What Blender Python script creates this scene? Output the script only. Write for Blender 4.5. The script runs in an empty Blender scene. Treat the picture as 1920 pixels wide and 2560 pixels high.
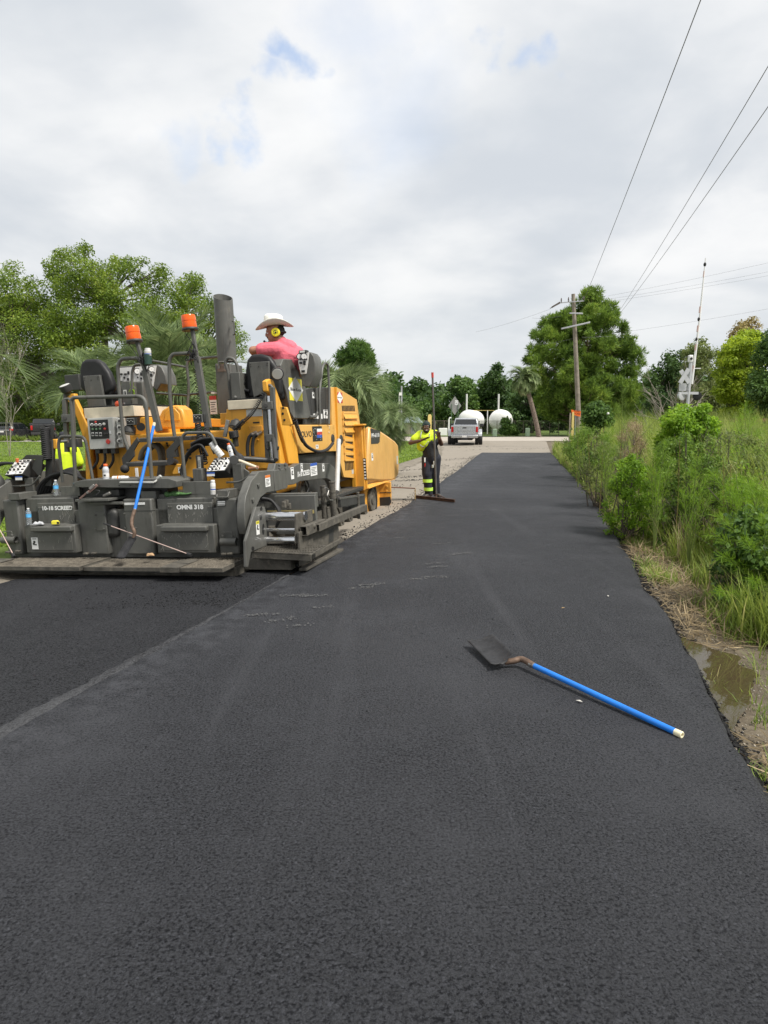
import bpy, bmesh, math, random
import numpy as np
from mathutils import Vector, Matrix, noise as mnoise
random.seed(7)
S = bpy.context.scene
COL = S.collection
R = math.radians
# ---------------------------------------------------------------- camera
FPX, PCX, PCY, CAMH, HZ = 1700.0, 960.0, 1280.0, 1.70, 1052.0
PITCH = math.atan((PCY - HZ) / FPX)
cd = bpy.data.cameras.new('camera'); cam = bpy.data.objects.new('camera', cd); COL.objects.link(cam)
cam.location = (0, 0, CAMH); cam.rotation_euler = (math.pi/2 - PITCH, 0, 0)
cd.sensor_fit = 'VERTICAL'; cd.sensor_height = 36.0; cd.lens = 36.0 * FPX / 2560.0
cd.clip_start = 0.05; cd.clip_end = 3000
S.camera = cam
S.render.resolution_x, S.render.resolution_y = 768, 1024
S.render.engine = 'CYCLES'
# ---------------------------------------------------------------- colour management
vs = S.view_settings
vs.view_transform = 'Standard'; vs.look = 'None'; vs.gamma = 1.0; vs.use_curve_mapping = False
vs.exposure = 1.75
# ---------------------------------------------------------------- sun (thin overcast)
SUN_EL, SUN_AZ = R(56), R(122)         # azimuth clockwise from +Y
sd = bpy.data.lights.new('sun', 'SUN'); sun = bpy.data.objects.new('sun', sd); COL.objects.link(sun)
sd.energy = 1.5; sd.angle = R(12); sd.color = (1.0, 0.955, 0.88)
_d = Vector((math.sin(SUN_AZ)*math.cos(SUN_EL), math.cos(SUN_AZ)*math.cos(SUN_EL), math.sin(SUN_EL)))
sun.rotation_euler = _d.to_track_quat('Z', 'Y').to_euler()
sun.location = _d * 60
# ---------------------------------------------------------------- world: clouded sky
W = bpy.data.worlds.new('World'); S.world = W; W.use_nodes = True
def world():
    nt = W.node_tree; nt.nodes.clear(); N = nt.nodes.new; L = nt.links.new
    def math_(op, a, b=None, c=None, clamp=False):
        n = N('ShaderNodeMath'); n.operation = op; n.use_clamp = clamp
        for i, v in enumerate((a, b, c)):
            if v is None: continue
            if hasattr(v, 'links'): L(v, n.inputs[i])
            else: n.inputs[i].default_value = v
        return n.outputs[0]
    def ramp(v, a, b):
        n = N('ShaderNodeMapRange'); n.interpolation_type = 'SMOOTHSTEP'; L(v, n.inputs[0])
        n.inputs[1].default_value = a; n.inputs[2].default_value = b
        return n.outputs[0]
    def mixc(f, a, b):
        n = N('ShaderNodeMix'); n.data_type = 'RGBA'
        if hasattr(f, 'links'): L(f, n.inputs[0])
        else: n.inputs[0].default_value = f
        for v, i in ((a, 6), (b, 7)):
            if hasattr(v, 'links'): L(v, n.inputs[i])
            else: n.inputs[i].default_value = (*v, 1)
        return n.outputs[2]
    out = N('ShaderNodeOutputWorld'); bg = N('ShaderNodeBackground'); L(bg.outputs[0], out.inputs[0])
    tc = N('ShaderNodeTexCoord'); sep = N('ShaderNodeSeparateXYZ'); L(tc.outputs['Generated'], sep.inputs[0])
    z = math_('MAXIMUM', sep.outputs[2], 0.0)
    den = math_('ADD', z, 0.22)
    px = math_('DIVIDE', sep.outputs[0], den); py = math_('DIVIDE', sep.outputs[1], den)
    cmb = N('ShaderNodeCombineXYZ'); L(px, cmb.inputs[0]); L(py, cmb.inputs[1])
    def nz(scale, off, det=7, rough=0.55, dist=0.2):
        m = N('ShaderNodeMapping'); L(cmb.outputs[0], m.inputs[0]); m.inputs[1].default_value = off
        t = N('ShaderNodeTexNoise'); L(m.outputs[0], t.inputs[0])
        t.inputs['Scale'].default_value = scale; t.inputs['Detail'].default_value = det
        t.inputs['Roughness'].default_value = rough; t.inputs['Distortion'].default_value = dist
        return t.outputs[0]
    n1 = nz(1.15, (3.1, 0.4, 0.0), 6, 0.5, 0.25); n2 = nz(3.0, (0.7, 2.2, 1.0), 5, 0.5, 0.2); n3 = nz(0.6, (7.7, 1.2, 3.0), 3, 0.5, 0.0)
    shade = math_('ADD', math_('MULTIPLY', n1, 0.62), math_('ADD', math_('MULTIPLY', n2, 0.23), math_('MULTIPLY', n3, 0.15)))
    lum = ramp(shade, 0.37, 0.62)
    cloud = mixc(lum, (0.635, 0.675, 0.725), (0.955, 0.955, 0.955))
    sky = N('ShaderNodeTexSky'); sky.sky_type = 'NISHITA'; sky.sun_disc = False
    sky.sun_elevation = SUN_EL; sky.sun_rotation = SUN_AZ
    hs = N('ShaderNodeVectorMath'); hs.operation = 'SCALE'; L(sky.outputs[0], hs.inputs[0]); hs.inputs['Scale'].default_value = SKY_K
    blue = mixc(0.30, hs.outputs[0], (0.72, 0.78, 0.86))
    # gaps in the cloud deck, torn by turbulence
    tn = N('ShaderNodeTexNoise'); L(tc.outputs['Generated'], tn.inputs[0]); tn.inputs['Scale'].default_value = 9.0; tn.inputs['Detail'].default_value = 5; tn.inputs['Roughness'].default_value = 0.55
    sv = N('ShaderNodeVectorMath'); sv.operation = 'MULTIPLY_ADD'; L(tn.outputs['Color'], sv.inputs[0]); sv.inputs[1].default_value = (0.20, 0.20, 0.20)
    av = N('ShaderNodeVectorMath'); av.operation = 'ADD'; L(tc.outputs['Generated'], av.inputs[0]); av.inputs[1].default_value = (-0.10, -0.10, -0.10); L(av.outputs[0], sv.inputs[2])
    g = None
    for (u, v, rad, k) in GAPS:
        a = (u-PCX)/FPX; b = -(v-PCY)/FPX
        d = Vector((a, math.cos(PITCH)+b*math.sin(PITCH), -math.sin(PITCH)+b*math.cos(PITCH))).normalized()
        dn = N('ShaderNodeVectorMath'); dn.operation = 'DISTANCE'; L(sv.outputs[0], dn.inputs[0]); dn.inputs[1].default_value = d
        m = math_('MULTIPLY', ramp(math_('SUBTRACT', 1.0, math_('DIVIDE', dn.outputs['Value'], rad), clamp=True), 0.0, 0.95), k)
        g = m if g is None else math_('MAXIMUM', g, m)
    col = mixc(g, cloud, blue)
    hz = ramp(z, 0.0, 0.3)
    col = mixc(math_('SUBTRACT', 0.62, math_('MULTIPLY', hz, 0.62)), col, (0.64, 0.685, 0.715))
    L(col, bg.inputs[0]); bg.inputs[1].default_value = 0.315
SKY_K = 0.24
GAPS = [(728, 208, 0.038, .85), (690, 262, 0.030, .6), (600, 320, 0.03, .55), (540, 352, 0.026, .45), (440, 365, 0.04, .3), (1225, 165, 0.045, .9), (1350, 165, 0.03, .55), (900, 60, 0.10, .3), (980, 280, 0.12, .25)]
world()
# ---------------------------------------------------------------- pixel -> direction
def ray(u, v):
    a = (u-PCX)/FPX; b = -(v-PCY)/FPX
    return Vector((a, math.cos(PITCH)+b*math.sin(PITCH), -math.sin(PITCH)+b*math.cos(PITCH)))
def G(u, v, z=0.0):                       # point on the level z
    d = ray(u, v); t = (z-CAMH)/d.z
    return Vector((0, 0, CAMH)) + d*t
def D(u, v, y):                           # point at the distance y in front of the camera
    d = ray(u, v); return Vector((0, 0, CAMH)) + d*(y/d.y)
# ---------------------------------------------------------------- mesh builder
Zv = Vector((0, 0, 1))
class MB:
    def __init__(s): s.v = []; s.f = []
    def add(s, vs_, fs_):
        o = len(s.v); s.v += [tuple(p) for p in vs_]; s.f += [tuple(i+o for i in f) for f in fs_]; return s
    def box(s, c, sz, rot=None):
        c = Vector(c); h = Vector(sz)/2; P = []
        for x in (-1, 1):
            for y in (-1, 1):
                for z in (-1, 1):
                    p = Vector((x*h.x, y*h.y, z*h.z))
                    if rot is not None: p = rot @ p
                    P.append(c+p)
        return s.add(P, [(0,1,3,2),(4,6,7,5),(0,4,5,1),(2,3,7,6),(0,2,6,4),(1,5,7,3)])
    def bb(s, a, b):                       # box between two corners
        a = Vector(a); b = Vector(b); return s.box((a+b)/2, [abs(q) for q in (b-a)])
    def bar(s, a, b, w, h, up=Zv):
        a = Vector(a); b = Vector(b); d = (b-a).normalized(); sd_ = d.cross(up)
        if sd_.length < 1e-4: sd_ = d.cross(Vector((0, 1, 0)))
        sd_.normalize(); u = sd_.cross(d).normalized(); P = []
        for p in (a, b):
            for i, j in ((-1,-1),(1,-1),(1,1),(-1,1)): P.append(p+sd_*(i*w/2)+u*(j*h/2))
        return s.add(P, [(3,2,1,0),(4,5,6,7),(0,1,5,4),(1,2,6,5),(2,3,7,6),(3,0,4,7)])
    def prism(s, poly, vec):
        n = len(poly); vec = Vector(vec); P = [Vector(p) for p in poly]
        P += [p+vec for p in P]
        F = [tuple(range(n-1, -1, -1)), tuple(range(n, 2*n))]
        F += [(i, (i+1) % n, n+(i+1) % n, n+i) for i in range(n)]
        return s.add(P, F)
    def cyl(s, a, b, r0, r1=None, n=16, caps=True):
        return s.tube([a, b], [r0, r0 if r1 is None else r1], n, caps=caps)
    def tube(s, pts, r, n=8, closed=False, caps=True, flat=1.0):
        pts = [Vector(p) for p in pts]; m = len(pts)
        rr = r if isinstance(r, (list, tuple)) else [r]*m
        T = []
        for i in range(m):
            a = pts[(i-1) % m] if (closed or i > 0) else pts[i]
            b = pts[(i+1) % m] if (closed or i < m-1) else pts[i]
            t = b-a; T.append(t.normalized() if t.length > 1e-9 else Vector((0, 0, 1)))
        nrm = T[0].cross(Zv)
        if nrm.length < 1e-3: nrm = T[0].cross(Vector((1, 0, 0)))
        nrm.normalize(); P = []
        for i in range(m):
            nrm = (nrm - T[i]*nrm.dot(T[i]))
            if nrm.length < 1e-6: nrm = T[i].orthogonal()
            nrm.normalize(); bn = T[i].cross(nrm)
            for k in range(n):
                a = 2*math.pi*k/n
                P.append(pts[i] + (nrm*math.cos(a) + bn*(math.sin(a)*flat))*rr[i])
        F = []
        for i in range(m if closed else m-1):
            j = (i+1) % m
            for k in range(n):
                F.append((i*n+k, i*n+(k+1) % n, j*n+(k+1) % n, j*n+k))
        if caps and not closed: F += [tuple(range(n-1, -1, -1)), tuple((m-1)*n+k for k in range(n))]
        return s.add(P, F)
    def lathe(s, prof, c, axis=(0,0,1), n=20):
        c = Vector(c); ax = Vector(axis).normalized(); e = ax.orthogonal().normalized(); g = ax.cross(e); P = []; F = []
        for (r, h) in prof:
            for k in range(n):
                a = 2*math.pi*k/n; P.append(c+ax*h+(e*math.cos(a)+g*math.sin(a))*max(r, 1e-4))
        m = len(prof)
        for i in range(m-1):
            for k in range(n): F.append((i*n+k, i*n+(k+1) % n, (i+1)*n+(k+1) % n, (i+1)*n+k))
        F += [tuple(range(n-1, -1, -1)), tuple((m-1)*n+k for k in range(n))]
        return s.add(P, F)
    def ball(s, c, r, n=10, m=7, rot=None):
        c = Vector(c); r = Vector(r) if hasattr(r, '__len__') else Vector((r, r, r)); P = []; F = []
        for i in range(m+1):
            t = math.pi*i/m
            for k in range(n):
                a = 2*math.pi*k/n
                p = Vector((r.x*math.sin(t)*math.cos(a), r.y*math.sin(t)*math.sin(a), r.z*math.cos(t)))
                P.append(c+(rot @ p if rot is not None else p))
        for i in range(m):
            for k in range(n): F.append((i*n+k, (i+1)*n+k, (i+1)*n+(k+1) % n, i*n+(k+1) % n))
        return s.add(P, F)
    def build(s, name, mt, parent=None, bevel=0.0, smooth=35, seg=2):
        me = bpy.data.meshes.new(name); me.from_pydata(s.v, [], s.f)
        bm = bmesh.new(); bm.from_mesh(me)
        bmesh.ops.remove_doubles(bm, verts=bm.verts, dist=1e-5)
        bmesh.ops.recalc_face_normals(bm, faces=bm.faces)
        bm.to_mesh(me); bm.free()
        return link(name, me, mt, parent, bevel, smooth, seg)
def link(name, me, mt, parent=None, bevel=0.0, smooth=35, seg=2):
    if mt is not None:
        me.materials.clear(); me.materials.append(mt)
    if smooth:
        me.polygons.foreach_set('use_smooth', [True]*len(me.polygons))
        if smooth < 180: me.set_sharp_from_angle(angle=R(smooth))
    o = bpy.data.objects.new(name, me); COL.objects.link(o)
    if parent is not None: o.parent = parent
    if bevel:
        b = o.modifiers.new('bevel', 'BEVEL'); b.width = bevel; b.segments = seg; b.limit_method = 'ANGLE'; b.angle_limit = R(40)
        b.harden_normals = False
    return o
def npmesh(name, verts, faces, mt, parent=None, smooth=0):
    """verts (N,3); faces: (M,4) or (M,3) array"""
    me = bpy.data.meshes.new(name); verts = np.asarray(verts, dtype=np.float32); faces = np.asarray(faces, dtype=np.int32)
    k = faces.shape[1]; m = len(faces)
    me.vertices.add(len(verts)); me.vertices.foreach_set('co', verts.ravel())
    me.loops.add(m*k); me.loops.foreach_set('vertex_index', faces.ravel())
    me.polygons.add(m); me.polygons.foreach_set('loop_start', np.arange(0, m*k, k, dtype=np.int32))
    me.update(calc_edges=True); me.validate()
    return link(name, me, mt, parent, 0, smooth)
def thing(name, label, cat, loc=(0,0,0), group=None, mat4=None):
    o = bpy.data.objects.new(name, None); COL.objects.link(o); o.empty_display_size = 0.2
    if mat4 is not None: o.matrix_world = mat4
    else: o.location = loc
    return tag(o, label, cat, group)
def tag(o, label=None, cat=None, group=None, kind=None):
    if label: o['label'] = label
    if cat: o['category'] = cat
    if group: o['group'] = group
    if kind: o['kind'] = kind
    return o
def copy_tree(o, parent=None):
    c = o.copy(); COL.objects.link(c); c.parent = parent
    for ch in [q for q in bpy.data.objects if q.parent == o]: copy_tree(ch, c)
    return c
_fonts = {}
def lettering(name, txt, mt, parent, origin, xdir, ydir, height, width=None, depth=0.002, bold=0.0):
    """flat letters as a mesh: origin = lower left, xdir along the line, ydir up"""
    cu = bpy.data.curves.new('t', 'FONT'); cu.body = txt; cu.size = 1.0; cu.offset = bold; cu.resolution_u = 3
    ob = bpy.data.objects.new('t', cu); COL.objects.link(ob)
    dg = bpy.context.evaluated_depsgraph_get(); me = bpy.data.meshes.new_from_object(ob.evaluated_get(dg))
    bpy.data.objects.remove(ob); bpy.data.curves.remove(cu)
    P = np.array([v.co[:] for v in me.vertices]); mn = P.min(0); mx = P.max(0)
    sy = height/(mx[1]-mn[1]); sx = (width/(mx[0]-mn[0])) if width else sy
    x = Vector(xdir).normalized(); y = Vector(ydir).normalized(); n = x.cross(y).normalized(); o = Vector(origin)
    for v in me.vertices:
        v.co = o + x*((v.co.x-mn[0])*sx) + y*((v.co.y-mn[1])*sy) + n*depth
    return link(name, me, mt, parent, 0, 0)
# ---------------------------------------------------------------- materials
MATS = {}
def mat(name, col, rough=0.6, metal=0.0, var=0.12, scale=6.0, bump=0.0, bscale=40.0, dust=0.0, dcol=(0.26, 0.23, 0.19), dscale=9.0, spec=0.5, coat=0.0, rvar=0.1, streak=0.0):
    m = bpy.data.materials.new(name); m.use_nodes = True; nt = m.node_tree; N = nt.nodes.new; L = nt.links.new
    b = nt.nodes['Principled BSDF']; tc = N('ShaderNodeTexCoord')
    def nz(sc, det=5, ro=0.6):
        t = N('ShaderNodeTexNoise'); L(tc.outputs['Object'], t.inputs[0]); t.inputs['Scale'].default_value = sc
        t.inputs['Detail'].default_value = det; t.inputs['Roughness'].default_value = ro; return t.outputs[0]
    n = nz(scale); r = N('ShaderNodeValToRGB'); L(n, r.inputs[0])
    r.color_ramp.elements[0].position = 0.3; r.color_ramp.elements[1].position = 0.7
    r.color_ramp.elements[0].color = (*[c*(1-var) for c in col], 1); r.color_ramp.elements[1].color = (*[min(1, c*(1+var)) for c in col], 1)
    o = r.outputs[0]
    if dust > 0:
        d = nz(dscale, 8, 0.68); rr = N('ShaderNodeMapRange'); rr.interpolation_type = 'SMOOTHSTEP'; L(d, rr.inputs[0])
        rr.inputs[1].default_value = 0.64-0.22*dust; rr.inputs[2].default_value = 0.86-0.15*dust; rr.inputs[4].default_value = min(1, 0.35+dust*0.6)
        mx = N('ShaderNodeMix'); mx.data_type = 'RGBA'; L(rr.outputs[0], mx.inputs[0]); L(o, mx.inputs[6]); mx.inputs[7].default_value = (*dcol, 1); o = mx.outputs[2]
    if streak > 0:
        mp = N('ShaderNodeMapping'); L(tc.outputs['Object'], mp.inputs[0]); mp.inputs['Scale'].default_value = (9, 9, 0.9)
        t = N('ShaderNodeTexNoise'); L(mp.outputs[0], t.inputs[0]); t.inputs['Scale'].default_value = 1.6; t.inputs['Detail'].default_value = 7; t.inputs['Roughness'].default_value = 0.7
        rr = N('ShaderNodeMapRange'); rr.interpolation_type = 'SMOOTHSTEP'; L(t.outputs[0], rr.inputs[0]); rr.inputs[1].default_value = 0.5; rr.inputs[2].default_value = 0.72; rr.inputs[4].default_value = streak
        mx = N('ShaderNodeMix'); mx.data_type = 'RGBA'; L(rr.outputs[0], mx.inputs[0]); L(o, mx.inputs[6]); mx.inputs[7].default_value = (0.035, 0.03, 0.024, 1); o = mx.outputs[2]
    L(o, b.inputs['Base Color'])
    rm = N('ShaderNodeMapRange'); L(nz(scale*2.3), rm.inputs[0]); rm.inputs[1].default_value = 0.3; rm.inputs[2].default_value = 0.7
    rm.inputs[3].default_value = max(0.02, rough-rvar); rm.inputs[4].default_value = min(1, rough+rvar); L(rm.outputs[0], b.inputs['Roughness'])
    b.inputs['Metallic'].default_value = metal; b.inputs['Specular IOR Level'].default_value = spec; b.inputs['Coat Weight'].default_value = coat
    if bump > 0:
        bp = N('ShaderNodeBump'); L(nz(bscale, 6), bp.inputs['Height']); bp.inputs['Strength'].default_value = min(1.0, bump); bp.inputs['Distance'].default_value = 0.01 if bump < 0.9 else 0.03
        L(bp.outputs[0], b.inputs['Normal'])
    MATS[name] = m; return m
def leafmat(name, c0, c1, c2=None, trans=0.35, scale=0.5, rough=0.55):
    """leaf colours: c0 dark .. c1 light by leaf and by clump"""
    m = bpy.data.materials.new(name); m.use_nodes = True; nt = m.node_tree; N = nt.nodes.new; L = nt.links.new
    b = nt.nodes['Principled BSDF']; out = nt.nodes['Material Output']; g = N('ShaderNodeNewGeometry'); tc = N('ShaderNodeTexCoord')
    t = N('ShaderNodeTexNoise'); L(tc.outputs['Object'], t.inputs[0]); t.inputs['Scale'].default_value = scale; t.inputs['Detail'].default_value = 3
    a = N('ShaderNodeMath'); a.operation = 'MULTIPLY_ADD'; L(g.outputs['Random Per Island'], a.inputs[0]); a.inputs[1].default_value = 0.55
    s = N('ShaderNodeMath'); s.operation = 'MULTIPLY_ADD'; L(t.outputs[0], s.inputs[0]); s.inputs[1].default_value = 1.5; s.inputs[2].default_value = -0.55; L(s.outputs[0], a.inputs[2])
    r = N('ShaderNodeValToRGB'); L(a.outputs[0], r.inputs[0]); e = r.color_ramp.elements
    e[0].position = 0.1; e[0].color = (*c0, 1); e[1].position = 0.75; e[1].color = (*c1, 1)
    if c2: q = e.new(0.97); q.color = (*c2, 1)
    L(r.outputs[0], b.inputs['Base Color']); b.inputs['Roughness'].default_value = rough; b.inputs['Specular IOR Level'].default_value = 0.35
    tr = N('ShaderNodeBsdfTranslucent'); hs = N('ShaderNodeHueSaturation'); L(r.outputs[0], hs.inputs['Color']); hs.inputs['Value'].default_value = 1.25; hs.inputs['Hue'].default_value = 0.49
    L(hs.outputs[0], tr.inputs[0]); mx = N('ShaderNodeMixShader'); mx.inputs[0].default_value = trans
    L(b.outputs[0], mx.inputs[1]); L(tr.outputs[0], mx.inputs[2]); L(mx.outputs[0], out.inputs[0])
    MATS[name] = m; return m
# ================================================================ ground and roads
SEAM = [(-4, -4.1), (3.51, -2.09), (7.88, -0.92), (9.48, -0.62), (10.55, -0.35), (13.08, 0.29), (17.28, 1.23), (25.13, 2.91), (37.01, 5.28), (60, 9.5)]
REDGE = [(-4, 0.1), (2.76, 1.68), (3.24, 1.82), (3.76, 1.95), (4.78, 2.22), (6.06, 2.53), (7.16, 2.76), (9.64, 3.34), (13.58, 4.27), (19.65, 5.56), (27.01, 6.99), (37.49, 9.13), (60, 14.2)]
def seam_x(y): return float(np.interp(y, [a for a, b in SEAM], [b for a, b in SEAM]))
def redge_x(y): return float(np.interp(y, [a for a, b in REDGE], [b for a, b in REDGE]))
def lawn_x(y): return seam_x(y) - float(np.interp(y, [0, 8, 20, 37, 60], [3.9, 3.8, 3.2, 2.7, 5.0]))
def sstep(a, b, x):
    t = min(1, max(0, (x-a)/(b-a))); return t*t*(3-2*t)
def fbm(x, y, s, o=3, seed=0.0):
    return mnoise.fractal(Vector((x*s+seed, y*s-seed, seed*0.37)), 1.0, 2.0, o)
MATT = 0.065                               # thickness of the mat
SLOPE = 0.045                              # fall of the left lane
def gz(x, y):
    """height of the old surface / soil"""
    fade = 1.0 - sstep(36, 60, y)
    sx = seam_x(y); rx = redge_x(y)
    if x <= sx: z = -MATT - SLOPE*min(sx-x, 4.0)*fade
    elif x < rx: z = -MATT
    else:
        w = x-rx
        z = -MATT - 0.02 - 0.07*sstep(2.9, 3.7, y)*sstep(6.3, 5.4, y)*sstep(0.02, 0.12, w)*sstep(0.95, 0.5, w) - fade*0.14*sstep(0.15, 1.3, w) + fade*0.30*sstep(1.8, 5.0, w)
    return z
def M_asphalt(name, base, light, sc=1.0, seed=0.0, dustamt=0.25, joint=0.0):
    m = bpy.data.materials.new(name); m.use_nodes = True; nt = m.node_tree; N = nt.nodes.new; L = nt.links.new
    b = nt.nodes['Principled BSDF']; tc = N('ShaderNodeTexCoord')
    def nz(scale, det=6, ro=0.6, src=None):
        t = N('ShaderNodeTexNoise'); L(src or tc.outputs['Object'], t.inputs[0]); t.inputs['Scale'].default_value = scale
        t.inputs['Detail'].default_value = det; t.inputs['Roughness'].default_value = ro; return t.outputs[0]
    def rng(v, a, b_, c=0.0, d=1.0):
        n = N('ShaderNodeMapRange'); n.interpolation_type = 'SMOOTHSTEP'; L(v, n.inputs[0])
        for i, q in enumerate((a, b_, c, d)): n.inputs[i+1].default_value = q
        return n.outputs[0]
    def mix(f, a, c, blend='MIX'):
        n = N('ShaderNodeMix'); n.data_type = 'RGBA'; n.blend_type = blend
        if hasattr(f, 'links'): L(f, n.inputs[0])
        else: n.inputs[0].default_value = f
        for v, i in ((a, 6), (c, 7)):
            if hasattr(v, 'links'): L(v, n.inputs[i])
            else: n.inputs[i].default_value = (*v, 1)
        return n.outputs[2]
    vo = N('ShaderNodeTexVoronoi'); L(tc.outputs['Object'], vo.inputs[0]); vo.inputs['Scale'].default_value = 120*sc
    vo.inputs['Randomness'].default_value = 1.0
    fine = nz(105*sc, 6, 0.78); mid = nz(72*sc, 6, 0.68); broad = nz(15*sc, 5, 0.6); big = nz(1.1, 6, 0.62); big2 = nz(0.33, 4, 0.55)
    # streaks along the lane
    mp = N('ShaderNodeMapping'); L(tc.outputs['Object'], mp.inputs[0]); mp.inputs['Rotation'].default_value = (0, 0, R(13.5)); mp.inputs['Scale'].default_value = (1.6, 0.09, 1)
    streak = nz(1.5, 5, 0.6, mp.outputs[0])
    c = mix(rng(fine, 0.38, 0.62), tuple(q*0.5 for q in base), tuple(q*1.6 for q in base))
    c = mix(rng(mid, 0.50, 0.38, 0, 0.75), c, tuple(q*0.25 for q in base))          # open pits
    c = mix(rng(broad, 0.5, 0.36, 0, 0.35), c, tuple(q*0.5 for q in base))
    c = mix(rng(vo.outputs['Color'], 0.80, 0.97, 0, 0.6), c, tuple(q*3.0 for q in base))  # scuffed aggregate
    c = mix(rng(big, 0.45, 0.75, 0, dustamt), c, light)
    c = mix(rng(big2, 0.42, 0.68, 0, dustamt*0.9), c, light)
    c = mix(rng(streak, 0.52, 0.72, 0, dustamt*0.9), c, light)
    if joint > 0:                          # scuffed dust beside the lane joint
        sp3 = N('ShaderNodeSeparateXYZ'); L(tc.outputs['Object'], sp3.inputs[0])
        q = N('ShaderNodeMath'); q.operation = 'MULTIPLY_ADD'; L(sp3.outputs[1], q.inputs[0]); q.inputs[1].default_value = -0.268; L(sp3.outputs[0], q.inputs[2])
        nj = N('ShaderNodeMath'); nj.operation = 'MULTIPLY_ADD'; L(streak, nj.inputs[0]); nj.inputs[1].default_value = 1.1; L(q.outputs[0], nj.inputs[2])
        fj = N('ShaderNodeMath'); fj.operation = 'MULTIPLY'; L(rng(nj.outputs[0], -1.75, -2.55, 0, joint), fj.inputs[0]); L(rng(nz(5, 7, 0.75), 0.40, 0.66), fj.inputs[1])
        c = mix(fj.outputs[0], c, tuple(q_*1.35 for q_ in light))
    L(c, b.inputs['Base Color'])
    L(rng(big, 0.3, 0.7, 0.60, 0.78), b.inputs['Roughness']); L(rng(mid, 0.38, 0.55, 0.06, 0.30), b.inputs['Specular IOR Level'])
    h = N('ShaderNodeMath'); h.operation = 'MULTIPLY_ADD'; L(vo.outputs['Distance'], h.inputs[0]); h.inputs[1].default_value = -0.5
    h2 = N('ShaderNodeMath'); h2.operation = 'MULTIPLY_ADD'; L(mid, h2.inputs[0]); h2.inputs[1].default_value = 1.1; L(fine, h2.inputs[2]); L(h2.outputs[0], h.inputs[2])
    bp = N('ShaderNodeBump'); L(h.outputs[0], bp.inputs['Height']); bp.inputs['Strength'].default_value = 1.0; bp.inputs['Distance'].default_value = 0.009
    L(bp.outputs[0], b.inputs['Normal']); return m
def M_ground(name, cols, scale=2.0, bump=0.6, bs=45.0, rough=0.9):
    m = bpy.data.materials.new(name); m.use_nodes = True; nt = m.node_tree; N = nt.nodes.new; L = nt.links.new
    b = nt.nodes['Principled BSDF']; tc = N('ShaderNodeTexCoord')
    def nz(s, d=7, ro=0.65):
        t = N('ShaderNodeTexNoise'); L(tc.outputs['Object'], t.inputs[0]); t.inputs['Scale'].default_value = s; t.inputs['Detail'].default_value = d; t.inputs['Roughness'].default_value = ro; return t.outputs[0]
    r = N('ShaderNodeValToRGB'); e = r.color_ramp.elements
    a = N('ShaderNodeMath'); a.operation = 'MULTIPLY_ADD'; L(nz(scale), a.inputs[0]); a.inputs[1].default_value = 0.6
    c = N('ShaderNodeMath'); c.operation = 'MULTIPLY'; L(nz(bs, 4), c.inputs[0]); c.inputs[1].default_value = 0.4; L(c.outputs[0], a.inputs[2]); L(a.outputs[0], r.inputs[0])
    n = len(cols)
    for i, q in enumerate(cols):
        p = 0.32+0.36*i/(n-1)
        if i == 0: e[0].position = p; e[0].color = (*q, 1)
        elif i == n-1: e[1].position = p; e[1].color = (*q, 1)
        else: w = e.new(p); w.color = (*q, 1)
    L(r.outputs[0], b.inputs['Base Color']); b.inputs['Roughness'].default_value = rough; b.inputs['Specular IOR Level'].default_value = 0.25
    bp = N('ShaderNodeBump'); L(nz(bs, 8, 0.7), bp.inputs['Height']); bp.inputs['Strength'].default_value = bump; bp.inputs['Distance'].default_value = 0.02; L(bp.outputs[0], b.inputs['Normal'])
    return m
m_mat = M_asphalt('asphalt_mat', (0.0275, 0.0288, 0.0335), (0.058, 0.060, 0.067), 1.0, 0, 0.42, 0.8)
m_fresh = M_asphalt('asphalt_fresh', (0.0195, 0.0203, 0.0235), (0.040, 0.041, 0.046), 0.9, 4, 0.3)
m_edge = M_asphalt('asphalt_loose', (0.016, 0.016, 0.017), (0.03, 0.03, 0.03), 0.6, 9, 0.1)
m_old = M_ground('old_pavement', [(0.22, 0.195, 0.16), (0.34, 0.305, 0.26), (0.43, 0.39, 0.335), (0.28, 0.25, 0.21)], 1.3, 0.3, 38)
m_soil = M_ground('soil', [(0.07, 0.055, 0.04), (0.15, 0.12, 0.085), (0.10, 0.11, 0.045), (0.19, 0.16, 0.115)], 2.2, 0.9, 30)
m_lawn = M_ground('lawn_green', [(0.06, 0.10, 0.018), (0.12, 0.18, 0.028), (0.17, 0.235, 0.04), (0.12, 0.17, 0.035)], 0.8, 1.0, 30)
m_dirt = M_ground('shoulder_dirt', [(0.10, 0.085, 0.065), (0.20, 0.17, 0.135), (0.28, 0.25, 0.205)], 2.5, 0.8, 40)
m_conc = M_ground('concrete_walk', [(0.36, 0.34, 0.31), (0.46, 0.44, 0.40), (0.52, 0.50, 0.46)], 2.0, 0.3, 60)
def sheet(name, xs_of, ys, mt, zf, kind='structure'):
    """rows along y; xs_of(y) gives the x values of a row"""
    V = []; F = []; n = None
    for y in ys:
        xs = xs_of(y); n = len(xs)
        for x in xs: V.append((x, y, zf(x, y)))
    for j in range(len(ys)-1):
        for i in range(n-1):
            a = j*n+i; F.append((a, a+1, a+n+1, a+n))
    o = npmesh(name, V, F, mt, None, 180); tag(o, kind=kind); return o
ys0 = list(np.concatenate([[-60, -20, -8], np.arange(-4, 14, 0.4), np.arange(14, 40, 1.0), np.arange(40, 64, 2.0), [70, 80, 100, 130, 180, 260, 400, 700]]))
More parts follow.
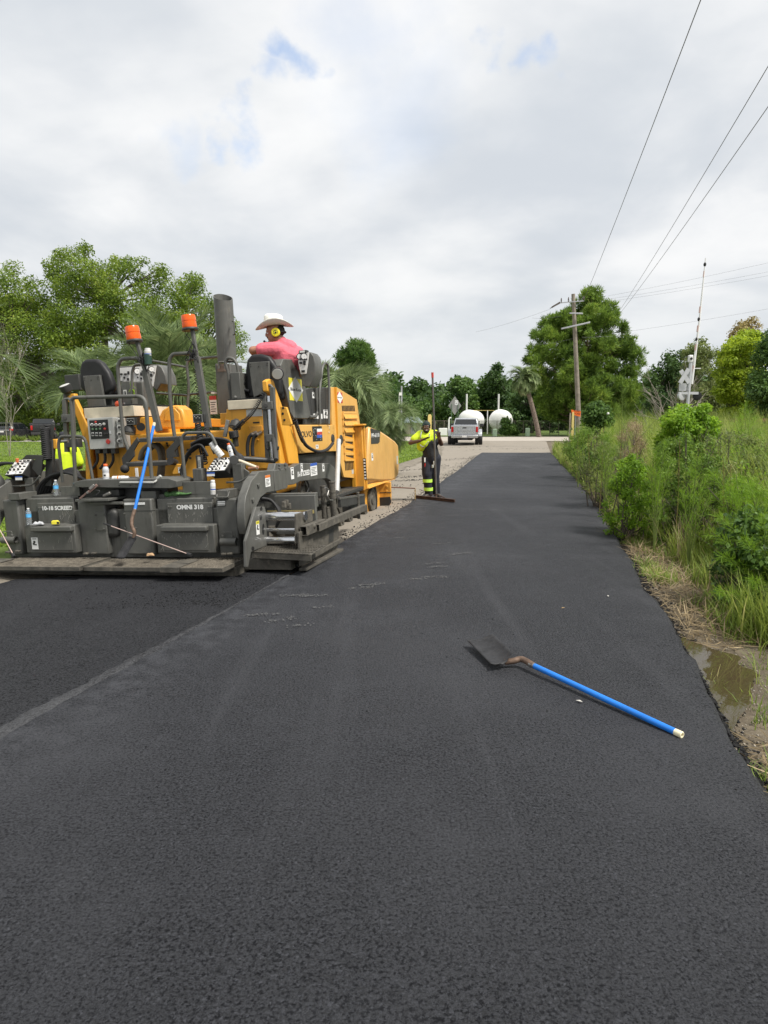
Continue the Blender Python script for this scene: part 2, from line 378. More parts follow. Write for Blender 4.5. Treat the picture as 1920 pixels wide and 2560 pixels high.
def gxs(y):
    s, r = seam_x(y), redge_x(y)
    return [-500, -200, -90, -50, -30, -20, s-10, s-6, s-4.0, s-2.0, s, s+0.02, (s+r)/2, r, r+0.15, r+0.4, r+0.7, r+1.0, r+1.3, r+1.8, r+2.6, r+3.4, r+5.0, r+8, r+14, r+25, 70, 120, 250, 500]
o = sheet('ground', gxs, ys0, m_soil, lambda x, y: gz(x, y)-0.012 + (0.03*fbm(x, y, 1.7) if redge_x(y)+0.1 < x < redge_x(y)+9 and y < 40 else 0)-(0.06 if y > 130 else 0))
tag(o, 'bare brown soil with sparse grass beyond the road edges', None)
# old pale pavement of the road and of the crossing street
def oxs(y):
    l = lawn_x(y)+0.18*fbm(0, y, 0.9, 3, 2.0)
    return list(np.linspace(l, redge_x(y)+0.05, 16))
sheet('old_road', oxs, list(np.arange(-4, 60.1, 0.5)), m_old, lambda x, y: gz(x, y)+0.004)
sheet('cross_street', lambda y: list(np.linspace(-120, 120, 60)), [60.1, 64, 68, 72, 76], M_ground('street_pale', [(0.30, 0.265, 0.225), (0.40, 0.36, 0.31), (0.46, 0.42, 0.37)], 0.6, 0.05, 6), lambda x, y: -0.055)
# lawns
sheet('lawn', lambda y: list(np.concatenate([np.linspace(-90, lawn_x(y)-6, 12), np.linspace(lawn_x(y)-5, lawn_x(y)-0.15+0.3*fbm(0, y, 1.3, 3, 5), 12)])), list(np.arange(-4, 58.1, 0.5)), m_lawn, lambda x, y: gz(x, y)+0.025+0.05*sstep(0, 1.5, lawn_x(y)-x)+0.02*fbm(x, y, 0.35))
sheet('far_lawn', lambda y: list(np.linspace(-120, 140, 60)), [77.0, 84, 92, 110, 140], m_lawn, lambda x, y: -0.03)
# dirt shoulder between lawn and old road
sheet('dirt_shoulder', lambda y: list(np.linspace(lawn_x(y)-0.35+0.25*fbm(3, y, 0.8), lawn_x(y)+0.55+0.35*fbm(9, y, 1.1), 6)), list(np.arange(2, 58.1, 0.4)), m_dirt, lambda x, y: gz(x, y)+0.012+0.07*math.exp(-((x-lawn_x(y))/0.3)**2))
# concrete walk beside the parked cars
pw = G(60, 1112, -0.2)
walk = sheet('concrete_path', lambda y: list(np.linspace(-60, -18.5, 20)), [55.6, 56.2, 56.9], m_conc, lambda x, y: gz(x, y)+0.11)
# ---- the finished mat with its ragged edges
def mat_rows(name, left, right, y0, y1, dy, mt, ztop, ncol=14, skirtL=True, skirtR=True, closeY=True):
    ys = list(np.arange(y0, y1+1e-6, dy)); V = []; F = []; n = None
    for y in ys:
        l, r = left(y), right(y); row = []
        if skirtL:
            o1 = 0.085+0.06*fbm(1, y, 2.5, 3, 1); row += [(l-o1, y, gz(l-o1, y)-0.005), (l-0.035*abs(fbm(7, y, 6))-0.012, y, ztop(l, y)-0.025)]
        for x in np.linspace(l+0.012, r-0.012, ncol): row.append((x, y, ztop(x, y)))
        if skirtR:
            o1 = 0.075+0.05*fbm(5, y, 2.9, 3, 4); row += [(r+0.012+0.03*abs(fbm(3, y, 7)), y, ztop(r, y)-0.022), (r+o1, y, gz(r+o1, y)-0.02)]
        n = len(row); V += row
    for j in range(len(ys)-1):
        for i in range(n-1):
            a = j*n+i; F.append((a, a+1, a+n+1, a+n))
    return tag(npmesh(name, V, F, mt, None, 180), kind='structure')
def lf(y): return seam_x(y)+0.05*fbm(2, y, 1.1, 4, 3)*(1.0 if y > 8.6 else 0.25)
def rf(y): return redge_x(y)+0.05*fbm(4, y, 0.9, 4, 6)+0.03*fbm(4, y, 5, 4, 8)+0.012*fbm(4, y, 16, 3, 1)
mat_obj = mat_rows('asphalt_road', lf, rf, -4, 37.4, 0.12, m_mat, lambda x, y: 0.006*fbm(x, y, 0.8)-0.03*sstep(36.6, 37.4, y))
# ---- the fresh lane behind the screed
def ls(y): return lawn_x(y)+0.35
fresh = mat_rows('fresh_asphalt_lane', ls, lambda y: lf(y)-0.012, -4, 7.95, 0.12, m_fresh, lambda x, y: -0.004-SLOPE*min(seam_x(y)-x, 4.0)+0.004*fbm(x, y, 1.1), skirtR=False)
# dusty seam between the two: a low ridge of compacted fines
V = []; F = []
ys = np.arange(1.5, 7.4, 0.03)
for y in ys:
    s = lf(y)+0.02*fbm(5, y, 6, 3); nr = sstep(6.4, 3.2, y); w = 0.022+0.012*fbm(0, y, 5, 4)+0.055*nr*(1+0.5*fbm(6, y, 2.2, 4)); w = max(0.01, w)
    hgt = 0.010*(0.5+0.5*fbm(2, y, 7))+0.003; j1 = 0.35*fbm(8, y, 9, 3); j2 = 0.35*fbm(9, y, 9, 3)
    V += [(s-w*(1.3+j1), y, -0.003-SLOPE*w*1.3), (s-w*0.5, y, 0.007), (s, y, 0.004+hgt*0.7), (s+w*0.28, y, 0.005), (s+w*(0.5+0.4*j2), y, 0.0)]
for j in range(len(ys)-1):
    for i in range(4): F.append((j*5+i, j*5+i+1, (j+1)*5+i+1, (j+1)*5+i))
m_seam = M_asphalt('seam_fines', (0.042, 0.043, 0.047), (0.090, 0.092, 0.097), 0.8, 2, 0.7)
tag(npmesh('lane_seam', V, F, m_seam, None, 180), kind='structure')
# crumbs of loose asphalt
def pebbles(name, pts, sizes, mt, parent=None, seed=1):
    rs = np.random.RandomState(seed); n = len(pts)
    base = np.array([(1,0,0),(-1,0,0),(0,1,0),(0,-1,0),(0,0,1),(0,0,-0.4)], float)
    fc = np.array([(0,2,4),(2,1,4),(1,3,4),(3,0,4),(2,0,5),(1,2,5),(3,1,5),(0,3,5)])
    V = np.zeros((n, 6, 3)); an = rs.rand(n)*6.28
    for k in range(6):
        s = sizes[:, None]*(0.6+0.8*rs.rand(n, 3)); p = base[k][None]*s*np.array([1, 1, 0.75])
        V[:, k, 0] = pts[:, 0]+p[:, 0]*np.cos(an)-p[:, 1]*np.sin(an); V[:, k, 1] = pts[:, 1]+p[:, 0]*np.sin(an)+p[:, 1]*np.cos(an); V[:, k, 2] = pts[:, 2]+p[:, 2]
    Fc = (fc[None]+(np.arange(n)*6)[:, None, None]).reshape(-1, 3)
    return npmesh(name, V.reshape(-1, 3), Fc, mt, parent, 0)
rs = np.random.RandomState(3); P = []; Q = []
for i in range(1700):                      # below the screed, on the fresh lane
    y = 6.2+rs.rand()**1.6*1.5; x = lf(y)-0.1-abs(rs.normal())*0.9
    P.append((x, y+0.25*(rs.rand()-.5), -0.004-SLOPE*(lf(y)-x)+0.002)); Q.append(0.003+0.007*rs.rand()**2)
for i in range(9000):                      # along the ragged edges
    y = 2+rs.rand()**1.2*33; side = rs.rand() < 0.25
    x = (lf(y)-0.10-abs(rs.normal())*0.16) if side else rf(y)+0.05+abs(rs.normal())*0.07
    if side and y < 9: continue
    P.append((x, y, gz(x, y)+0.01)); Q.append(0.004+0.016*rs.rand()**2.5)
for i in range(900):                       # lumps fallen off the right hand lip
    y = 1.9+rs.rand()**1.3*24; x = rf(y)+0.02+abs(rs.normal())*0.05; P.append((x, y, gz(x, y)+0.015+0.03*rs.rand()*(x < rf(y)+0.05))); Q.append(0.010+0.02*rs.rand()**2)
for i in range(420):                       # strewn over the finished lane
    y = 1.8+rs.rand()*12; x = lf(y)+rs.rand()*(rf(y)-lf(y)); P.append((x, y, 0.003)); Q.append(0.002+0.006*rs.rand()**3)
tag(pebbles('asphalt_crumbs', np.array(P), np.array(Q), m_edge), kind='stuff')
P = []; Q = []
for i in range(2600):                      # gravel and spilled mix on the old pavement ahead of the paver
    y = 8.6+rs.rand()**1.3*32; w = lf(y)-lawn_x(y); x = lawn_x(y)+rs.rand()*w
    P.append((x, y, gz(x, y)+0.008)); Q.append(0.003+0.009*rs.rand()**2)
tag(pebbles('gravel', np.array(P), np.array(Q), mat('gravel_stone', (0.32, 0.29, 0.25), 0.9, var=0.35, scale=3)), kind='stuff')
P = []; Q = []
for (u, v, sx_, sy_, n) in [(1040, 1190, .9, .25, 260), (1020, 1172, 1.2, .2, 220), (1135, 1148, 1.6, .5, 260), (1020, 1200, .5, .15, 160), (1095, 1165, .5, .8, 120), (1310, 1124, 3.0, .8, 260), (1190, 1118, 1.5, .6, 120), (985, 1215, .3, .3, 60), (1035, 1150, 1.2, .3, 160)]:
    c = G(u, v, -0.1)
    for i in range(n):
        x = c.x+rs.normal()*sx_; y = c.y+rs.normal()*sy_+0.2*(x-c.x); P.append((x, y, gz(x, y)+0.01)); Q.append(0.006+0.02*rs.rand()**2)
tag(pebbles('spilled_asphalt', np.array(P), np.array(Q), m_edge), kind='stuff')
# pale footprints and scuffs on the finished lane
m_foot = mat('dust_print', (0.12, 0.12, 0.118), 0.9, var=0.3, scale=60)
def footprint(u, v, ang, s=1.0, seed=0, dens=1.0):
    rr = random.Random(seed); c = G(u, v); mb = MB(); ca, sa = math.cos(ang), math.sin(ang)
    for i in range(46):
        t = rr.uniform(-0.14, 0.14); wd = 0.05 if t > 0.0 else (0.04 if t < -0.06 else 0.022)
        q = rr.uniform(-wd, wd)
        if rr.random() > dens: continue
        l = rr.uniform(.006, .017); w = rr.uniform(.003, .008); a2 = ang+rr.choice((0.6, -0.6, 1.57))+rr.uniform(-.2, .2)
        x = c.x+(t*ca-q*sa)*s; y = c.y+(t*sa+q*ca)*s; dx, dy = math.cos(a2)*l, math.sin(a2)*l; ex, ey = -math.sin(a2)*w, math.cos(a2)*w
        mb.add([(x+dx, y+dy, .0105), (x+ex, y+ey, .0105), (x-dx, y-dy, .0105), (x-ex, y-ey, .0105)], [(0, 1, 2, 3)])
    mb.build('footprint', m_foot, mat_obj, smooth=0)
for i, (u, v, a, d) in enumerate([(735, 1490, .2, .8), (785, 1491, .1, 1), (905, 1471, .3, .9), (930, 1463, .3, 1), (1045, 1449, .1, .8), (1085, 1444, .1, 1), (1085, 1410, .4, .7), (1092, 1418, .3, .8), (1150, 1386, .4, .9), (1160, 1384, .2, .7), (660, 1537, .3, .5), (700, 1552, .5, .5), (745, 1565, .4, .4), (800, 1520, .3, .3), (1010, 1345, .5, .5), (1105, 1360, .4, .5), (1190, 1275, .2, .7), (1225, 1276, .2, .7), (1165, 1272, .2, .6), (1130, 1290, .3, .5), (1110, 1320, .3, .4), (640, 1540, .2, .4)]):
    footprint(u, v, a, 1.0, i, d)
# puddle in the ditch
m_water = bpy.data.materials.new('muddy_water'); m_water.use_nodes = True
b = m_water.node_tree.nodes['Principled BSDF']; b.inputs['Base Color'].default_value = (0.055, 0.042, 0.022, 1); b.inputs['Roughness'].default_value = 0.03; b.inputs['IOR'].default_value = 1.33; b.inputs['Specular IOR Level'].default_value = 0.9
t = m_water.node_tree.nodes.new('ShaderNodeTexNoise'); t.inputs['Scale'].default_value = 9; bp = m_water.node_tree.nodes.new('ShaderNodeBump'); bp.inputs['Strength'].default_value = 0.05; bp.inputs['Distance'].default_value = 0.02
m_water.node_tree.links.new(t.outputs[0], bp.inputs['Height']); m_water.node_tree.links.new(bp.outputs[0], b.inputs['Normal'])
zw = -0.128
sheet('puddle', lambda y: list(np.linspace(redge_x(y)+0.02, redge_x(y)+0.06+max(0.0, (0.36+0.2*fbm(0, y, 2.6, 3, 5))*math.sin(math.pi*(y-3.7)/2.15)), 5)), list(np.arange(3.7, 5.86, 0.06)), m_water, lambda x, y: zw)
P = []; Q = []
for i in range(2600):                      # shell and pebbles beside the mat
    y = 1.9+rs.rand()**1.3*9; x = redge_x(y)+0.1+abs(rs.normal())*0.45; P.append((x, y, gz(x, y)+0.002+0.03*fbm(x, y, 1.7))); Q.append(0.003+0.008*rs.rand()**2)
tag(pebbles('shell_pebbles', np.array(P), np.array(Q), mat('pebble', (0.30, 0.27, 0.22), 0.85, var=0.5, scale=8)), kind='stuff')
# ================================================================ vegetation
def unit(a): return a/np.maximum(1e-9, np.linalg.norm(a, axis=1, keepdims=True))
def leaf_quads(P, N_, T, ln, wd):
    """kites: P base point, N_ leaf normal, T direction of the leaf"""
    T = unit(T - N_*np.sum(T*N_, 1, keepdims=True)); B = np.cross(N_, T); n = len(P)
    ln = np.broadcast_to(np.asarray(ln, float), (n,))[:, None]; wd = np.broadcast_to(np.asarray(wd, float), (n,))[:, None]
    V = np.stack([P, P+T*ln*0.45+B*wd*0.5+N_*wd*0.12, P+T*ln, P+T*ln*0.45-B*wd*0.5+N_*wd*0.12], 1)
    return V.reshape(-1, 3), np.arange(n*4).reshape(n, 4)
def clump_leaves(C, Rr, per, ln, wd, rs, flat=0.8, up=0.5, shell=0.5):
    C = np.asarray(C, float); Rr = np.asarray(Rr, float); w = Rr**2; cnt = np.maximum(8, (per*w/w.sum()).astype(int))
    idx = np.repeat(np.arange(len(C)), cnt); n = len(idx)
    d = unit(rs.normal(size=(n, 3))); r = rs.rand(n)**shell
    off = d*r[:, None]*Rr[idx][:, None]; off[:, 2] *= flat
    P = C[idx]+off
    N_ = unit(d*0.55+rs.normal(size=(n, 3))*0.6+np.array([0, 0, up])); T = rs.normal(size=(n, 3))+np.array([0, 0, -0.35])
    s = 0.65+0.7*rs.rand(n)
    return leaf_quads(P, N_, T, ln*s, wd*s)
def in_poly(x, y, poly):
    c = False; n = len(poly); j = n-1
    for i in range(n):
        xi, yi = poly[i]; xj, yj = poly[j]
        if ((yi > y) != (yj > y)) and (x < (xj-xi)*(y-yi)/(yj-yi)+xi): c = not c
        j = i
    return c
def poly_dist(x, y, poly):
    m = 1e9; n = len(poly)
    for i in range(n):
        ax, ay = poly[i]; bx, by = poly[(i+1) % n]; dx, dy = bx-ax, by-ay
        t = max(0, min(1, ((x-ax)*dx+(y-ay)*dy)/(dx*dx+dy*dy+1e-9))); m = min(m, math.hypot(x-ax-t*dx, y-ay-t*dy))
    return m
def crown_points(poly, dist, n, depth, rs, rmin, rmax, mind=0.55):
    """clump centres that fill a crown whose outline is known, with a rounded depth"""
    us = [p[0] for p in poly]; vs_ = [p[1] for p in poly]; k = dist/FPX; C = []; RR = []; tries = 0
    mxd = max(poly_dist(u, v, poly) for u in np.linspace(min(us), max(us), 9) for v in np.linspace(min(vs_), max(vs_), 9) if in_poly(u, v, poly))
    while len(C) < n and tries < n*60:
        tries += 1; u = rs.uniform(min(us), max(us)); v = rs.uniform(min(vs_), max(vs_))
        if not in_poly(u, v, poly): continue
        e = poly_dist(u, v, poly); r = min(rs.uniform(rmin, rmax), max(rmin*0.6, e*k*1.15+rmin*0.25))
        if e*k < r*0.55: continue
        dd = depth*math.sqrt(max(0.05, min(1, e/mxd*1.3)))*rs.uniform(-1, 1)
        p = D(u, v, dist+dd)
        if any((p-q).length < mind*(r+s)*0.5 for q, s in zip(C, RR)): continue
        C.append(p); RR.append(r)
    return C, RR
def limbs(mb, base, forks, C, r0, rs, rt=0.02, n=6, sag=0.1):
    """trunk to forks, forks to clumps"""
    base = Vector(base); nodes = []
    for f in forks:
        f = Vector(f); mid = base.lerp(f, 0.5)+Vector((rs.normal()*0.2, rs.normal()*0.2, 0.3))
        pts = [base, base.lerp(mid, 0.55), mid, f]; mb.tube(pts, [r0, r0*0.82, r0*0.66, r0*0.5], n)
        nodes += [(mid, r0*0.5), (f, r0*0.45)]
    for c in C:
        c = Vector(c); q, rq = min(nodes, key=lambda a: (a[0]-c).length+(2.0 if a[0].z > c.z else 0))
        m = q.lerp(c, 0.5)+Vector((rs.normal()*0.12, rs.normal()*0.12, sag))*(q-c).length*0.4
        mb.tube([q, m, c], [min(rq, 0.09)*0.8, max(rt, rq*0.3), rt*0.6], 5)
bark_oak = mat('oak_bark', (0.12, 0.10, 0.085), 0.9, var=0.35, scale=5, bump=0.8, bscale=14)
bark_pine = mat('pine_bark', (0.14, 0.095, 0.07), 0.9, var=0.35, scale=4, bump=0.8, bscale=10)
bark_pale = mat('pale_bark', (0.28, 0.25, 0.21), 0.9, var=0.3, scale=4, bump=0.5, bscale=12)
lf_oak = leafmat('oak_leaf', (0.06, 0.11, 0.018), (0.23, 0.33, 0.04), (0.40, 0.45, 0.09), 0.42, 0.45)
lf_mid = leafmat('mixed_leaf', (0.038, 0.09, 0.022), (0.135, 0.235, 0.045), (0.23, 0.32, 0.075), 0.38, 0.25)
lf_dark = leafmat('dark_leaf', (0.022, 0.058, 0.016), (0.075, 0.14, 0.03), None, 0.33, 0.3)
lf_pine = leafmat('pine_needle', (0.05, 0.105, 0.02), (0.21, 0.33, 0.048), (0.36, 0.46, 0.085), 0.42, 0.35)
lf_yel = leafmat('yellowgreen_leaf', (0.16, 0.24, 0.02), (0.38, 0.50, 0.035), (0.50, 0.55, 0.08), 0.45, 0.6)
lf_lime = leafmat('lime_leaf', (0.1, 0.2, 0.018), (0.26, 0.44, 0.035), (0.38, 0.5, 0.06), 0.48, 1)
lf_shrub = leafmat('shrub_leaf', (0.06, 0.12, 0.022), (0.18, 0.29, 0.045), (0.28, 0.36, 0.08), 0.43, 1.5)
lf_grey = leafmat('greygreen_leaf', (0.09, 0.13, 0.04), (0.22, 0.27, 0.085), (0.32, 0.33, 0.13), 0.43, 1.5)
lf_tan = leafmat('tan_leaf', (0.2, 0.165, 0.055), (0.4, 0.34, 0.135), None, 0.4, 1)
def tree(name, label, poly, dist, base_uv, forks_uv, n, per, ln, wd, lm, bark, seed, depth, rmin, rmax, r0=0.25, cat='tree', group=None, flat=0.8, mind=0.55, shell=0.5, up=0.5, base_z=None):
    rs = np.random.RandomState(seed); C, RR = crown_points(poly, dist, n, depth, rs, rmin, rmax, mind)
    b = D(base_uv[0], base_uv[1], dist)
    b.z = gz(b.x, b.y)-0.05 if base_z is None else base_z
    root = thing(name, label, cat, b, group)
    mb = MB(); forks = [D(u, v, dist+dd) for (u, v, dd) in forks_uv]
    limbs(mb, b, forks, C, r0, rs); mb.v = [tuple(Vector(p)-b) for p in mb.v]
    mb.build('trunk', bark, root, smooth=60)
    V, F = clump_leaves([c-b for c in C], RR, per, ln, wd, rs, flat, up, shell)
    npmesh('crown', V, F, lm, root)
    return root, C, RR
# ---- the broad oak behind the machine
OAK = [(-60, 660), (-20, 640), (40, 650), (80, 690), (120, 700), (108, 655), (150, 620), (180, 608), (215, 605), (235, 630), (262, 655), (280, 640), (330, 640), (370, 645), (400, 660), (440, 652), (480, 660), (510, 700), (530, 740), (560, 770), (600, 810), (622, 850), (600, 930), (560, 1000), (470, 1040), (330, 1050), (220, 1050), (60, 1060), (-60, 1060)]
tree('oak_tree', 'broad bright green oak tree rising behind the paver', OAK, 72, (270, 1080), [(200, 870, 0), (330, 850, -1), (90, 900, 1), (430, 880, 0), (260, 760, 1), (500, 900, 1), (20, 860, -1)], 330, 135000, 0.25, 0.14, lf_oak, bark_oak, 11, 6.5, 0.8, 1.8, 0.6, shell=0.42, mind=0.42)
tree('undergrowth_tree', 'dense dark green understorey tree below the oak, beside the parked cars', [(-60, 900), (60, 880), (200, 900), (320, 930), (420, 960), (470, 1020), (480, 1085), (60, 1085), (-60, 1085)], 79, (250, 1090), [(60, 1010, 0), (200, 1000, 0), (350, 1020, 0)], 80, 34000, 0.27, 0.16, lf_mid, bark_oak, 12, 2.0, 0.9, 1.8, 0.3)
# ---- pine beside the utility pole
def pine(name, label, poly, dist, base_uv, top_uv, n, tufts, ln, wd, lm, seed, depth, rmin, rmax, r0, cat='tree', group=None, k=11):
    rs = np.random.RandomState(seed); C, RR = crown_points(poly, dist, n, depth, rs, rmin, rmax, 0.45)
    b = D(base_uv[0], base_uv[1], dist); b.z = gz(b.x, b.y)-0.05; top = D(top_uv[0], top_uv[1], dist)
    root = thing(name, label, cat, b, group); mb = MB()
    st = [b.lerp(top, t)+Vector((rs.normal()*0.12, rs.normal()*0.12, 0))*(t*(1-t)*4) for t in np.linspace(0, 1, 9)]
    mb.tube(st, [r0*(1-0.93*t) for t in np.linspace(0, 1, 9)], 8)
    for c in C:
        t = (c.z-b.z)/(top.z-b.z)-0.07-0.08*rs.rand(); t = min(0.97, max(0.12, t)); q = b.lerp(top, t)
        mb.tube([q, q.lerp(c, 0.5)+Vector((0, 0, -0.08*(q-c).length)), c], [0.05*(1.1-t)+0.015, 0.03, 0.01], 5)
    mb.v = [tuple(Vector(p)-b) for p in mb.v]; mb.build('trunk', bark_pine, root, smooth=60)
    Cn = np.array([c-b for c in C]); Rn = np.array(RR); w = Rn**2; cnt = np.maximum(3, (tufts*w/w.sum()).astype(int)); idx = np.repeat(np.arange(len(Cn)), cnt)
    d = unit(rs.normal(size=(len(idx), 3))); d[:, 2] = d[:, 2]*0.9+0.15; P = Cn[idx]+d*(rs.rand(len(idx))**0.45)[:, None]*Rn[idx][:, None]*np.array([1, 1, 1.05])
    ax = unit(d*0.7+np.array([0, 0, 0.75])+rs.normal(size=d.shape)*0.25)
    PP = np.repeat(P, k, 0); AX = np.repeat(ax, k, 0); T = unit(AX*0.75+rs.normal(size=AX.shape)*0.55); NN = unit(np.cross(T, rs.normal(size=T.shape)))
    V, F = leaf_quads(PP, NN, T, ln*(0.7+0.6*rs.rand(len(PP))), wd)
    npmesh('crown', V, F, lm, root); return root
PINE = [(1478, 722), (1500, 725), (1515, 750), (1545, 760), (1552, 790), (1580, 830), (1590, 860), (1605, 880), (1620, 905), (1628, 960), (1620, 1000), (1600, 1040), (1560, 1075), (1440, 1080), (1390, 1060), (1350, 1040), (1320, 960), (1308, 915), (1325, 870), (1335, 830), (1360, 800), (1372, 785), (1400, 790), (1415, 770), (1440, 755), (1460, 735)]
pine('pine_tree', 'tall bushy pine tree behind the wooden utility pole', PINE, 80, (1450, 1085), (1482, 728), 240, 12500, 0.55, 0.075, lf_pine, 21, 5.2, 0.5, 1.1, 0.32, k=11)
pine('pine_tree', 'round topped pine standing above the treeline behind the palms', [(838, 905), (850, 870), (880, 852), (915, 862), (930, 890), (945, 920), (930, 945), (905, 960), (880, 945), (850, 925)], 96, (895, 1085), (890, 860), 45, 1500, 0.55, 0.10, lf_mid, 22, 3.0, 0.7, 1.3, 0.25, k=12)
pine('pine_tree', 'slim far pine with open flat crown poking above the woods', [(1050, 965), (1060, 955), (1072, 960), (1080, 985), (1072, 1010), (1052, 1010), (1045, 990)], 150, (1062, 1075), (1062, 956), 22, 420, 0.7, 0.14, lf_dark, 23, 2.2, 0.6, 1.1, 0.22, k=10)
# ---- treeline across the far side of the street
BG = [
 ('dark broadleaf tree of the woods behind the round topped pine', [(800, 960), (850, 930), (900, 950), (940, 940), (980, 960), (1010, 975), (1030, 1010), (1030, 1080), (800, 1080)], 104, 46, 9000, lf_mid),
 ('mid green tree of the woods above the grey shed roof', [(940, 985), (980, 968), (1010, 985), (1050, 1000), (1060, 1080), (940, 1080)], 98, 34, 6500, lf_mid),
 ('low green tree of the woods behind the man with the rake', [(1030, 1010), (1060, 1000), (1100, 1010), (1120, 1030), (1120, 1085), (1030, 1085)], 102, 26, 5200, lf_mid),
 ('dense green tree of the woods behind the diamond sign', [(1105, 1000), (1112, 965), (1135, 945), (1165, 930), (1180, 950), (1195, 1000), (1190, 1080), (1100, 1085)], 100, 44, 8500, lf_mid),
 ('round green tree of the woods between the two tank vent pipes', [(1175, 1000), (1185, 960), (1205, 930), (1225, 935), (1240, 975), (1235, 1080), (1180, 1085)], 106, 38, 7500, lf_mid),
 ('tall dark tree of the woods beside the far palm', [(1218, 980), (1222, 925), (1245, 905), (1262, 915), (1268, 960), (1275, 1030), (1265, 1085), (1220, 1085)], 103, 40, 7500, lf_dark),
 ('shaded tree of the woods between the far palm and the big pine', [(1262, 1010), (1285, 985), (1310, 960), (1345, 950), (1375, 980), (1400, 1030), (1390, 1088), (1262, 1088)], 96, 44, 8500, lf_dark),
]
for i, (lb, poly, dist, n, per, lm) in enumerate(BG):
    us = [p[0] for p in poly]; vs_ = [p[1] for p in poly]; cu = sum(us)/len(us); cv = sum(vs_)/len(vs_)
    tree('woodland_tree', lb, poly, dist, (cu, 1088), [(cu-12, cv, 0), (cu+14, cv-10, 0)], n, per, 0.40, 0.24, lm, bark_oak, 40+i, 2.5, 0.9, 1.7, 0.25, group='trees of the far woods')
# the wood behind them all reads as one mass
rs = np.random.RandomState(77); C = []; RR = []
for i in range(900):
    x = rs.uniform(-110, 130); y = 122+rs.rand()*30; hgt = (8.6+1.8*fbm(x, 0, 0.05)+1.0*fbm(x, 3, 0.2))*(y/130)
    z = rs.rand()**0.8*hgt; C.append((x, y, z)); RR.append(rs.uniform(1.8, 3.2))
V, F = clump_leaves(C, RR, 110000, 1.0, 0.65, rs, 0.8, 0.4, 0.4)
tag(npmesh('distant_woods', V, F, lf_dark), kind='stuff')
# ---- trees on the right, behind the crossing signal
tree('roadside_tree', 'pale green slender tree with twiggy crown behind the crossing signal', [(1705, 880), (1720, 850), (1760, 840), (1790, 830), (1810, 880), (1815, 960), (1810, 1060), (1720, 1070), (1690, 1000)], 44, (1765, 1085), [(1740, 960, 0), (1790, 950, 0)], 60, 15000, 0.16, 0.085, lf_grey, bark_pale, 60, 1.8, 0.35, 0.75, 0.14, shell=0.6)
tree('roadside_tree', 'bright yellow green tree between the crossing signal and the dark tree', [(1775, 970), (1790, 900), (1815, 860), (1840, 825), (1880, 815), (1910, 840), (1905, 960), (1890, 1040), (1800, 1060), (1800, 1000)], 38, (1855, 1085), [(1840, 970, 0), (1870, 950, 0)], 85, 32000, 0.15, 0.085, lf_yel, bark_oak, 61, 1.6, 0.35, 0.75, 0.14, flat=0.6)
tree('roadside_tree', 'dark green tree beyond the yellow green tree', [(1865, 1000), (1885, 900), (1900, 840), (1930, 800), (1990, 820), (2010, 1080), (1870, 1085)], 34, (1940, 1090), [(1920, 960, 0), (1960, 930, 0)], 60, 22000, 0.15, 0.09, lf_mid, bark_oak, 62, 1.6, 0.4, 0.85, 0.16)
tree('roadside_tree', 'tan leaved thin tree topping the pale green one', [(1820, 830), (1850, 800), (1880, 790), (1905, 800), (1908, 850), (1870, 870), (1830, 870)], 50, (1860, 1085), [(1850, 880, 0), (1880, 860, 0)], 40, 2600, 0.17, 0.10, lf_tan, bark_pale, 63, 1.2, 0.3, 0.6, 0.08, shell=0.8)
tree('roadside_tree', 'dark rounded tree between the big pine and the crossing signal', [(1610, 960), (1640, 890), (1680, 870), (1720, 875), (1735, 930), (1720, 1000), (1700, 1070), (1600, 1075)], 66, (1670, 1085), [(1650, 980, 0), (1700, 970, 0)], 50, 9000, 0.26, 0.16, lf_dark, bark_oak, 64, 2.0, 0.6, 1.2, 0.2)
def bare(name, label, base, tips, r0, mt, seed):
    rs = random.Random(seed); b = Vector(base); root = thing(name, label, 'bush', b); mb = MB()
    def grow(p, d, l, r, k):
        q = p+d*l; mb.tube([p-b, p.lerp(q, .5)+Vector((rs.gauss(0, .04*l), rs.gauss(0, .04*l), 0))-b, q-b], [r, r*0.8, r*0.6], 5)
        if k == 0: return
        for i in range(3):
            nd = (d+Vector((rs.gauss(0, .42), rs.gauss(0, .42), rs.gauss(0.05, .3)))).normalized(); grow(p.lerp(q, rs.uniform(.5, 1)), nd, l*rs.uniform(.55, .8), r*0.6, k-1)
    for t in tips: d = (Vector(t)-b); grow(b, d.normalized(), d.length*0.45, r0, 3)
    mb.build('branches', mt, root, smooth=60); return root
b = D(1690, 1065, 30); b.z = gz(b.x, b.y)
bare('bare_bush', 'leafless pale brown bush below the crossbuck sign', b, [D(1640, 930, 30), D(1670, 900, 30), D(1700, 920, 30), D(1625, 960, 30.6), D(1690, 940, 29.5)], 0.035, bark_pale, 4)
b = D(20, 1080, 36); b.z = gz(b.x, b.y)
bare('bare_bush', 'leafless grey shrub beside the oak tree', b, [D(-10, 800, 36), D(30, 790, 36), D(60, 850, 36), D(5, 830, 36)], 0.022, bark_pale, 8)
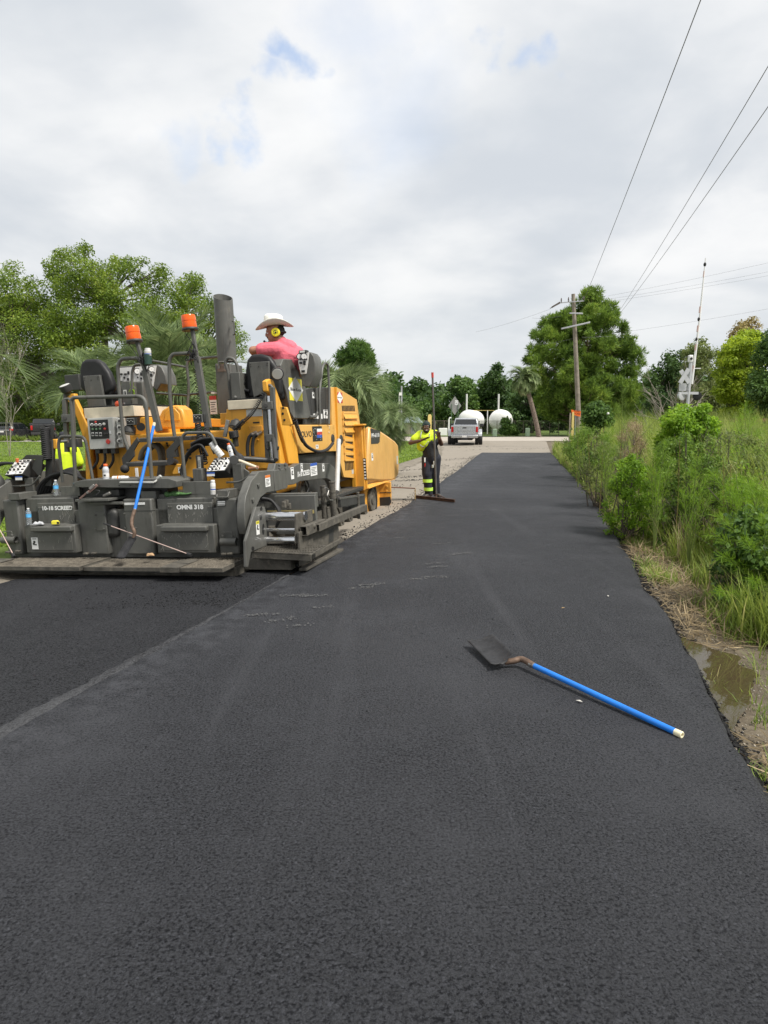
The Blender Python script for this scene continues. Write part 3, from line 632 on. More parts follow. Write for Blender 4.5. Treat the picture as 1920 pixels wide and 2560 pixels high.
# ---- palms: arching feather fronds
lf_palm = leafmat('palm_frond', (0.07, 0.11, 0.045), (0.25, 0.33, 0.14), (0.42, 0.48, 0.26), 0.38, 2.5)
lf_palmdead = leafmat('palm_frond_dead', (0.15, 0.115, 0.07), (0.36, 0.29, 0.185), None, 0.25, 3)
m_palmtrunk = mat('palm_trunk', (0.16, 0.125, 0.10), 0.95, var=0.45, scale=7, bump=1.0, bscale=9)
def frond_mesh(L_, droop, seed, ll=0.66, n=56, lw=0.021):
    rs = np.random.RandomState(seed); V = []; F = []; pts = []; a = 0.0; p = np.zeros(3); ds = L_/24
    for i in range(25):
        pts.append(p.copy()); t = i/24; ang = -droop*(t**1.5)*1.6; p = p+ds*np.array([math.cos(ang), 0, math.sin(ang)])
    pts = np.array(pts)
    mb = MB(); mb.tube([Vector(q) for q in pts[::3]], [0.022*(1-0.85*i/8) for i in range(9)], 5)
    V = [list(v) for v in mb.v]; F = [list(f) for f in mb.f if len(f) == 4]
    for s in (-1, 1):
        for i in range(n):
            t = 0.14+0.86*(i+0.5*rs.rand())/n; k = min(23, int(t*24)); q = pts[k]+(pts[k+1]-pts[k])*(t*24-k); tg = pts[k+1]-pts[k]; tg = tg/np.linalg.norm(tg)
            up = np.array([-tg[2], 0, tg[0]]); sd_ = np.array([0, s, 0.0])
            dr = tg*(0.62+0.45*t)+sd_*0.8+up*(0.42-0.15*t)+rs.normal(size=3)*0.07; dr /= np.linalg.norm(dr)
            l = ll*(0.6+0.9*math.sin(math.pi*min(1, t*0.85+0.08)))*(0.8+0.35*rs.rand())*0.75; w = lw
            wv = np.cross(dr, up); wv /= np.linalg.norm(wv); m = q+dr*l*0.55+np.array([0, 0, -0.015]); e = q+dr*l+np.array([0, 0, -0.12*l-0.04*rs.rand()])
            o = len(V); V += [list(q-wv*w*0.5), list(q+wv*w*0.5), list(m+wv*w*0.5), list(m-wv*w*0.5), list(e+wv*0.003), list(e-wv*0.003)]
            F += [[o, o+1, o+2, o+3], [o+3, o+2, o+4, o+5]]
    me = bpy.data.meshes.new('frond'); me.from_pydata(V, [], F); return me
FR = [frond_mesh(2.2, 0.75, 1), frond_mesh(2.3, 1.05, 2), frond_mesh(2.0, 1.35, 3), frond_mesh(2.2, 0.5, 4), frond_mesh(2.3, 1.5, 9)]
for f_ in FR: f_.materials.append(lf_palm)
FF = [frond_mesh(2.0, 1.1, 21, 0.5, 20, 0.06), frond_mesh(2.0, 1.6, 22, 0.5, 20, 0.06), frond_mesh(1.9, 0.7, 23, 0.5, 20, 0.06)]
for f_ in FF: f_.materials.append(lf_palm)
FD = [frond_mesh(1.7, 0.5, 5, 0.45, 34), frond_mesh(1.5, 0.7, 6, 0.4, 30)]
for f_ in FD: f_.materials.append(lf_palmdead)
def palm(label, base, crown, nf, sc, seed, r0=0.2, dead=8, elmin=-25, elmax=78, group='palms', droop=0):
    rs = random.Random(seed); b = Vector(base); root = thing('palm_tree', label, 'palm', b, group); c = Vector(crown)-b; mb = MB()
    N_ = 14; pts = [c*(i/N_)+Vector((0.12*math.sin(i*0.3)*c.z*0.1, 0, 0)) for i in range(N_+1)]
    mb.tube(pts, [r0*(1.15-0.3*i/N_) for i in range(N_+1)], 12)
    k = int(c.length/0.085)
    for i in range(k):                     # leaf-base stubs in a spiral
        t = (i+0.5)/k; q = c*t; a = i*2.4; r = r0*(1.15-0.3*t); d = Vector((math.cos(a), math.sin(a), 0.6))
        mb.bar(q+d*r*0.75, q+d*(r*0.75+0.10), 0.09, 0.03)
    mb.build('trunk', m_palmtrunk, root, smooth=40)
    top = pts[-1]
    for i in range(nf):
        t = (i+0.5)/nf; el = R(elmin+(elmax-elmin)*(t**0.8))+rs.gauss(0, 0.08); az = i*2.39996+rs.gauss(0, 0.15)
        me = rs.choice(FF) if droop == 2 else (FR[4] if el > R(30) else (FR[1] if el > R(5) else FR[2])) if droop == 1 else (FR[3] if el > R(62) else (FR[0] if el > R(35) else (FR[1] if el > R(5) else FR[2])))
        o = bpy.data.objects.new('frond', me); COL.objects.link(o); o.parent = root; s = sc*rs.uniform(0.88, 1.12)
        o.matrix_local = Matrix.Translation(top+Vector((0, 0, 0.05*t))) @ Matrix.Rotation(az, 4, 'Z') @ Matrix.Rotation(-el, 4, 'Y') @ Matrix.Rotation(rs.gauss(0, .25), 4, 'X') @ Matrix.Scale(s, 4)
    for i in range(dead):
        el = R(rs.uniform(-72, -48)); az = rs.uniform(0, 6.28); o = bpy.data.objects.new('dead_frond', rs.choice(FD)); COL.objects.link(o); o.parent = root
        o.matrix_local = Matrix.Translation(top-Vector((0, 0, 0.12))) @ Matrix.Rotation(az, 4, 'Z') @ Matrix.Rotation(-el, 4, 'Y') @ Matrix.Scale(sc*rs.uniform(.8, 1.1), 4)
    return root
def at_ground(u, dist, dz=0.0):
    p = D(u, 1080, dist); p.z = gz(p.x, p.y)+dz; return p
def palm_at(label, u, v, dist, base_u, nf, sc, seed, **k):
    palm(label, at_ground(base_u, dist+0.2), D(u, v, dist), nf, sc, seed, **k)
palm_at('wide pindo palm behind the paver seats, below the oak', 250, 975, 20.5, 262, 44, 0.80, 1, r0=0.22, elmax=64)
palm_at('grey green pindo palm behind the paver exhaust stack', 425, 950, 18.5, 440, 42, 0.88, 2, r0=0.22)
palm_at('low pindo palm behind the twin handrails of the paver', 520, 975, 21, 510, 36, 0.85, 3, r0=0.2)
palm_at('large shaggy pindo palm behind the louvred panel of the paver', 838, 985, 19, 830, 64, 0.74, 4, r0=0.24, elmin=-55, elmax=66, droop=1)
palm_at('short pindo palm with brown skirt beside the paver hopper', 962, 1055, 23.5, 955, 44, 0.64, 5, r0=0.22, dead=20, elmin=-35, elmax=66, droop=1)
palm_at('palm with hanging brown fronds at the lawn, left of the parked car', -165, 930, 13.5, -168, 34, 0.86, 6, r0=0.22, dead=16, elmin=-45)
palm_at('tall leaning palm with bare trunk across the street', 1312, 945, 74, 1348, 80, 1.0, 7, r0=0.24, dead=20, elmin=-60, elmax=70, droop=2)
# ---- grass
def blades(P, H_, Wd, lean, rs, mt, name, kind='stuff', seg=3):
    """tapered bent blades; each its own island"""
    n = len(P); az = rs.rand(n)*2*np.pi; d = np.stack([np.cos(az), np.sin(az), np.zeros(n)], 1); sd_ = np.stack([-np.sin(az), np.cos(az), np.zeros(n)], 1)
    V = np.zeros((n, 2*(seg+1), 3)); L_ = lean*(0.3+rs.rand(n)*1.0)
    for k in range(seg+1):
        t = k/seg; c = P+d*(H_*L_*t*t)[:, None]; c[:, 2] += H_*(t-0.25*np.minimum(1.4, L_)*t*t); w = (Wd*(1-0.85*t**1.5))[:, None]*0.5
        V[:, 2*k] = c-sd_*w; V[:, 2*k+1] = c+sd_*w
    f = np.array([(2*k, 2*k+1, 2*k+3, 2*k+2) for k in range(seg)]); F = (f[None]+(np.arange(n)*2*(seg+1))[:, None, None]).reshape(-1, 4)
    o = npmesh(name, V.reshape(-1, 3), F, mt); tag(o, kind=kind); return o
gr_tall = leafmat('tall_grass', (0.11, 0.17, 0.03), (0.3, 0.38, 0.07), (0.5, 0.45, 0.2), 0.42, 1.1)
gr_short = leafmat('short_grass', (0.1, 0.17, 0.03), (0.28, 0.38, 0.07), (0.5, 0.44, 0.2), 0.42, 1.6)
gr_straw = leafmat('dry_straw', (0.16, 0.12, 0.065), (0.4, 0.31, 0.18), (0.52, 0.43, 0.28), 0.25, 3)
gr_lawn = leafmat('lawn_blade', (0.1, 0.17, 0.022), (0.26, 0.38, 0.045), (0.36, 0.45, 0.08), 0.42, 0.7)
def vz(x, y): return gz(x, y)+0.03*fbm(x, y, 1.7)-0.015
rs = np.random.RandomState(5)
P = []; H_ = []
for c in range(5200):                      # clumps of tall grass on the verge
    y = 5.5+rs.rand()**1.35*36; w = 0.85-0.5*sstep(8.0, 12.0, y)+rs.rand()**1.25*(3.7+0.16*y); x = redge_x(y)+w+0.25*fbm(0, y, 1.1)
    hh = (0.5+0.75*rs.rand())*(0.5+0.9*sstep(0.9, 2.4, w))*(1+0.3*sstep(12, 30, y)); nb = rs.randint(14, 30)
    if 6.0 < y < 9 and w < 1.6: hh *= 0.75
    for k in range(nb): P.append((x+rs.normal()*0.09, y+rs.normal()*0.09, vz(x, y))); H_.append(hh*(0.55+0.6*rs.rand()))
P = np.array(P); H_ = np.array(H_); blades(P, H_, 0.006+0.007*rs.rand(len(P))+0.0004*P[:, 1], 0.55, rs, gr_tall, 'tall_grass')
P = []; H_ = []
for c in range(620):                       # dry tan stalks standing among it
    y = 6.0+rs.rand()**1.3*32; w = 0.7-0.4*sstep(8.0, 12.0, y)+rs.rand()**1.2*(3.0+0.14*y); x = redge_x(y)+w; hh = (0.55+0.6*rs.rand())*(0.6+0.7*sstep(0.8, 2.2, w))
    for k in range(rs.randint(6, 13)): P.append((x+rs.normal()*0.07, y+rs.normal()*0.07, vz(x, y))); H_.append(hh*(0.6+0.6*rs.rand()))
P = np.array(P); H_ = np.array(H_); blades(P, H_, 0.004+0.004*rs.rand(len(P))+0.0004*P[:, 1], 0.4, rs, gr_straw, 'dry_grass')
P = []; H_ = []
for c in range(3600):                      # short grass near the edge
    y = 2.1+rs.rand()**1.5*34; w = 0.12+abs(rs.normal())*0.75; x = redge_x(y)+w
    if 3.6 < y < 5.6 and w < 1.1 and rs.rand() < 0.85: continue
    if fbm(x, y, 0.9, 3, 2) < -0.12: continue
    for k in range(rs.randint(8, 20)): P.append((x+rs.normal()*0.06, y+rs.normal()*0.06, vz(x, y))); H_.append(0.05+0.22*rs.rand()**1.5*(0.5+sstep(0.2, 1.2, w)))
P = np.array(P); H_ = np.array(H_); blades(P, H_, 0.004+0.005*rs.rand(len(P))+0.0003*P[:, 1], 0.8, rs, gr_short, 'verge_grass')
# matted straw
n = 15000; y = 2.3+rs.rand(n)**1.3*16; w = 0.15+np.abs(rs.normal(size=n))*0.75
x = np.array([redge_x(q) for q in y])+w; keep = ~((y > 3.7) & (y < 5.4) & (w < 0.95)); x, y = x[keep], y[keep]; n = len(x)
Pz = np.array([vz(a, b_) for a, b_ in zip(x, y)])+0.012+0.05*rs.rand(n)**2; az = rs.rand(n)*6.28
T = np.stack([np.cos(az), np.sin(az), rs.normal(size=n)*0.16], 1); NN = unit(np.stack([rs.normal(size=n)*0.4, rs.normal(size=n)*0.4, np.ones(n)], 1))
V, F = leaf_quads(np.stack([x, y, Pz], 1), NN, T, 0.10+0.28*rs.rand(n)**1.4, 0.006+0.006*rs.rand(n)); tag(npmesh('straw', V, F, gr_straw), kind='stuff')
# lawn blades where the lawn shows
P = []
for (y0, y1, u0, u1, n) in [(10, 34, -150, 560, 40000), (24, 56, 985, 1160, 15000), (30, 56, -60, 300, 9000)]:
    y = y0+(y1-y0)*rs.rand(n)**1.25; u = u0+(u1-u0)*rs.rand(n)
    for a, b_ in zip(y, u):
        x = (b_-PCX)/FPX*a
        if x < lawn_x(a)-0.25: P.append((x, a, gz(x, a)+0.05))
P = np.array(P); blades(P, 0.05+0.07*rs.rand(len(P)), 0.012+0.0011*P[:, 1], 0.9, rs, gr_lawn, 'lawn_grass', seg=2)
# ---- shrubs on the verge
def shrub(label, poly, dist, n, per, ln, wd, lm, seed, depth, rmin, rmax, stems=9, r0=0.016, name='shrub', bark=None, flat=0.85, shell=0.6, upn=0.4):
    rs = np.random.RandomState(seed); C, RR = crown_points(poly, dist, n, depth, rs, rmin, rmax, 0.45); us = [p[0] for p in poly]; b = D(sum(us)/len(us), 1100, dist); b.z = vz(b.x, b.y)
    root = thing(name, label, 'shrub', b); mb = MB()
    for ci, c in enumerate(C):
        if ci % 3: continue
        c = c-b; s = Vector((rs.normal()*0.12, rs.normal()*0.07, -0.03)); m = s.lerp(c, .5)+Vector((rs.normal()*.05, rs.normal()*.05, -.05)); mb.tube([s, m, c], [r0, r0*0.6, r0*0.2], 5)
        for k in range(3):
            e = c+Vector((rs.normal(), rs.normal(), rs.normal()+.4))*0.13; mb.tube([m.lerp(c, .6), e], [r0*0.35, r0*0.12], 4)
    mb.build('stems', bark or bark_oak, root, smooth=60)
    V, F = clump_leaves([c-b for c in C], RR, per, ln, wd, rs, flat, upn, shell); npmesh('leaves', V, F, lm, root); return root
shrub('small bright green leafy shrub at the road edge beside the asphalt', [(1500, 1290), (1520, 1210), (1545, 1150), (1590, 1130), (1620, 1170), (1645, 1240), (1640, 1340), (1570, 1352), (1510, 1335)], 10.2, 75, 8000, 0.045, 0.022, lf_lime, 70, 0.45, 0.06, 0.15)
shrub('twiggy dark green shrub with arching bare stems on the verge', [(1610, 1300), (1620, 1180), (1650, 1100), (1720, 1080), (1790, 1100), (1820, 1180), (1830, 1300), (1780, 1350), (1640, 1360)], 9.6, 120, 12000, 0.042, 0.020, lf_shrub, 71, 0.5, 0.05, 0.15)
shrub('yellow green young tree growing on the verge below the crossing signal', [(1640, 1110), (1645, 1050), (1680, 1015), (1740, 1005), (1785, 1010), (1795, 1060), (1800, 1170), (1720, 1215), (1640, 1190)], 15, 120, 19000, 0.075, 0.045, lf_lime, 72, 0.8, 0.1, 0.26)
shrub('dark glossy bush below the orange sign with one white flower', [(1455, 1060), (1458, 1020), (1490, 1000), (1520, 1010), (1535, 1040), (1525, 1075), (1470, 1080)], 26, 40, 6500, 0.10, 0.065, lf_mid, 73, 0.6, 0.18, 0.34)
shrub('grey green tangled brush behind the twiggy shrub', [(1760, 1180), (1765, 1090), (1820, 1075), (1880, 1090), (1940, 1110), (1950, 1290), (1860, 1310), (1770, 1290)], 11.5, 110, 9000, 0.05, 0.024, lf_grey, 74, 0.7, 0.08, 0.2)
shrub('broad leaved dark green shrub at the ditch beside the puddle', [(1790, 1480), (1780, 1400), (1800, 1310), (1850, 1270), (1930, 1260), (1970, 1400), (1960, 1560), (1850, 1545), (1790, 1510)], 6.6, 120, 5200, 0.058, 0.042, lf_mid, 75, 0.4, 0.05, 0.13, r0=0.006)
shrub('evergreen shrub in front of the right hand white tank', [(1250, 1085), (1248, 1060), (1262, 1040), (1272, 1045), (1290, 1065), (1300, 1086)], 80, 26, 4200, 0.24, 0.15, lf_mid, 76, 1.0, 0.35, 0.7, r0=0.04)
shrub('low weedy bush mound farther along the verge', [(1400, 1130), (1410, 1080), (1450, 1060), (1500, 1065), (1530, 1100), (1530, 1190), (1440, 1195)], 20, 70, 5000, 0.07, 0.03, lf_shrub, 78, 0.9, 0.1, 0.26)
shrub('loose grey green shrub between the bush mound and the bright shrub', [(1455, 1240), (1460, 1150), (1490, 1105), (1530, 1095), (1560, 1130), (1560, 1230), (1510, 1260)], 13.5, 70, 4200, 0.055, 0.018, lf_grey, 79, 0.6, 0.07, 0.18)
shrub('reddish brown dry broom bush beside the bright green shrub', [(1535, 1200), (1545, 1090), (1575, 1040), (1605, 1050), (1620, 1130), (1610, 1210)], 14.5, 60, 5000, 0.10, 0.006, gr_straw, 80, 0.5, 0.08, 0.18)
shrub('tall lime green feathery bush rising at the ditch, above the dark shrub', [(1800, 1330), (1805, 1230), (1830, 1180), (1870, 1190), (1930, 1230), (1960, 1330), (1900, 1380)], 8.4, 90, 9000, 0.075, 0.008, lf_lime, 81, 0.5, 0.07, 0.17)
# low undergrowth that nobody could count
def undergrowth(name, n, per, hmax, ln, wd, lm, seed, w0, w1, y0=5.0, y1=38.0):
    rs = np.random.RandomState(seed); C = []; RR = []
    for i in range(n):
        y = y0+rs.rand()**1.4*(y1-y0); w = w0-0.55*sstep(8.0, 12.0, y)+rs.rand()**1.1*(w1-w0+0.12*y); x = redge_x(y)+w
        if fbm(x, y, 0.45, 3, seed) < -0.22: continue
        h = hmax*(0.35+0.65*rs.rand())*(0.4+0.6*sstep(w0, w0+1.3, w)); k = max(1, int(h/0.16))
        for j in range(k): C.append((x+rs.normal()*0.12, y+rs.normal()*0.12, vz(x, y)+h*(j+0.6)/k)); RR.append(0.10+0.10*rs.rand())
    V, F = clump_leaves(C, RR, per, ln, wd, rs, 0.9, 0.4, 0.6); tag(npmesh(name, V, F, lm), kind='stuff')
undergrowth('undergrowth', 1000, 85000, 1.55, 0.055, 0.022, lf_lime, 91, 1.0, 4.0)
undergrowth('undergrowth', 720, 60000, 1.55, 0.06, 0.028, lf_shrub, 92, 1.1, 4.5)
undergrowth('undergrowth', 450, 36000, 1.75, 0.05, 0.012, lf_grey, 93, 1.3, 4.5)
undergrowth('undergrowth', 600, 48000, 1.7, 0.09, 0.008, gr_short, 94, 1.0, 4.0)
def feather(label, base, tips, seed, ln=0.05, lm=None, per=190, r=0.005):
    rs = random.Random(seed); b = Vector(base); root = thing('feathery_weed', label, 'weed', b); mb = MB(); PP = []; TT = []
    for t in tips:
        t = Vector(t)-b; ctrl = Vector((t.x*0.45, t.y*0.45, t.z*0.85)); pts = [(ctrl*(2*q*(1-q))+t*(q*q)) for q in np.linspace(0, 1, 12)]
        mb.tube(pts, [r*(1-0.8*i/11) for i in range(12)], 5)
        for i in range(per):
            q = 0.22+0.78*rs.random()**0.8; p = ctrl*(2*q*(1-q))+t*(q*q); tg = (ctrl*(2-4*q)+t*(2*q)).normalized(); sl = 0.10*(1.15-q)
            side = Vector((rs.gauss(0, 1), rs.gauss(0, 1), rs.gauss(0, 1))).normalized()
            base_ = p+side*sl*rs.random(); dr = (tg*0.8+side*0.7).normalized(); PP.append(base_); TT.append(dr)
    mb.build('stems', MATS['lime_stem'], root, smooth=60)
    n = len(PP); PP = np.array(PP); TT = np.array(TT); r_ = np.random.RandomState(seed); NN = unit(np.cross(TT, r_.normal(size=(n, 3))))
    V, F = leaf_quads(PP, NN, TT, ln*(0.6+0.9*r_.rand(n)), 0.0035); npmesh('leaves', V, F, lm or lf_lime, root)
mat('lime_stem', (0.14, 0.19, 0.04), 0.7)
b = Vector((3.75, 6.5, vz(3.75, 6.5)))
feather('feathery lime green weed arching over the puddle', b, [D(1778, 1185, 6.5), D(1815, 1215, 6.5), D(1795, 1290, 6.2), D(1770, 1330, 6.2), D(1800, 1390, 6.0), D(1790, 1480, 5.8), D(1870, 1210, 6.5), D(1905, 1290, 6.0), D(1860, 1350, 6.0), D(1880, 1450, 5.9), D(1930, 1250, 6.5)], 3, 0.085, per=330)
b = at_ground(1870, 13.5)
feather('feathery green weed standing tall behind the grey brush', b, [D(1862, 1015, 13.4), D(1850, 1045, 13.4), D(1885, 1050, 13.5), D(1840, 1060, 13.3), D(1895, 1080, 13.6), D(1875, 1030, 13.7)], 5, 0.14, per=260, r=0.012)
b = at_ground(1555, 17)
feather('tall spiky green weed rising above the verge grass', b, [D(1557, 975, 17), D(1565, 1010, 17), D(1545, 1020, 17), D(1575, 1040, 17.2)], 6, 0.16, per=200, r=0.012, lm=lf_shrub)
for (u, dd, lb, tips, sd) in [(1520, 12.0, 'wispy lime weed standing before the loose grey green shrub', [(1512, 1090), (1530, 1075), (1500, 1120), (1545, 1110), (1522, 1060)], 11), (1650, 9.0, 'wispy lime weed standing before the twiggy dark shrub', [(1640, 1130), (1662, 1110), (1625, 1170), (1680, 1150), (1650, 1190)], 12), (1450, 17.5, 'wispy lime weed standing before the bush mound', [(1440, 1075), (1455, 1060), (1468, 1085), (1430, 1100)], 13), (1740, 8.4, 'wispy lime weed standing between the twiggy shrub and the ditch', [(1725, 1180), (1745, 1150), (1765, 1200), (1705, 1230), (1780, 1240)], 14)]:
    b = at_ground(u, dd); feather(lb, b, [D(a, c, dd+0.1*i_-0.2) for i_, (a, c) in enumerate(tips)], sd, 0.10, per=230, r=0.007)
for i, (u0, v0, u1, v1, dd) in enumerate([(1540, 1240, 1555, 1060, 12), (1500, 1230, 1508, 1075, 13), (1475, 1220, 1470, 1085, 16), (1600, 1230, 1590, 1090, 12.5), (1690, 1290, 1700, 1100, 9.2), (1440, 1200, 1446, 1070, 19), (1815, 1290, 1808, 1140, 8.2), (1830, 1290, 1826, 1160, 8.4)]):
    b = D(u0, v0, dd); b.z = vz(b.x, b.y); mb = MB(); t = D(u1, v1, dd)-b
    mb.tube([Vector((0, 0, -.02)), t*0.5+Vector((.02, 0, 0)), t], [0.007, 0.005, 0.002], 5)
    for k in range(14): q = t*(0.55+0.45*k/14); mb.tube([q, q+Vector((random.gauss(0, .03), random.gauss(0, .03), .07))], [0.003, 0.001], 4)
    o = mb.build('dry_stalk', lf_tan, smooth=60); o.location = b; tag(o, ['dry seed stalk in front of the low weedy bush mound, taller one','dry seed stalk beside the low weedy bush mound, shorter one','dry seed stalk at the far end of the weedy bush mound','dry seed stalk rising behind the small bright green shrub','dry seed stalk standing inside the twiggy dark shrub','slender dry stalk at the far verge near the orange sign','dry stalk standing before the grey green brush, taller of a pair','dry stalk standing before the grey green brush, shorter of a pair'][i], 'weed stalk', 'dry stalks in the verge grass')
# ================================================================ far things: poles, wires, signs, tanks, fence, shed
m_wood = mat('weathered_wood', (0.25, 0.215, 0.175), 0.9, var=0.3, scale=4, bump=0.6, bscale=20)
m_galv = mat('galvanised', (0.42, 0.43, 0.44), 0.5, 0.6, var=0.15, scale=5)
m_white = mat('white_paint', (0.78, 0.78, 0.76), 0.45, var=0.06, scale=2, dust=0.12, dcol=(0.5, 0.47, 0.4), dscale=2)
m_cable = mat('cable', (0.13, 0.13, 0.135), 0.5)
m_alu = mat('sign_back', (0.30, 0.295, 0.28), 0.5, 0.5, var=0.12, scale=4)
m_green_post = mat('green_post', (0.10, 0.17, 0.10), 0.6)
m_orange = mat('sign_orange', (0.85, 0.16, 0.02), 0.4, var=0.05)
m_black = mat('black_paint', (0.015, 0.015, 0.015), 0.5)
m_yellow_post = mat('yellow_marker', (0.66, 0.52, 0.18), 0.6)
m_palegreen = mat('pale_green_box', (0.36, 0.48, 0.32), 0.5, dust=0.15)
m_glass_d = mat('porcelain', (0.10, 0.08, 0.07), 0.3)
def gp(u, dist): p = D(u, 1080, dist); p.z = gz(p.x, p.y); return p
# ---- utility pole
b = gp(1452, 45); top = D(1433, 735, 45); t = top-b
up_ = thing('utility_pole', 'leaning weathered wooden utility pole with grey crossarms beside the pine', 'utility pole', b)
mb = MB(); mb.tube([Vector((0, 0, -.2)), t*0.5, t], [0.17, 0.145, 0.115], 14); mb.build('pole', m_wood, up_, smooth=60)
def loc(u, v, d=45): return D(u, v, d)-b
for (a, c, w) in [((1403, 822), (1475, 806), 0.09), ((1424, 783), (1457, 784), 0.08)]:
    MB().bar(loc(*a, 44.7), loc(*c, 44.7), w, w*1.1).build('crossarm', m_galv, up_, bevel=0.01)
arm = MB().bar(loc(1375, 771, 44.8), loc(1402, 757, 44.8), 0.06, 0.06).bar(loc(1402, 757, 44.8), loc(1460, 752, 44.8), 0.06, 0.06).build('bracket_arm', m_galv, up_)
for (u, v) in [(1403, 757), (1421, 755), (1459, 752)]:
    MB().lathe([(.02, 0), (.05, .03), (.02, .06), (.05, .09), (.02, .12), (.05, .15), (.02, .3)], loc(u, v, 44.8), n=10).build('insulator', m_glass_d, arm)
MB().bar(loc(1380, 768, 44.7), loc(1400, 756, 44.7), 0.10, 0.10).build('strain_insulator', m_glass_d, arm)
# ---- wires
def wire(name, label, pts, r, group, n=18):
    """sagging wire through a list of points"""
    P = []; base = Vector(pts[0])
    for a, c in zip(pts[:-1], pts[1:]):
        a, c = Vector(a), Vector(c); L_ = (c-a).length
        for i in range(n):
            q = i/n; p = a.lerp(c, q); p.z -= 4*q*(1-q)*L_*0.006; P.append(p-base)
    P.append(Vector(pts[-1])-base); mb = MB(); mb.tube(P, r, 5); o = mb.build(name, m_cable, smooth=60); o.location = base
    tag(o, label, 'wire', group)
def through(u0, v0, d0, u1, v1, hgt):
    """from the pixel (u0,v0) at distance d0 to where (u1,v1) reaches the height hgt, and on overhead"""
    a = D(u0, v0, d0); c = G(u1, v1, hgt); e = a+(c-a)*1.9; return [a, e]
g1 = 'overhead lines along the road'
wire('power_line', 'power line from the leaning utility pole passing overhead, single one', through(1459, 752, 44.8, 1735, 0, 9.6), 0.0095, g1)
wire('power_line', 'upper of two parallel power lines rising from behind the pine', through(1550, 775, 56, 1920, 115, 9.8), 0.0095, g1)
wire('power_line', 'lower of two parallel power lines rising from behind the pine', through(1545, 790, 56, 1920, 218, 9.2), 0.0095, g1)
g2 = 'thin lines strung across beyond the pole'
for i, (a, c, lb) in enumerate([((1375, 773), (1190, 830), 'thin line from the bracket arm of the utility pole toward the woods'), ((1403, 790), (1330, 795), 'short service line left of the utility pole'), ((1434, 846), (1330, 862), 'lower communication cable from the utility pole'), ((1455, 843), (1590, 832), 'communication cable running from the pole across the pine')]):
    wire('service_wire', lb, [D(*a, 44.8), D(*c, 60)], 0.006, g2, 8)
for i, (a, c, lb) in enumerate([((1520, 740), (1960, 648), 'faint wire crossing the sky behind the raised gate arm, topmost'), ((1520, 748), (1960, 672), 'faint wire crossing the sky behind the raised gate arm, middle'), ((1520, 754), (1960, 682), 'faint wire crossing the sky behind the raised gate arm, lower'), ((1560, 830), (1960, 765), 'faint wire crossing above the roadside trees, lowest')]):
    wire('service_wire', lb, [D(*a, 62), D(*c, 58)], 0.007, g2, 8)
# ---- far pole left of the treeline
b = gp(1003, 80); mp = thing('utility_pole', 'slim pale far utility pole standing before the woods', 'utility pole', b)
MB().cyl((0, 0, -.1), D(1004, 965, 80)-b, 0.13, 0.10, 10).build('pole', m_galv, mp); MB().cyl((-.28, 0, -.1), D(998, 985, 80)-b, 0.05, 0.05, 8).build('conduit', m_white, mp)
MB().box(D(1001, 985, 79.8)-b, (0.3, 0.2, 0.35)).build('junction_box', m_white, mp)
# ---- white gas tanks
def tank(label, u, v_top, v_bot, dist, length, yaw, ventu, ventv):
    r = (v_bot-v_top)/2*dist/FPX; c = D(u, (v_top+v_bot)/2, dist); b = Vector((c.x, c.y, gz(c.x, c.y))); th = thing('gas_tank', label, 'tank', b, 'white gas tanks'); c -= b
    ax = Vector((math.sin(yaw), math.cos(yaw), 0)); pr = [(0.02, -r*0.55)]+[(r*math.sin(a), -r*0.55*math.cos(a)) for a in np.linspace(0.15, math.pi/2, 8)]
    pr += [(r, length)]+[(r*math.cos(a), length+r*0.55*math.sin(a)) for a in np.linspace(0.2, 1.5, 7)]
    sh = MB().lathe(pr, c, ax, 36).build('tank_shell', m_white, th, smooth=50)
    MB().lathe([(r+.008, 0), (r+.012, .02), (r+.012, .06), (r+.008, .08)], c, ax, 36).build('weld_band', m_white, sh)
    for q in (0.15, 0.85):
        p = c+ax*length*q; MB().bb((p.x-r*0.8, p.y-0.18, -0.1), (p.x+r*0.8, p.y+0.18, c.z-r*0.72)).build('saddle', m_conc, th, bevel=0.02)
    a = c+Vector((0, 0, r*0.9)); e = D(ventu, ventv, dist)-b; MB().cyl((e.x, a.y, a.z), (e.x, a.y, e.z), 0.11, 0.11, 10).build('vent_pipe', m_white, th)
    return th
tank('white cylindrical gas tank behind the parked silver pickup', 1172, 1025, 1079, 88, 6.0, R(14), 1167, 985)
tank('white cylindrical gas tank with the evergreen shrub before its end', 1250, 1024, 1078, 90, 5.5, R(14), 1247, 985)
b = gp(1217, 89); pr = thing('pipe_rack', 'thin yellow gas pipe on posts between the two white tanks', 'pipe rack', b)
MB().bar(D(1183, 1026, 89)-b, D(1236, 1026, 89)-b, .06, .06).build('pipe', m_yellow_post, pr)
for u in (1184, 1219): q = D(u, 1026, 89)-b; MB().cyl((q.x, 0, 0), (q.x, 0, q.z), .06, .06, 8).build('post', m_white, pr)
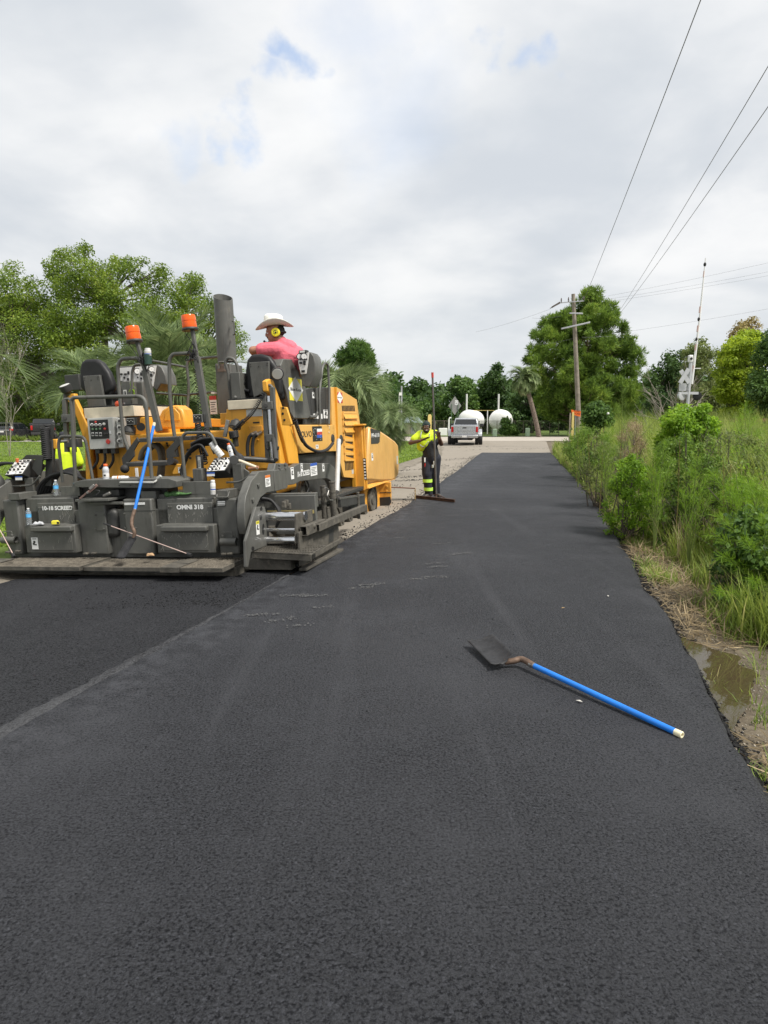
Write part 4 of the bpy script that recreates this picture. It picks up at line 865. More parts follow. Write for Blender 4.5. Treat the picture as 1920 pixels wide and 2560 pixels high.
# ---- chain link fence
m_link = bpy.data.materials.new('chain_link'); m_link.use_nodes = True; nt = m_link.node_tree
bs = nt.nodes['Principled BSDF']; bs.inputs['Base Color'].default_value = (0.17, 0.15, 0.12, 1); bs.inputs['Roughness'].default_value = 0.7
fb = gp(1000, 84); fn = thing('chain_link_fence', 'rusty chain link fence running before the woods and tanks', 'fence', fb)
posts = list(range(1000, 1480, 22)); zt = 1.75
for u in posts:
    p = D(u, 1080, 84)-fb; MB().cyl((p.x, 0, -.15), (p.x, 0, zt), .035, .035, 6).build('post', m_wood, fn)
xa = D(posts[0], 1080, 84).x-fb.x; xb = D(posts[-1], 1080, 84).x-fb.x
MB().cyl((xa, 0, zt), (xb, 0, zt), .025, .025, 6).build('top_rail', m_wood, fn)
mb = MB(); k = int((xb-xa)/0.16)
for i in range(k):
    x = xa+(xb-xa)*i/k; mb.bar((x, .02, 0), (x+zt*0.55, .02, zt), .010, .010); mb.bar((x+zt*0.55, .03, 0), (x, .03, zt), .010, .010)
o = mb.build('wire_mesh', m_link, fn, smooth=0); o['kind'] = 'stuff'
# ---- boxes and marker posts near the fence
def pedestal(label, u, v0, v1, wpx, dist, mt):
    b = gp(u, dist); h = (D(u, v0, dist)-b).z; w = wpx*dist/FPX; th = thing('utility_pedestal', label, 'utility box', b, 'pale green utility boxes')
    MB().bb((-w/2, -w/2, -.05), (w/2, w/2, h*0.86)).build('housing', mt, th, bevel=0.03); MB().prism([(-w*.54, -w*.54, h*.86), (w*.54, -w*.54, h*.86), (w*.4, -w*.3, h), (-w*.4, -w*.3, h)], (0, w, 0)).build('lid', mt, th, bevel=0.02)
pedestal('pale green utility box below the white tank with the shrub', 1237, 1072, 1088, 10, 77.5, m_palegreen)
pedestal('pale green utility box beside the leaning far palm', 1319, 1070, 1088, 10, 77.8, m_palegreen)
def marker(label, u, v0, wpx, dist, mt, n='marker_post'):
    b = gp(u, dist); h = (D(u, v0, dist)-b).z; w = wpx*dist/FPX; o = MB().bb((-w/2, -w/5, -.1), (w/2, w/5, h*0.93)).prism([(-w/2, -w/5, h*.93), (w/2, -w/5, h*.93), (w*.3, -w/5, h), (-w*.3, -w/5, h)], (0, w*.4, 0)).build(n, mt, bevel=0.01); o.location = b
    tag(o, label, 'post', 'marker posts'); return o
marker('pale yellow marker board standing behind the man with the rake', 1074, 1036, 9, 70, m_yellow_post)
b = gp(1122, 82); th = thing('standpipe', 'white bent standpipe beside the silver pickup', 'pipe', b)
MB().tube([(0, 0, 0), (0, 0, 1.9), (.1, 0, 2.1), (.3, 0, 2.1)], .10, 8).build('pipe', m_white, th); MB().bb((-1.2, -.3, 0), (-.2, .3, .9)).build('base_box', m_white, th, bevel=.05)
# ---- diamond sign, seen from behind
b = gp(1139, 56); sg = thing('road_sign', 'back of a grey diamond road sign on two green posts', 'sign', b)
c = D(1137, 1014, 56)-b; rx, rz = 16*56/FPX, 23*56/FPX
bl = MB().prism([(c.x-rx, 0, c.z), (c.x, 0, c.z-rz), (c.x+rx, 0, c.z), (c.x, 0, c.z+rz)], (0, .02, 0)).build('sign_blade', m_alu, sg)
MB().bb((c.x+.0, -.012, c.z+.05), (c.x+.26, -.006, c.z+.42)).build('sticker', m_white, bl)
lettering('lettering', 'No 24\nKEEP', m_black, bl, (c.x+.03, -.013, c.z+.12), (1, 0, 0), (0, 0, 1), .24, .2, .002)
for u in (1129, 1145): q = D(u, 1000, 56)-b; MB().bar((q.x-.02, -.05, -.1), (q.x+.02, -.05, c.z+.15), .07, .04).build('post', m_green_post, sg)
# ---- orange sign and its yellow post near the pole
b = gp(1441, 38); sg = thing('roadwork_sign', 'tilted orange road work sign at the foot of the utility pole', 'sign', b)
q = [D(1428, 1024, 38)-b, D(1452, 1028, 38)-b, D(1451, 1042, 38)-b, D(1430, 1036, 38)-b]
bl = MB().prism([(p.x, 0, p.z) for p in q], (0, .02, 0)).build('sign_blade', m_orange, sg)
lettering('lettering', 'ROAD\nWORK', m_black, bl, (q[3].x+.06, -.004, q[3].z+.02), (1, 0, -.12), (.12, 0, 1), .24, .4, .002)
MB().cyl(((q[0].x+q[1].x)/2, .05, -.1), ((q[0].x+q[1].x)/2, .05, q[0].z), .025, .025, 8).build('post', m_galv, sg)
marker('yellow marker post beside the orange road work sign', 1431, 1030, 6, 36, m_yellow_post); marker('grey wooden stub post beside the orange road work sign', 1424, 1032, 4, 36.5, m_wood)
# ---- shed and roofs
def shed(label, u, v_eave, v_ridge, wpx, dist, wall, roofm, dep=5):
    b = gp(u, dist); w = wpx*dist/FPX; he = (D(u, v_eave, dist)-b).z; hr = (D(u, v_ridge, dist)-b).z; th = thing('shed', label, 'shed', b)
    MB().bb((-w/2, 0, -.1), (w/2, dep, he)).build('wall', wall, th); MB().bb((-w*.12, -.04, 0), (w*.14, -.003, he*.75)).build('door', m_galv, th)
    rf_ = MB().prism([(-w*.56, -.35, he-.08), (-w*.56, dep+.3, he-.08), (-w*.35, dep/2, hr)], (0.001, 0, 0))
    rf_ = MB(); e = w*.58
    P = [(-e, -.4, he-.05), (e, -.4, he-.05), (e*.6, dep/2, hr), (-e*.6, dep/2, hr), (-e, dep+.4, he-.05), (e, dep+.4, he-.05)]
    rf_.add(P+[(x, y, z+.08) for x, y, z in P], [(0, 1, 2, 3), (3, 2, 5, 4), (6, 7, 8, 9), (9, 8, 11, 10), (1, 5, 2), (7, 11, 8), (0, 4, 3), (6, 10, 9), (0, 1, 7, 6), (4, 5, 11, 10)]).build('roof', roofm, th)
m_roof = mat('metal_roof', (0.42, 0.52, 0.58), 0.35, 0.3, var=0.06); m_shedwall = mat('shed_wall', (0.33, 0.29, 0.23), 0.8, var=0.2, scale=3); m_roofw = mat('white_roof', (0.70, 0.74, 0.76), 0.4)
shed('grey walled shed with pale blue metal roof behind the fence', 1033, 1056, 1043, 40, 90, m_shedwall, m_roof)
shed('building with white roof showing between the far trees', 1069, 1028, 1018, 24, 119, m_shedwall, m_roofw)
# ---- railway crossing signal with its raised gate
m_sig = mat('signal_grey', (0.55, 0.56, 0.57), 0.4, 0.4, var=0.1, dust=0.15)
m_sigw = mat('signal_white', (0.78, 0.78, 0.77), 0.4, var=0.05, dust=0.1); m_stripe = mat('faded_stripe', (0.60, 0.42, 0.38), 0.5); m_red = mat('red_paint', (0.50, 0.025, 0.02), 0.4)
ds = 27.0; b = gp(1712, ds); cs = thing('crossing_signal', 'railway crossing signal with crossbuck and raised gate arm above the shrubs', 'crossing signal', b)
def sl(u, v, d=ds): return D(u, v, d)-b
mt_ = sl(1727, 905); ft = sl(1719, 1000); MB().cyl((ft.x-.03, 0, -.1), (mt_.x, 0, mt_.z), .065, .065, 14).build('mast', m_sig, cs)
for v in (925, 950, 975): q = sl(1725-(v-905)*.08, v); MB().cyl((q.x, 0, q.z-.02), (q.x, 0, q.z+.02), .075, .075, 14).build('mast_band', m_galv, cs)
q = sl(1726, 897); be = MB().bb((q.x-.08, -.08, q.z-.14), (q.x+.08, .08, q.z+.14)).build('bell', m_sigw, cs, bevel=.03); MB().cyl((q.x, -.10, q.z), (q.x, -.078, q.z), .05, .05, 14).build('bell_hole', m_black, be)
for (a, c, e_) in [((1702, 926), (1723, 957), .12), ((1722, 922), (1700, 958), .16)]:
    MB().bar(sl(*a, ds-e_), sl(*c, ds-e_), .02, .16, up=(0, 0, 1)).build('crossbuck_blade', m_sig, cs)
q = sl(1707, 967); MB().bb((q.x-.14, -.02, q.z-.16), (q.x+.14, .02, q.z+.14)).build('track_count_sign', m_sig, cs)
q0, q1 = sl(1696, 983), sl(1745, 983); MB().bar(q0, q1, .10, .10).build('light_bar', m_sig, cs)
for (u, v, s_) in [(1705, 990, 1), (1743, 990, -1)]:
    c = sl(u, v); ln_ = MB(); ln_.lathe([(.05, -.12), (.15, -.1), (.17, -.02), (.17, .02), (.12, .03)], c, (s_*.35, -.9, 0), 18); l = ln_.build('signal_light', m_black if s_ < 0 else m_sig, cs)
    MB().lathe([(.12, -.121), (.06, -.14)], c, (s_*.35, -.9, 0), 16).build('housing_back', m_sig, l)
q = sl(1752, 921); MB().bar(sl(1728, 921), q, .03, .03).build('side_bracket', m_sigw, cs)
g0, g1_ = sl(1729, 960), sl(1764, 645); ga = MB().tube([g0, g0.lerp(g1_, .5)+Vector((.03, 0, 0)), g1_], [.055, .04, .02], 8).build('gate_arm', m_sigw, cs)
for t in (0.10, 0.27, 0.42, 0.57, 0.85): p = g0.lerp(g1_, t); e = g0.lerp(g1_, t+.05); MB().cyl(p, e, .052-.028*t, .050-.028*t, 8).build('stripe', m_stripe, ga)
for t in (0.98-.03, 0.52, 0.0+.36): p = g0.lerp(g1_, t); MB().ball(p, (.055, .055, .08), 8, 6).build('gate_lamp', m_black, ga)
MB().bb((ft.x-.2, -.25, .9), (ft.x+.25, .25, 1.5)).build('gate_motor_box', m_sig, cs, bevel=.03)
# ---- flat railway wagon at the right edge
m_rust = mat('rust', (0.16, 0.075, 0.05), 0.9, var=0.35, scale=4, dust=0.3, dcol=(0.08, 0.06, 0.05)); m_iron = mat('dark_iron', (0.035, 0.033, 0.032), 0.7, 0.3)
b = Vector((D(1885, 1080, 30).x, 30, gz(18, 30))); wg = thing('flat_wagon', 'dark flat railway wagon with rusty deck edge behind the brush', 'wagon', b)
zt = (D(1900, 1046, 30)-b).z
MB().bb((0, 0, zt-.14), (9, 2.6, zt)).build('deck', m_rust, wg); MB().bb((.3, .3, zt-.55), (8.7, 2.3, zt-.14)).build('underframe', m_iron, wg)
for x in (1.0, 2.6, 6.4, 8.0):
    MB().cyl((x, .25, zt-1.0), (x, .38, zt-1.0), .42, .42, 20).build('wheel', m_iron, wg)
for x in (0.6, 3.0, 5.4): MB().bb((x, -.05, zt-.5), (x+.12, 0, zt+.0)).build('stake_pocket', m_rust, wg)
MB().bb((-3, -.9, -.1), (9, -.5, .32)).build('rail_platform', m_conc, wg)
# ================================================================ parked vehicles
m_tyre = mat('tyre', (0.02, 0.02, 0.02), 0.8, var=0.2); m_rim = mat('alloy', (0.50, 0.50, 0.51), 0.3, 0.9); m_glassv = mat('car_glass', (0.012, 0.015, 0.017), 0.06, spec=0.8, rvar=0.02)
m_tail = mat('tail_lamp', (0.45, 0.012, 0.012), 0.15, rvar=.03); m_silver = mat('silver_paint', (0.42, 0.435, 0.455), 0.3, 0.5, var=0.04, coat=.6); m_blackcar = mat('black_car_paint', (0.022, 0.022, 0.024), 0.22, 0.2, var=0.05, coat=.6); m_greycar = mat('dark_grey_car_paint', (0.085, 0.087, 0.092), 0.28, 0.5, var=0.05, coat=.6); m_plast = mat('black_plastic', (0.03, 0.03, 0.03), 0.6); m_plate = mat('number_plate', (0.72, 0.70, 0.68), 0.5)
def wheel_at(par, x, y, r, w, side):
    tw = MB().lathe([(r*.62, -w/2), (r*.95, -w/2), (r, -w*.3), (r, w*.3), (r*.95, w/2), (r*.62, w/2)], (x, y, r), (1, 0, 0), 28).build('wheel', m_tyre, par, smooth=40)
    MB().lathe([(r*.62, 0), (r*.60, .02), (r*.5, .0), (r*.2, .02), (r*.12, .04)], (x+side*w*.38, y, r), (side, 0, 0), 20).build('rim', m_rim, tw, smooth=40)
def pickup(label, pos, yaw, paint, dually, steps, plate_txt):
    M4 = Matrix.Translation(pos) @ Matrix.Rotation(-yaw, 4, 'Z'); c = thing('pickup_truck', label, 'pickup', mat4=M4)
    w = 1.00; z0, zb, zr = .55, 1.42, 1.98
    # bed and lower body in profile
    prof = [(0.0, .70), (0.0, zb), (2.05, zb), (2.05, 1.30), (4.55, 1.30), (4.7, 1.32), (6.1, 1.22), (6.3, 1.0), (6.3, .55), (5.95, .5), (5.85, .75), (5.6, .92), (5.2, .92), (4.95, .75), (4.85, .5), (1.85, .5), (1.75, .78), (1.5, .95), (1.1, .95), (.85, .78), (.75, .55), (.05, .60)]
    bd_ = MB().prism([(-w, y, z) for y, z in prof], (2*w, 0, 0)).build('body', paint, c, bevel=.05, seg=3)
    MB().bb((-w+.08, .10, zb-.45), (w-.08, 2.0, zb+.004)).build('bed_floor', m_plast, bd_)
    cabp = [(2.08, 1.30), (2.15, 1.55), (2.35, zr-.06), (2.6, zr), (3.9, zr), (4.2, zr-.06), (4.95, 1.32)]
    cb_ = MB(); n = len(cabp); P = [(-(w-.04) if z < 1.5 else -(w-.04)+(z-1.4)*.26, y, z) for y, z in cabp]+[((w-.04) if z < 1.5 else (w-.04)-(z-1.4)*.26, y, z) for y, z in cabp]
    cb_.add(P, [tuple(range(n)), tuple(range(2*n-1, n-1, -1))]+[(i, (i+1) % n, n+(i+1) % n, n+i) for i in range(n)]); cb_.build('cab', paint, c, bevel=.04, seg=3)
    x1 = w-.16
    MB().prism([(-x1, 2.125, 1.50), (x1, 2.125, 1.50), (x1-.09, 2.30, zr-.10), (-x1+.09, 2.30, zr-.10)], (0, -.02, .004)).build('rear_window', m_glassv, c, bevel=.02)
    for s in (-1, 1):
        for (ya, yb2) in ((2.45, 3.2), (3.28, 4.35)):
            xs = s*(w-.035); xt = s*(w-.15)
            MB().prism([(xs, ya, 1.42), (xs, yb2+.12, 1.42), (xt, yb2-.25 if yb2 > 4 else yb2, zr-.12), (xt, ya+.05, zr-.12)], (s*.012, 0, 0)).build('side_window', m_glassv, c)
        MB().bb((s*(w-.20), -.012, .93), (s*(w-.02), .10, 1.34)).build('tail_light', m_tail, c, bevel=.03)
        MB().bb((s*(w+.02), 4.15, 1.30), (s*(w+.30), 4.25, 1.55)).build('mirror', m_plast, c, bevel=.04)
        wheel_at(c, s*(w-.13), 1.30, .40, .26, s); wheel_at(c, s*(w-.13), 5.40, .40, .26, s)
        if dually:
            wheel_at(c, s*(w+.15), 1.30, .40, .26, s)
            fl_ = [(.62, .62), (.72, .88), (.98, 1.08), (1.3, 1.15), (1.62, 1.08), (1.88, .88), (1.98, .62), (1.85, .62), (1.72, .84), (1.3, 1.0), (.88, .84), (.75, .62)]
            MB().prism([(s*(w-.02), y, z) for y, z in fl_], (s*.27, 0, 0)).build('fender', paint, c, bevel=.06, seg=3)
    tg = MB().bb((-w+.2, -.03, .80), (w-.2, -.008, zb-.02)).build('tailgate', paint, c, bevel=.02); MB().bb((-.5, -.04, 1.02), (.5, -.028, 1.16)).build('tailgate_emboss', paint, tg, bevel=.01); MB().bb((-.14, -.042, 1.22), (.14, -.028, 1.30)).build('handle', m_plast, tg, bevel=.01)
    bm_ = MB().bb((-w+.02, -.18, .52), (w-.02, .02, .74)).build('rear_bumper', m_rim if dually else m_plast, c, bevel=.04)
    pt = MB().bb((-.16, -.19, .56), (.16, -.183, .70)).build('number_plate', m_plate, bm_)
    MB().bb((-.55, .2, .35), (.55, 5.8, .55)).build('chassis', m_plast, c); MB().bb((-.22, -.30, .38), (.22, 0, .48)).build('tow_hitch', m_plast, c, bevel=.02)
    MB().cyl((-w+.2, .55, .52), (-w+.2, 1.0, .52), .05, .05, 8).build('exhaust', m_rim, c); MB().bb((-w+.06, 2.2, .42), (w-.06, 4.6, .50)).build('running_board', m_plast, c, bevel=.02)
    return c
p = D(1161, 1110, 50); pickup('silver dual rear wheel pickup truck parked at the end of the road', Vector((p.x, 50, gz(p.x, 50)+.03)), R(9), m_silver, True, True, '')
p = D(122, 1090, 62); pickup('black pickup truck parked behind the lawn beside the grey car', Vector((p.x, 61, -.06)), R(-24), m_blackcar, False, False, '')
def suv(label, pos, yaw, paint):
    M4 = Matrix.Translation(pos) @ Matrix.Rotation(-yaw, 4, 'Z'); c = thing('parked_car', label, 'car', mat4=M4); w = .91
    prof = [(0.0, .55), (-.02, .9), (.08, 1.05), (.3, 1.0), (4.3, .98), (4.6, .85), (4.65, .45), (4.3, .35), (4.2, .6), (3.95, .72), (3.6, .72), (3.35, .6), (3.25, .3), (1.3, .3), (1.2, .6), (.95, .72), (.6, .72), (.35, .6), (.25, .38)]
    MB().prism([(-w, y, z) for y, z in prof], (2*w, 0, 0)).build('body', paint, c, bevel=.06, seg=3)
    cab = [(.06, 1.0), (.35, 1.50), (.7, 1.60), (2.4, 1.60), (2.8, 1.52), (3.6, 1.0)]; n = len(cab); P = [(-w+.03+(z-1)*.28, y, z) for y, z in cab]+[(w-.03-(z-1)*.28, y, z) for y, z in cab]
    MB().add(P, [tuple(range(n)), tuple(range(2*n-1, n-1, -1))]+[(i, (i+1) % n, n+(i+1) % n, n+i) for i in range(n)]).build('cabin', paint, c, bevel=.05, seg=3)
    MB().prism([(-.70, .10, 1.08), (.70, .10, 1.08), (.60, .30, 1.43), (-.60, .30, 1.43)], (0, -.03, .015)).build('rear_window', m_glassv, c, bevel=.02)
    for s in (-1, 1):
        for (a, b2) in ((.55, 1.4), (1.48, 2.9)): MB().prism([(s*(w-.03), a, 1.05), (s*(w-.03), b2+.3*(b2 > 2), 1.05), (s*(w-.13), b2-.1, 1.48), (s*(w-.13), a+.1, 1.48)], (s*.012, 0, 0)).build('side_window', m_glassv, c)
        MB().bb((s*(w-.26), -.03, .88), (s*(w+.005), .14, 1.06)).build('tail_light', m_tail, c, bevel=.03); wheel_at(c, s*(w-.11), .78, .34, .22, s); wheel_at(c, s*(w-.11), 3.78, .34, .22, s); MB().bb((s*w, 2.75, 1.02), (s*(w+.2), 2.85, 1.18)).build('mirror', paint, c, bevel=.03)
    bm_ = MB().bb((-w+.04, -.10, .38), (w-.04, .05, .62)).build('rear_bumper', m_plast, c, bevel=.04); MB().bb((-.16, -.035, .74), (.16, -.024, .88)).build('number_plate', m_plate, c); MB().bb((-.5, -.03, .90), (.5, -.005, .95)).build('trim_bar', m_rim, c, bevel=.01); MB().bb((-.6, .02, 1.56), (.6, .4, 1.63)).build('roof_spoiler', paint, c, bevel=.02)
p = D(12, 1090, 61); suv('dark grey hatchback car parked behind the lawn', Vector((p.x, 60.6, -.06)), R(-6), m_greycar)
# low plants between lawn and street
lfp = leafmat('border_plant', (0.07, 0.12, 0.02), (0.22, 0.30, 0.05), None, .35, 2)
for i, (u, lb) in enumerate([(5, 'small spiky border plant behind the lawn, left of the car wheel'), (30, 'small spiky border plant behind the lawn, under the hatchback bumper'), (50, 'small spiky border plant between hatchback and black pickup'), (88, 'spreading spiky border plant in front of the black pickup')]):
    p = D(u, 1100, 56.5); p.z = gz(p.x, p.y)+.1; r_ = np.random.RandomState(i); n = 160; az = r_.rand(n)*6.28; T = np.stack([np.cos(az), np.sin(az), .4+r_.rand(n)], 1); NN = unit(np.cross(T, r_.normal(size=(n, 3))))
    V, F = leaf_quads(r_.normal(size=(n, 3))*np.array([.12, .12, .02]), NN, unit(T), .45+.3*r_.rand(n), .06); o = npmesh('border_plant', V, F, lfp); o.location = p; tag(o, lb, 'plant', 'border plants')
# ================================================================ the asphalt paver
YAW, ROLL = R(14), R(2.6)
_f = Vector((math.sin(YAW), math.cos(YAW), 0)); _r = Vector((math.cos(YAW), -math.sin(YAW), 0))
PXv = _r*math.cos(ROLL)+Zv*math.sin(ROLL); PZv = Zv*math.cos(ROLL)-_r*math.sin(ROLL); PYv = _f
PO = Vector((-3.3968, 7.6039, -0.0795))
PM = Matrix(((PXv.x, PYv.x, PZv.x, PO.x), (PXv.y, PYv.y, PZv.y, PO.y), (PXv.z, PYv.z, PZv.z, PO.z), (0, 0, 0, 1)))
PMi = PM.inverted(); PC = PMi @ Vector((0, 0, CAMH)); PMr = PMi.to_3x3()
def PL(u, v, **k):
    """pixel -> paver coordinates on the plane x=, y= or z="""
    d = PMr @ ray(u, v); (ax, val), = k.items(); i = 'xyz'.index(ax)
    return PC + d*((val-PC[i])/d[i])
pv = thing('asphalt_paver', 'large yellow and dark grey tracked asphalt paver with rear screed', 'paver', mat4=PM)
g_ = mat('paver_grey', (0.098, 0.098, 0.089), 0.5, var=0.18, scale=3, dust=0.42, dcol=(0.20, 0.18, 0.15), dscale=6, bump=0.08, bscale=50, streak=0.55)
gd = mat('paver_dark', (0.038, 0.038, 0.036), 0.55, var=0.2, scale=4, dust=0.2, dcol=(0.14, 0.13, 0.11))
gdirty = mat('paver_grimy', (0.080, 0.073, 0.060), 0.8, var=0.4, scale=9, dust=0.6, dcol=(0.20, 0.175, 0.135), dscale=12, bump=0.6, bscale=45)
yl = mat('paver_yellow', (0.76, 0.37, 0.040), 0.42, var=0.07, scale=2.0, dust=0.26, dcol=(0.36, 0.22, 0.09), dscale=4, streak=0.28)
yl2 = mat('paver_yellow_worn', (0.72, 0.35, 0.05), 0.5, var=0.12, scale=4, dust=0.4, dcol=(0.30, 0.17, 0.07), dscale=7, streak=0.4)
crm = mat('cream_edge', (0.62, 0.55, 0.42), 0.6, var=0.15, scale=6, dust=0.35, dcol=(0.45, 0.30, 0.12))
gbar = mat('grating_dusty', (0.17, 0.15, 0.12), 0.8, var=0.45, scale=12, dust=0.5, dcol=(0.34, 0.30, 0.24), dscale=9)
yl_sheen = mat('paver_yellow_sheen', (0.70, 0.395, 0.10), 0.42, var=0.06, scale=2.0, dust=0.25, dcol=(0.42, 0.27, 0.11), dscale=4, streak=0.18)  # same yellow with the side faces' sheen put into the colour, plus dust
rub = mat('black_rubber', (0.017, 0.017, 0.018), 0.65, var=0.25, scale=10)
chrome = mat('chrome_rod', (0.62, 0.63, 0.65), 0.16, 1.0, var=0.08, scale=20)
steel = mat('bare_steel', (0.32, 0.31, 0.29), 0.42, 0.85, var=0.2, scale=8, dust=0.2)
vinyl = mat('seat_vinyl', (0.008, 0.008, 0.009), 0.55, var=0.2)
lgrey = mat('panel_grey', (0.50, 0.50, 0.47), 0.5, var=0.06, dust=0.15, dcol=(0.35, 0.32, 0.26))
facia = mat('facia_white', (0.72, 0.71, 0.68), 0.45, var=0.05, dust=0.15, dcol=(0.4, 0.36, 0.3))
wht = mat('decal_white', (0.80, 0.80, 0.78), 0.5, var=0.04, dust=0.1, dcol=(0.5, 0.45, 0.38))
blk = m_black; redm = m_red; dec_y = mat('decal_yellow', (0.75, 0.66, 0.05), 0.5); dec_b = mat('decal_blue', (0.03, 0.10, 0.42), 0.5); dec_r = mat('decal_red', (0.50, 0.05, 0.04), 0.5); dec_o = mat('decal_orange', (0.70, 0.20, 0.04), 0.5)
orange = bpy.data.materials.new('beacon_orange'); orange.use_nodes = True; _b = orange.node_tree.nodes['Principled BSDF']; _b.inputs['Base Color'].default_value = (0.95, 0.13, 0.005, 1); _b.inputs['Roughness'].default_value = 0.22; _b.inputs['Transmission Weight'].default_value = 0.15; _b.inputs['Subsurface Weight'].default_value = 0.0
yband = mat('dull_yellow', (0.42, 0.34, 0.13), 0.7, var=0.3, scale=10)
def part(mb, n, m, p=None, bevel=0.004, smooth=35): return mb.build(n, m, p or pv, bevel=bevel, smooth=smooth)
def by(n, m, u0, v0, u1, v1, y, dep, p=None, bevel=0.005):          # a box whose rear face lies on the plane y
    a = PL(u0, v0, y=y); b_ = PL(u1, v1, y=y); return part(MB().bb((a.x, y, a.z), (b_.x, y+dep, b_.z)), n, m, p, bevel)
def bx_(n, m, u0, v0, u1, v1, x, dep, p=None, bevel=0.005):         # a box whose right face lies on the plane x
    a = PL(u0, v0, x=x); b_ = PL(u1, v1, x=x); return part(MB().bb((x, a.y, a.z), (x-dep, b_.y, b_.z)), n, m, p, bevel)
def polyx(n, m, pts, x, dep, p=None, bevel=0.005): return part(MB().prism([PL(u, v, x=x) for u, v in pts], (-dep, 0, 0)), n, m, p, bevel)
def polyy(n, m, pts, y, dep, p=None, bevel=0.005): return part(MB().prism([PL(u, v, y=y) for u, v in pts], (0, dep, 0)), n, m, p, bevel)
def fillet(pts, r, k=5):
    pts = [Vector(p) for p in pts]; out = [pts[0]]
    for i in range(1, len(pts)-1):
        a, b_, c = pts[i-1], pts[i], pts[i+1]; d0 = (a-b_); d1 = (c-b_); q = min(r, d0.length*.45, d1.length*.45); s = b_+d0.normalized()*q; e = b_+d1.normalized()*q
        for j in range(k+1):
            t = j/k; out.append(s*(1-t)**2+b_*2*t*(1-t)+e*t*t)
    return out+[pts[-1]]
def rail(n, pts, r=0.024, fr=0.09, m=None, p=None, seg=10): return part(MB().tube(fillet(pts, fr), r, seg), n, m or g_, p, 0, 60)
def Y(pts, y): return [PL(u, v, y=y) for u, v in pts]
def X(pts, x): return [PL(u, v, x=x) for u, v in pts]
def coil(n, a, b_, rad=0.022, r=0.006, turns=30, sag=0.0, p=None, m=None):
    a, b_ = Vector(a), Vector(b_); d = (b_-a).normalized(); e = d.orthogonal().normalized(); g = d.cross(e); P = []; N_ = turns*8
    for i in range(N_+1):
        t = i/N_; c = a.lerp(b_, t)-Vector((0, 0, sag*4*t*(1-t))); an = 2*math.pi*turns*t; P.append(c+(e*math.cos(an)+g*math.sin(an))*rad)
    return part(MB().tube(P, r, 4), n, m or rub, p, 0, 180)
def bez(pts, n=14):
    """smooth curve through points"""
    pts = [Vector(p) for p in pts]; out = []
    for i in range(len(pts)-1):
        p0 = pts[max(0, i-1)]; p1 = pts[i]; p2 = pts[i+1]; p3 = pts[min(len(pts)-1, i+2)]
        for k in range(n):
            t = k/n; out.append(0.5*((2*p1)+(p2-p0)*t+(2*p0-5*p1+4*p2-p3)*t*t+(3*p1-p0-3*p2+p3)*t**3))
    return out+[pts[-1]]
def hose(n, pts, r=0.018, p=None, m=None): return part(MB().tube(bez(pts, 8), r, 8), n, m or rub, p, 0, 180)
def bolts(pts, ax, r=0.013, h=0.01, p=None, m=None):
    for q in pts: part(MB().lathe([(r, 0), (r, h*0.8), (r*0.7, h)], q, ax, 6), 'bolt', m or g_, p, 0)
def decal(n, m, u0, v0, u1, v1, p=None, mark=None, bar=None, **k):
    (ax, val), = k.items(); a = PL(u0, v0, **k); b_ = PL(u1, v1, **k)
    if ax == 'y': o = part(MB().bb((a.x, val-.003, a.z), (b_.x, val-.001, b_.z)), n, m, p, 0)
    else: o = part(MB().bb((val+.001, a.y, a.z), (val+.003, b_.y, b_.z)), n, m, p, 0)
    def strip(f0, f1, g0, g1, mm, nm):
        if ax == 'y': part(MB().bb((a.x+(b_.x-a.x)*f0, val-.005, a.z+(b_.z-a.z)*g0), (a.x+(b_.x-a.x)*f1, val-.0032, a.z+(b_.z-a.z)*g1)), nm, mm, o, 0)
        else: part(MB().bb((val+.0032, a.y+(b_.y-a.y)*f0, a.z+(b_.z-a.z)*g0), (val+.005, a.y+(b_.y-a.y)*f1, a.z+(b_.z-a.z)*g1)), nm, mm, o, 0)
    if bar: strip(0, 1, 0, .22, bar, 'heading_band')
    if mark == 'lines':
        for i in range(5): strip(.12, .88-.12*(i % 3), .34+.12*i, .38+.12*i, blk, 'print_line')
    if mark == 'symbol':
        strip(.3, .62, .28, .45, blk, 'symbol'); strip(.2, .5, .45, .62, blk, 'symbol'); strip(.45, .8, .56, .66, blk, 'symbol'); strip(.15, .85, .08, .14, blk, 'print_line')
    return o
# ---------------------------------------------------------------- screed
FY = 0.66
sp = part(MB().bb((-1.72, .30, -.035), (1.72, .75, .075)).bb((-1.72, .75, -.03), (1.72, 1.25, .12)), 'screed_plate', gdirty, None, .008)
part(MB().bb((-1.68, .70, .10), (1.68, 1.35, .70)), 'screed_body', g_, None, .01)
# towers
TW = {}
for (u0, u1, v0) in [(5, 58, 1250), (538, 600, 1247)]:
    t = by('screed_tower', g_, u0, v0, u1, 1387, .60, .55, bevel=.02); TW[u0] = t
tr = TW[538]; tl = TW[5]
by('tower_cap', g_, 540, 1226, 570, 1247, .58, .3, tr, .006); by('tower_cap', g_, 20, 1234, 50, 1250, .58, .3, tl, .006)
q0 = PL(541, 1243, y=.56); q1 = PL(569, 1243, y=.56)
rail('cap_handle', [q0+Vector((0, .05, .06)), q0, q1, q1+Vector((0, .05, .06))], .008, .02, g_, tr)
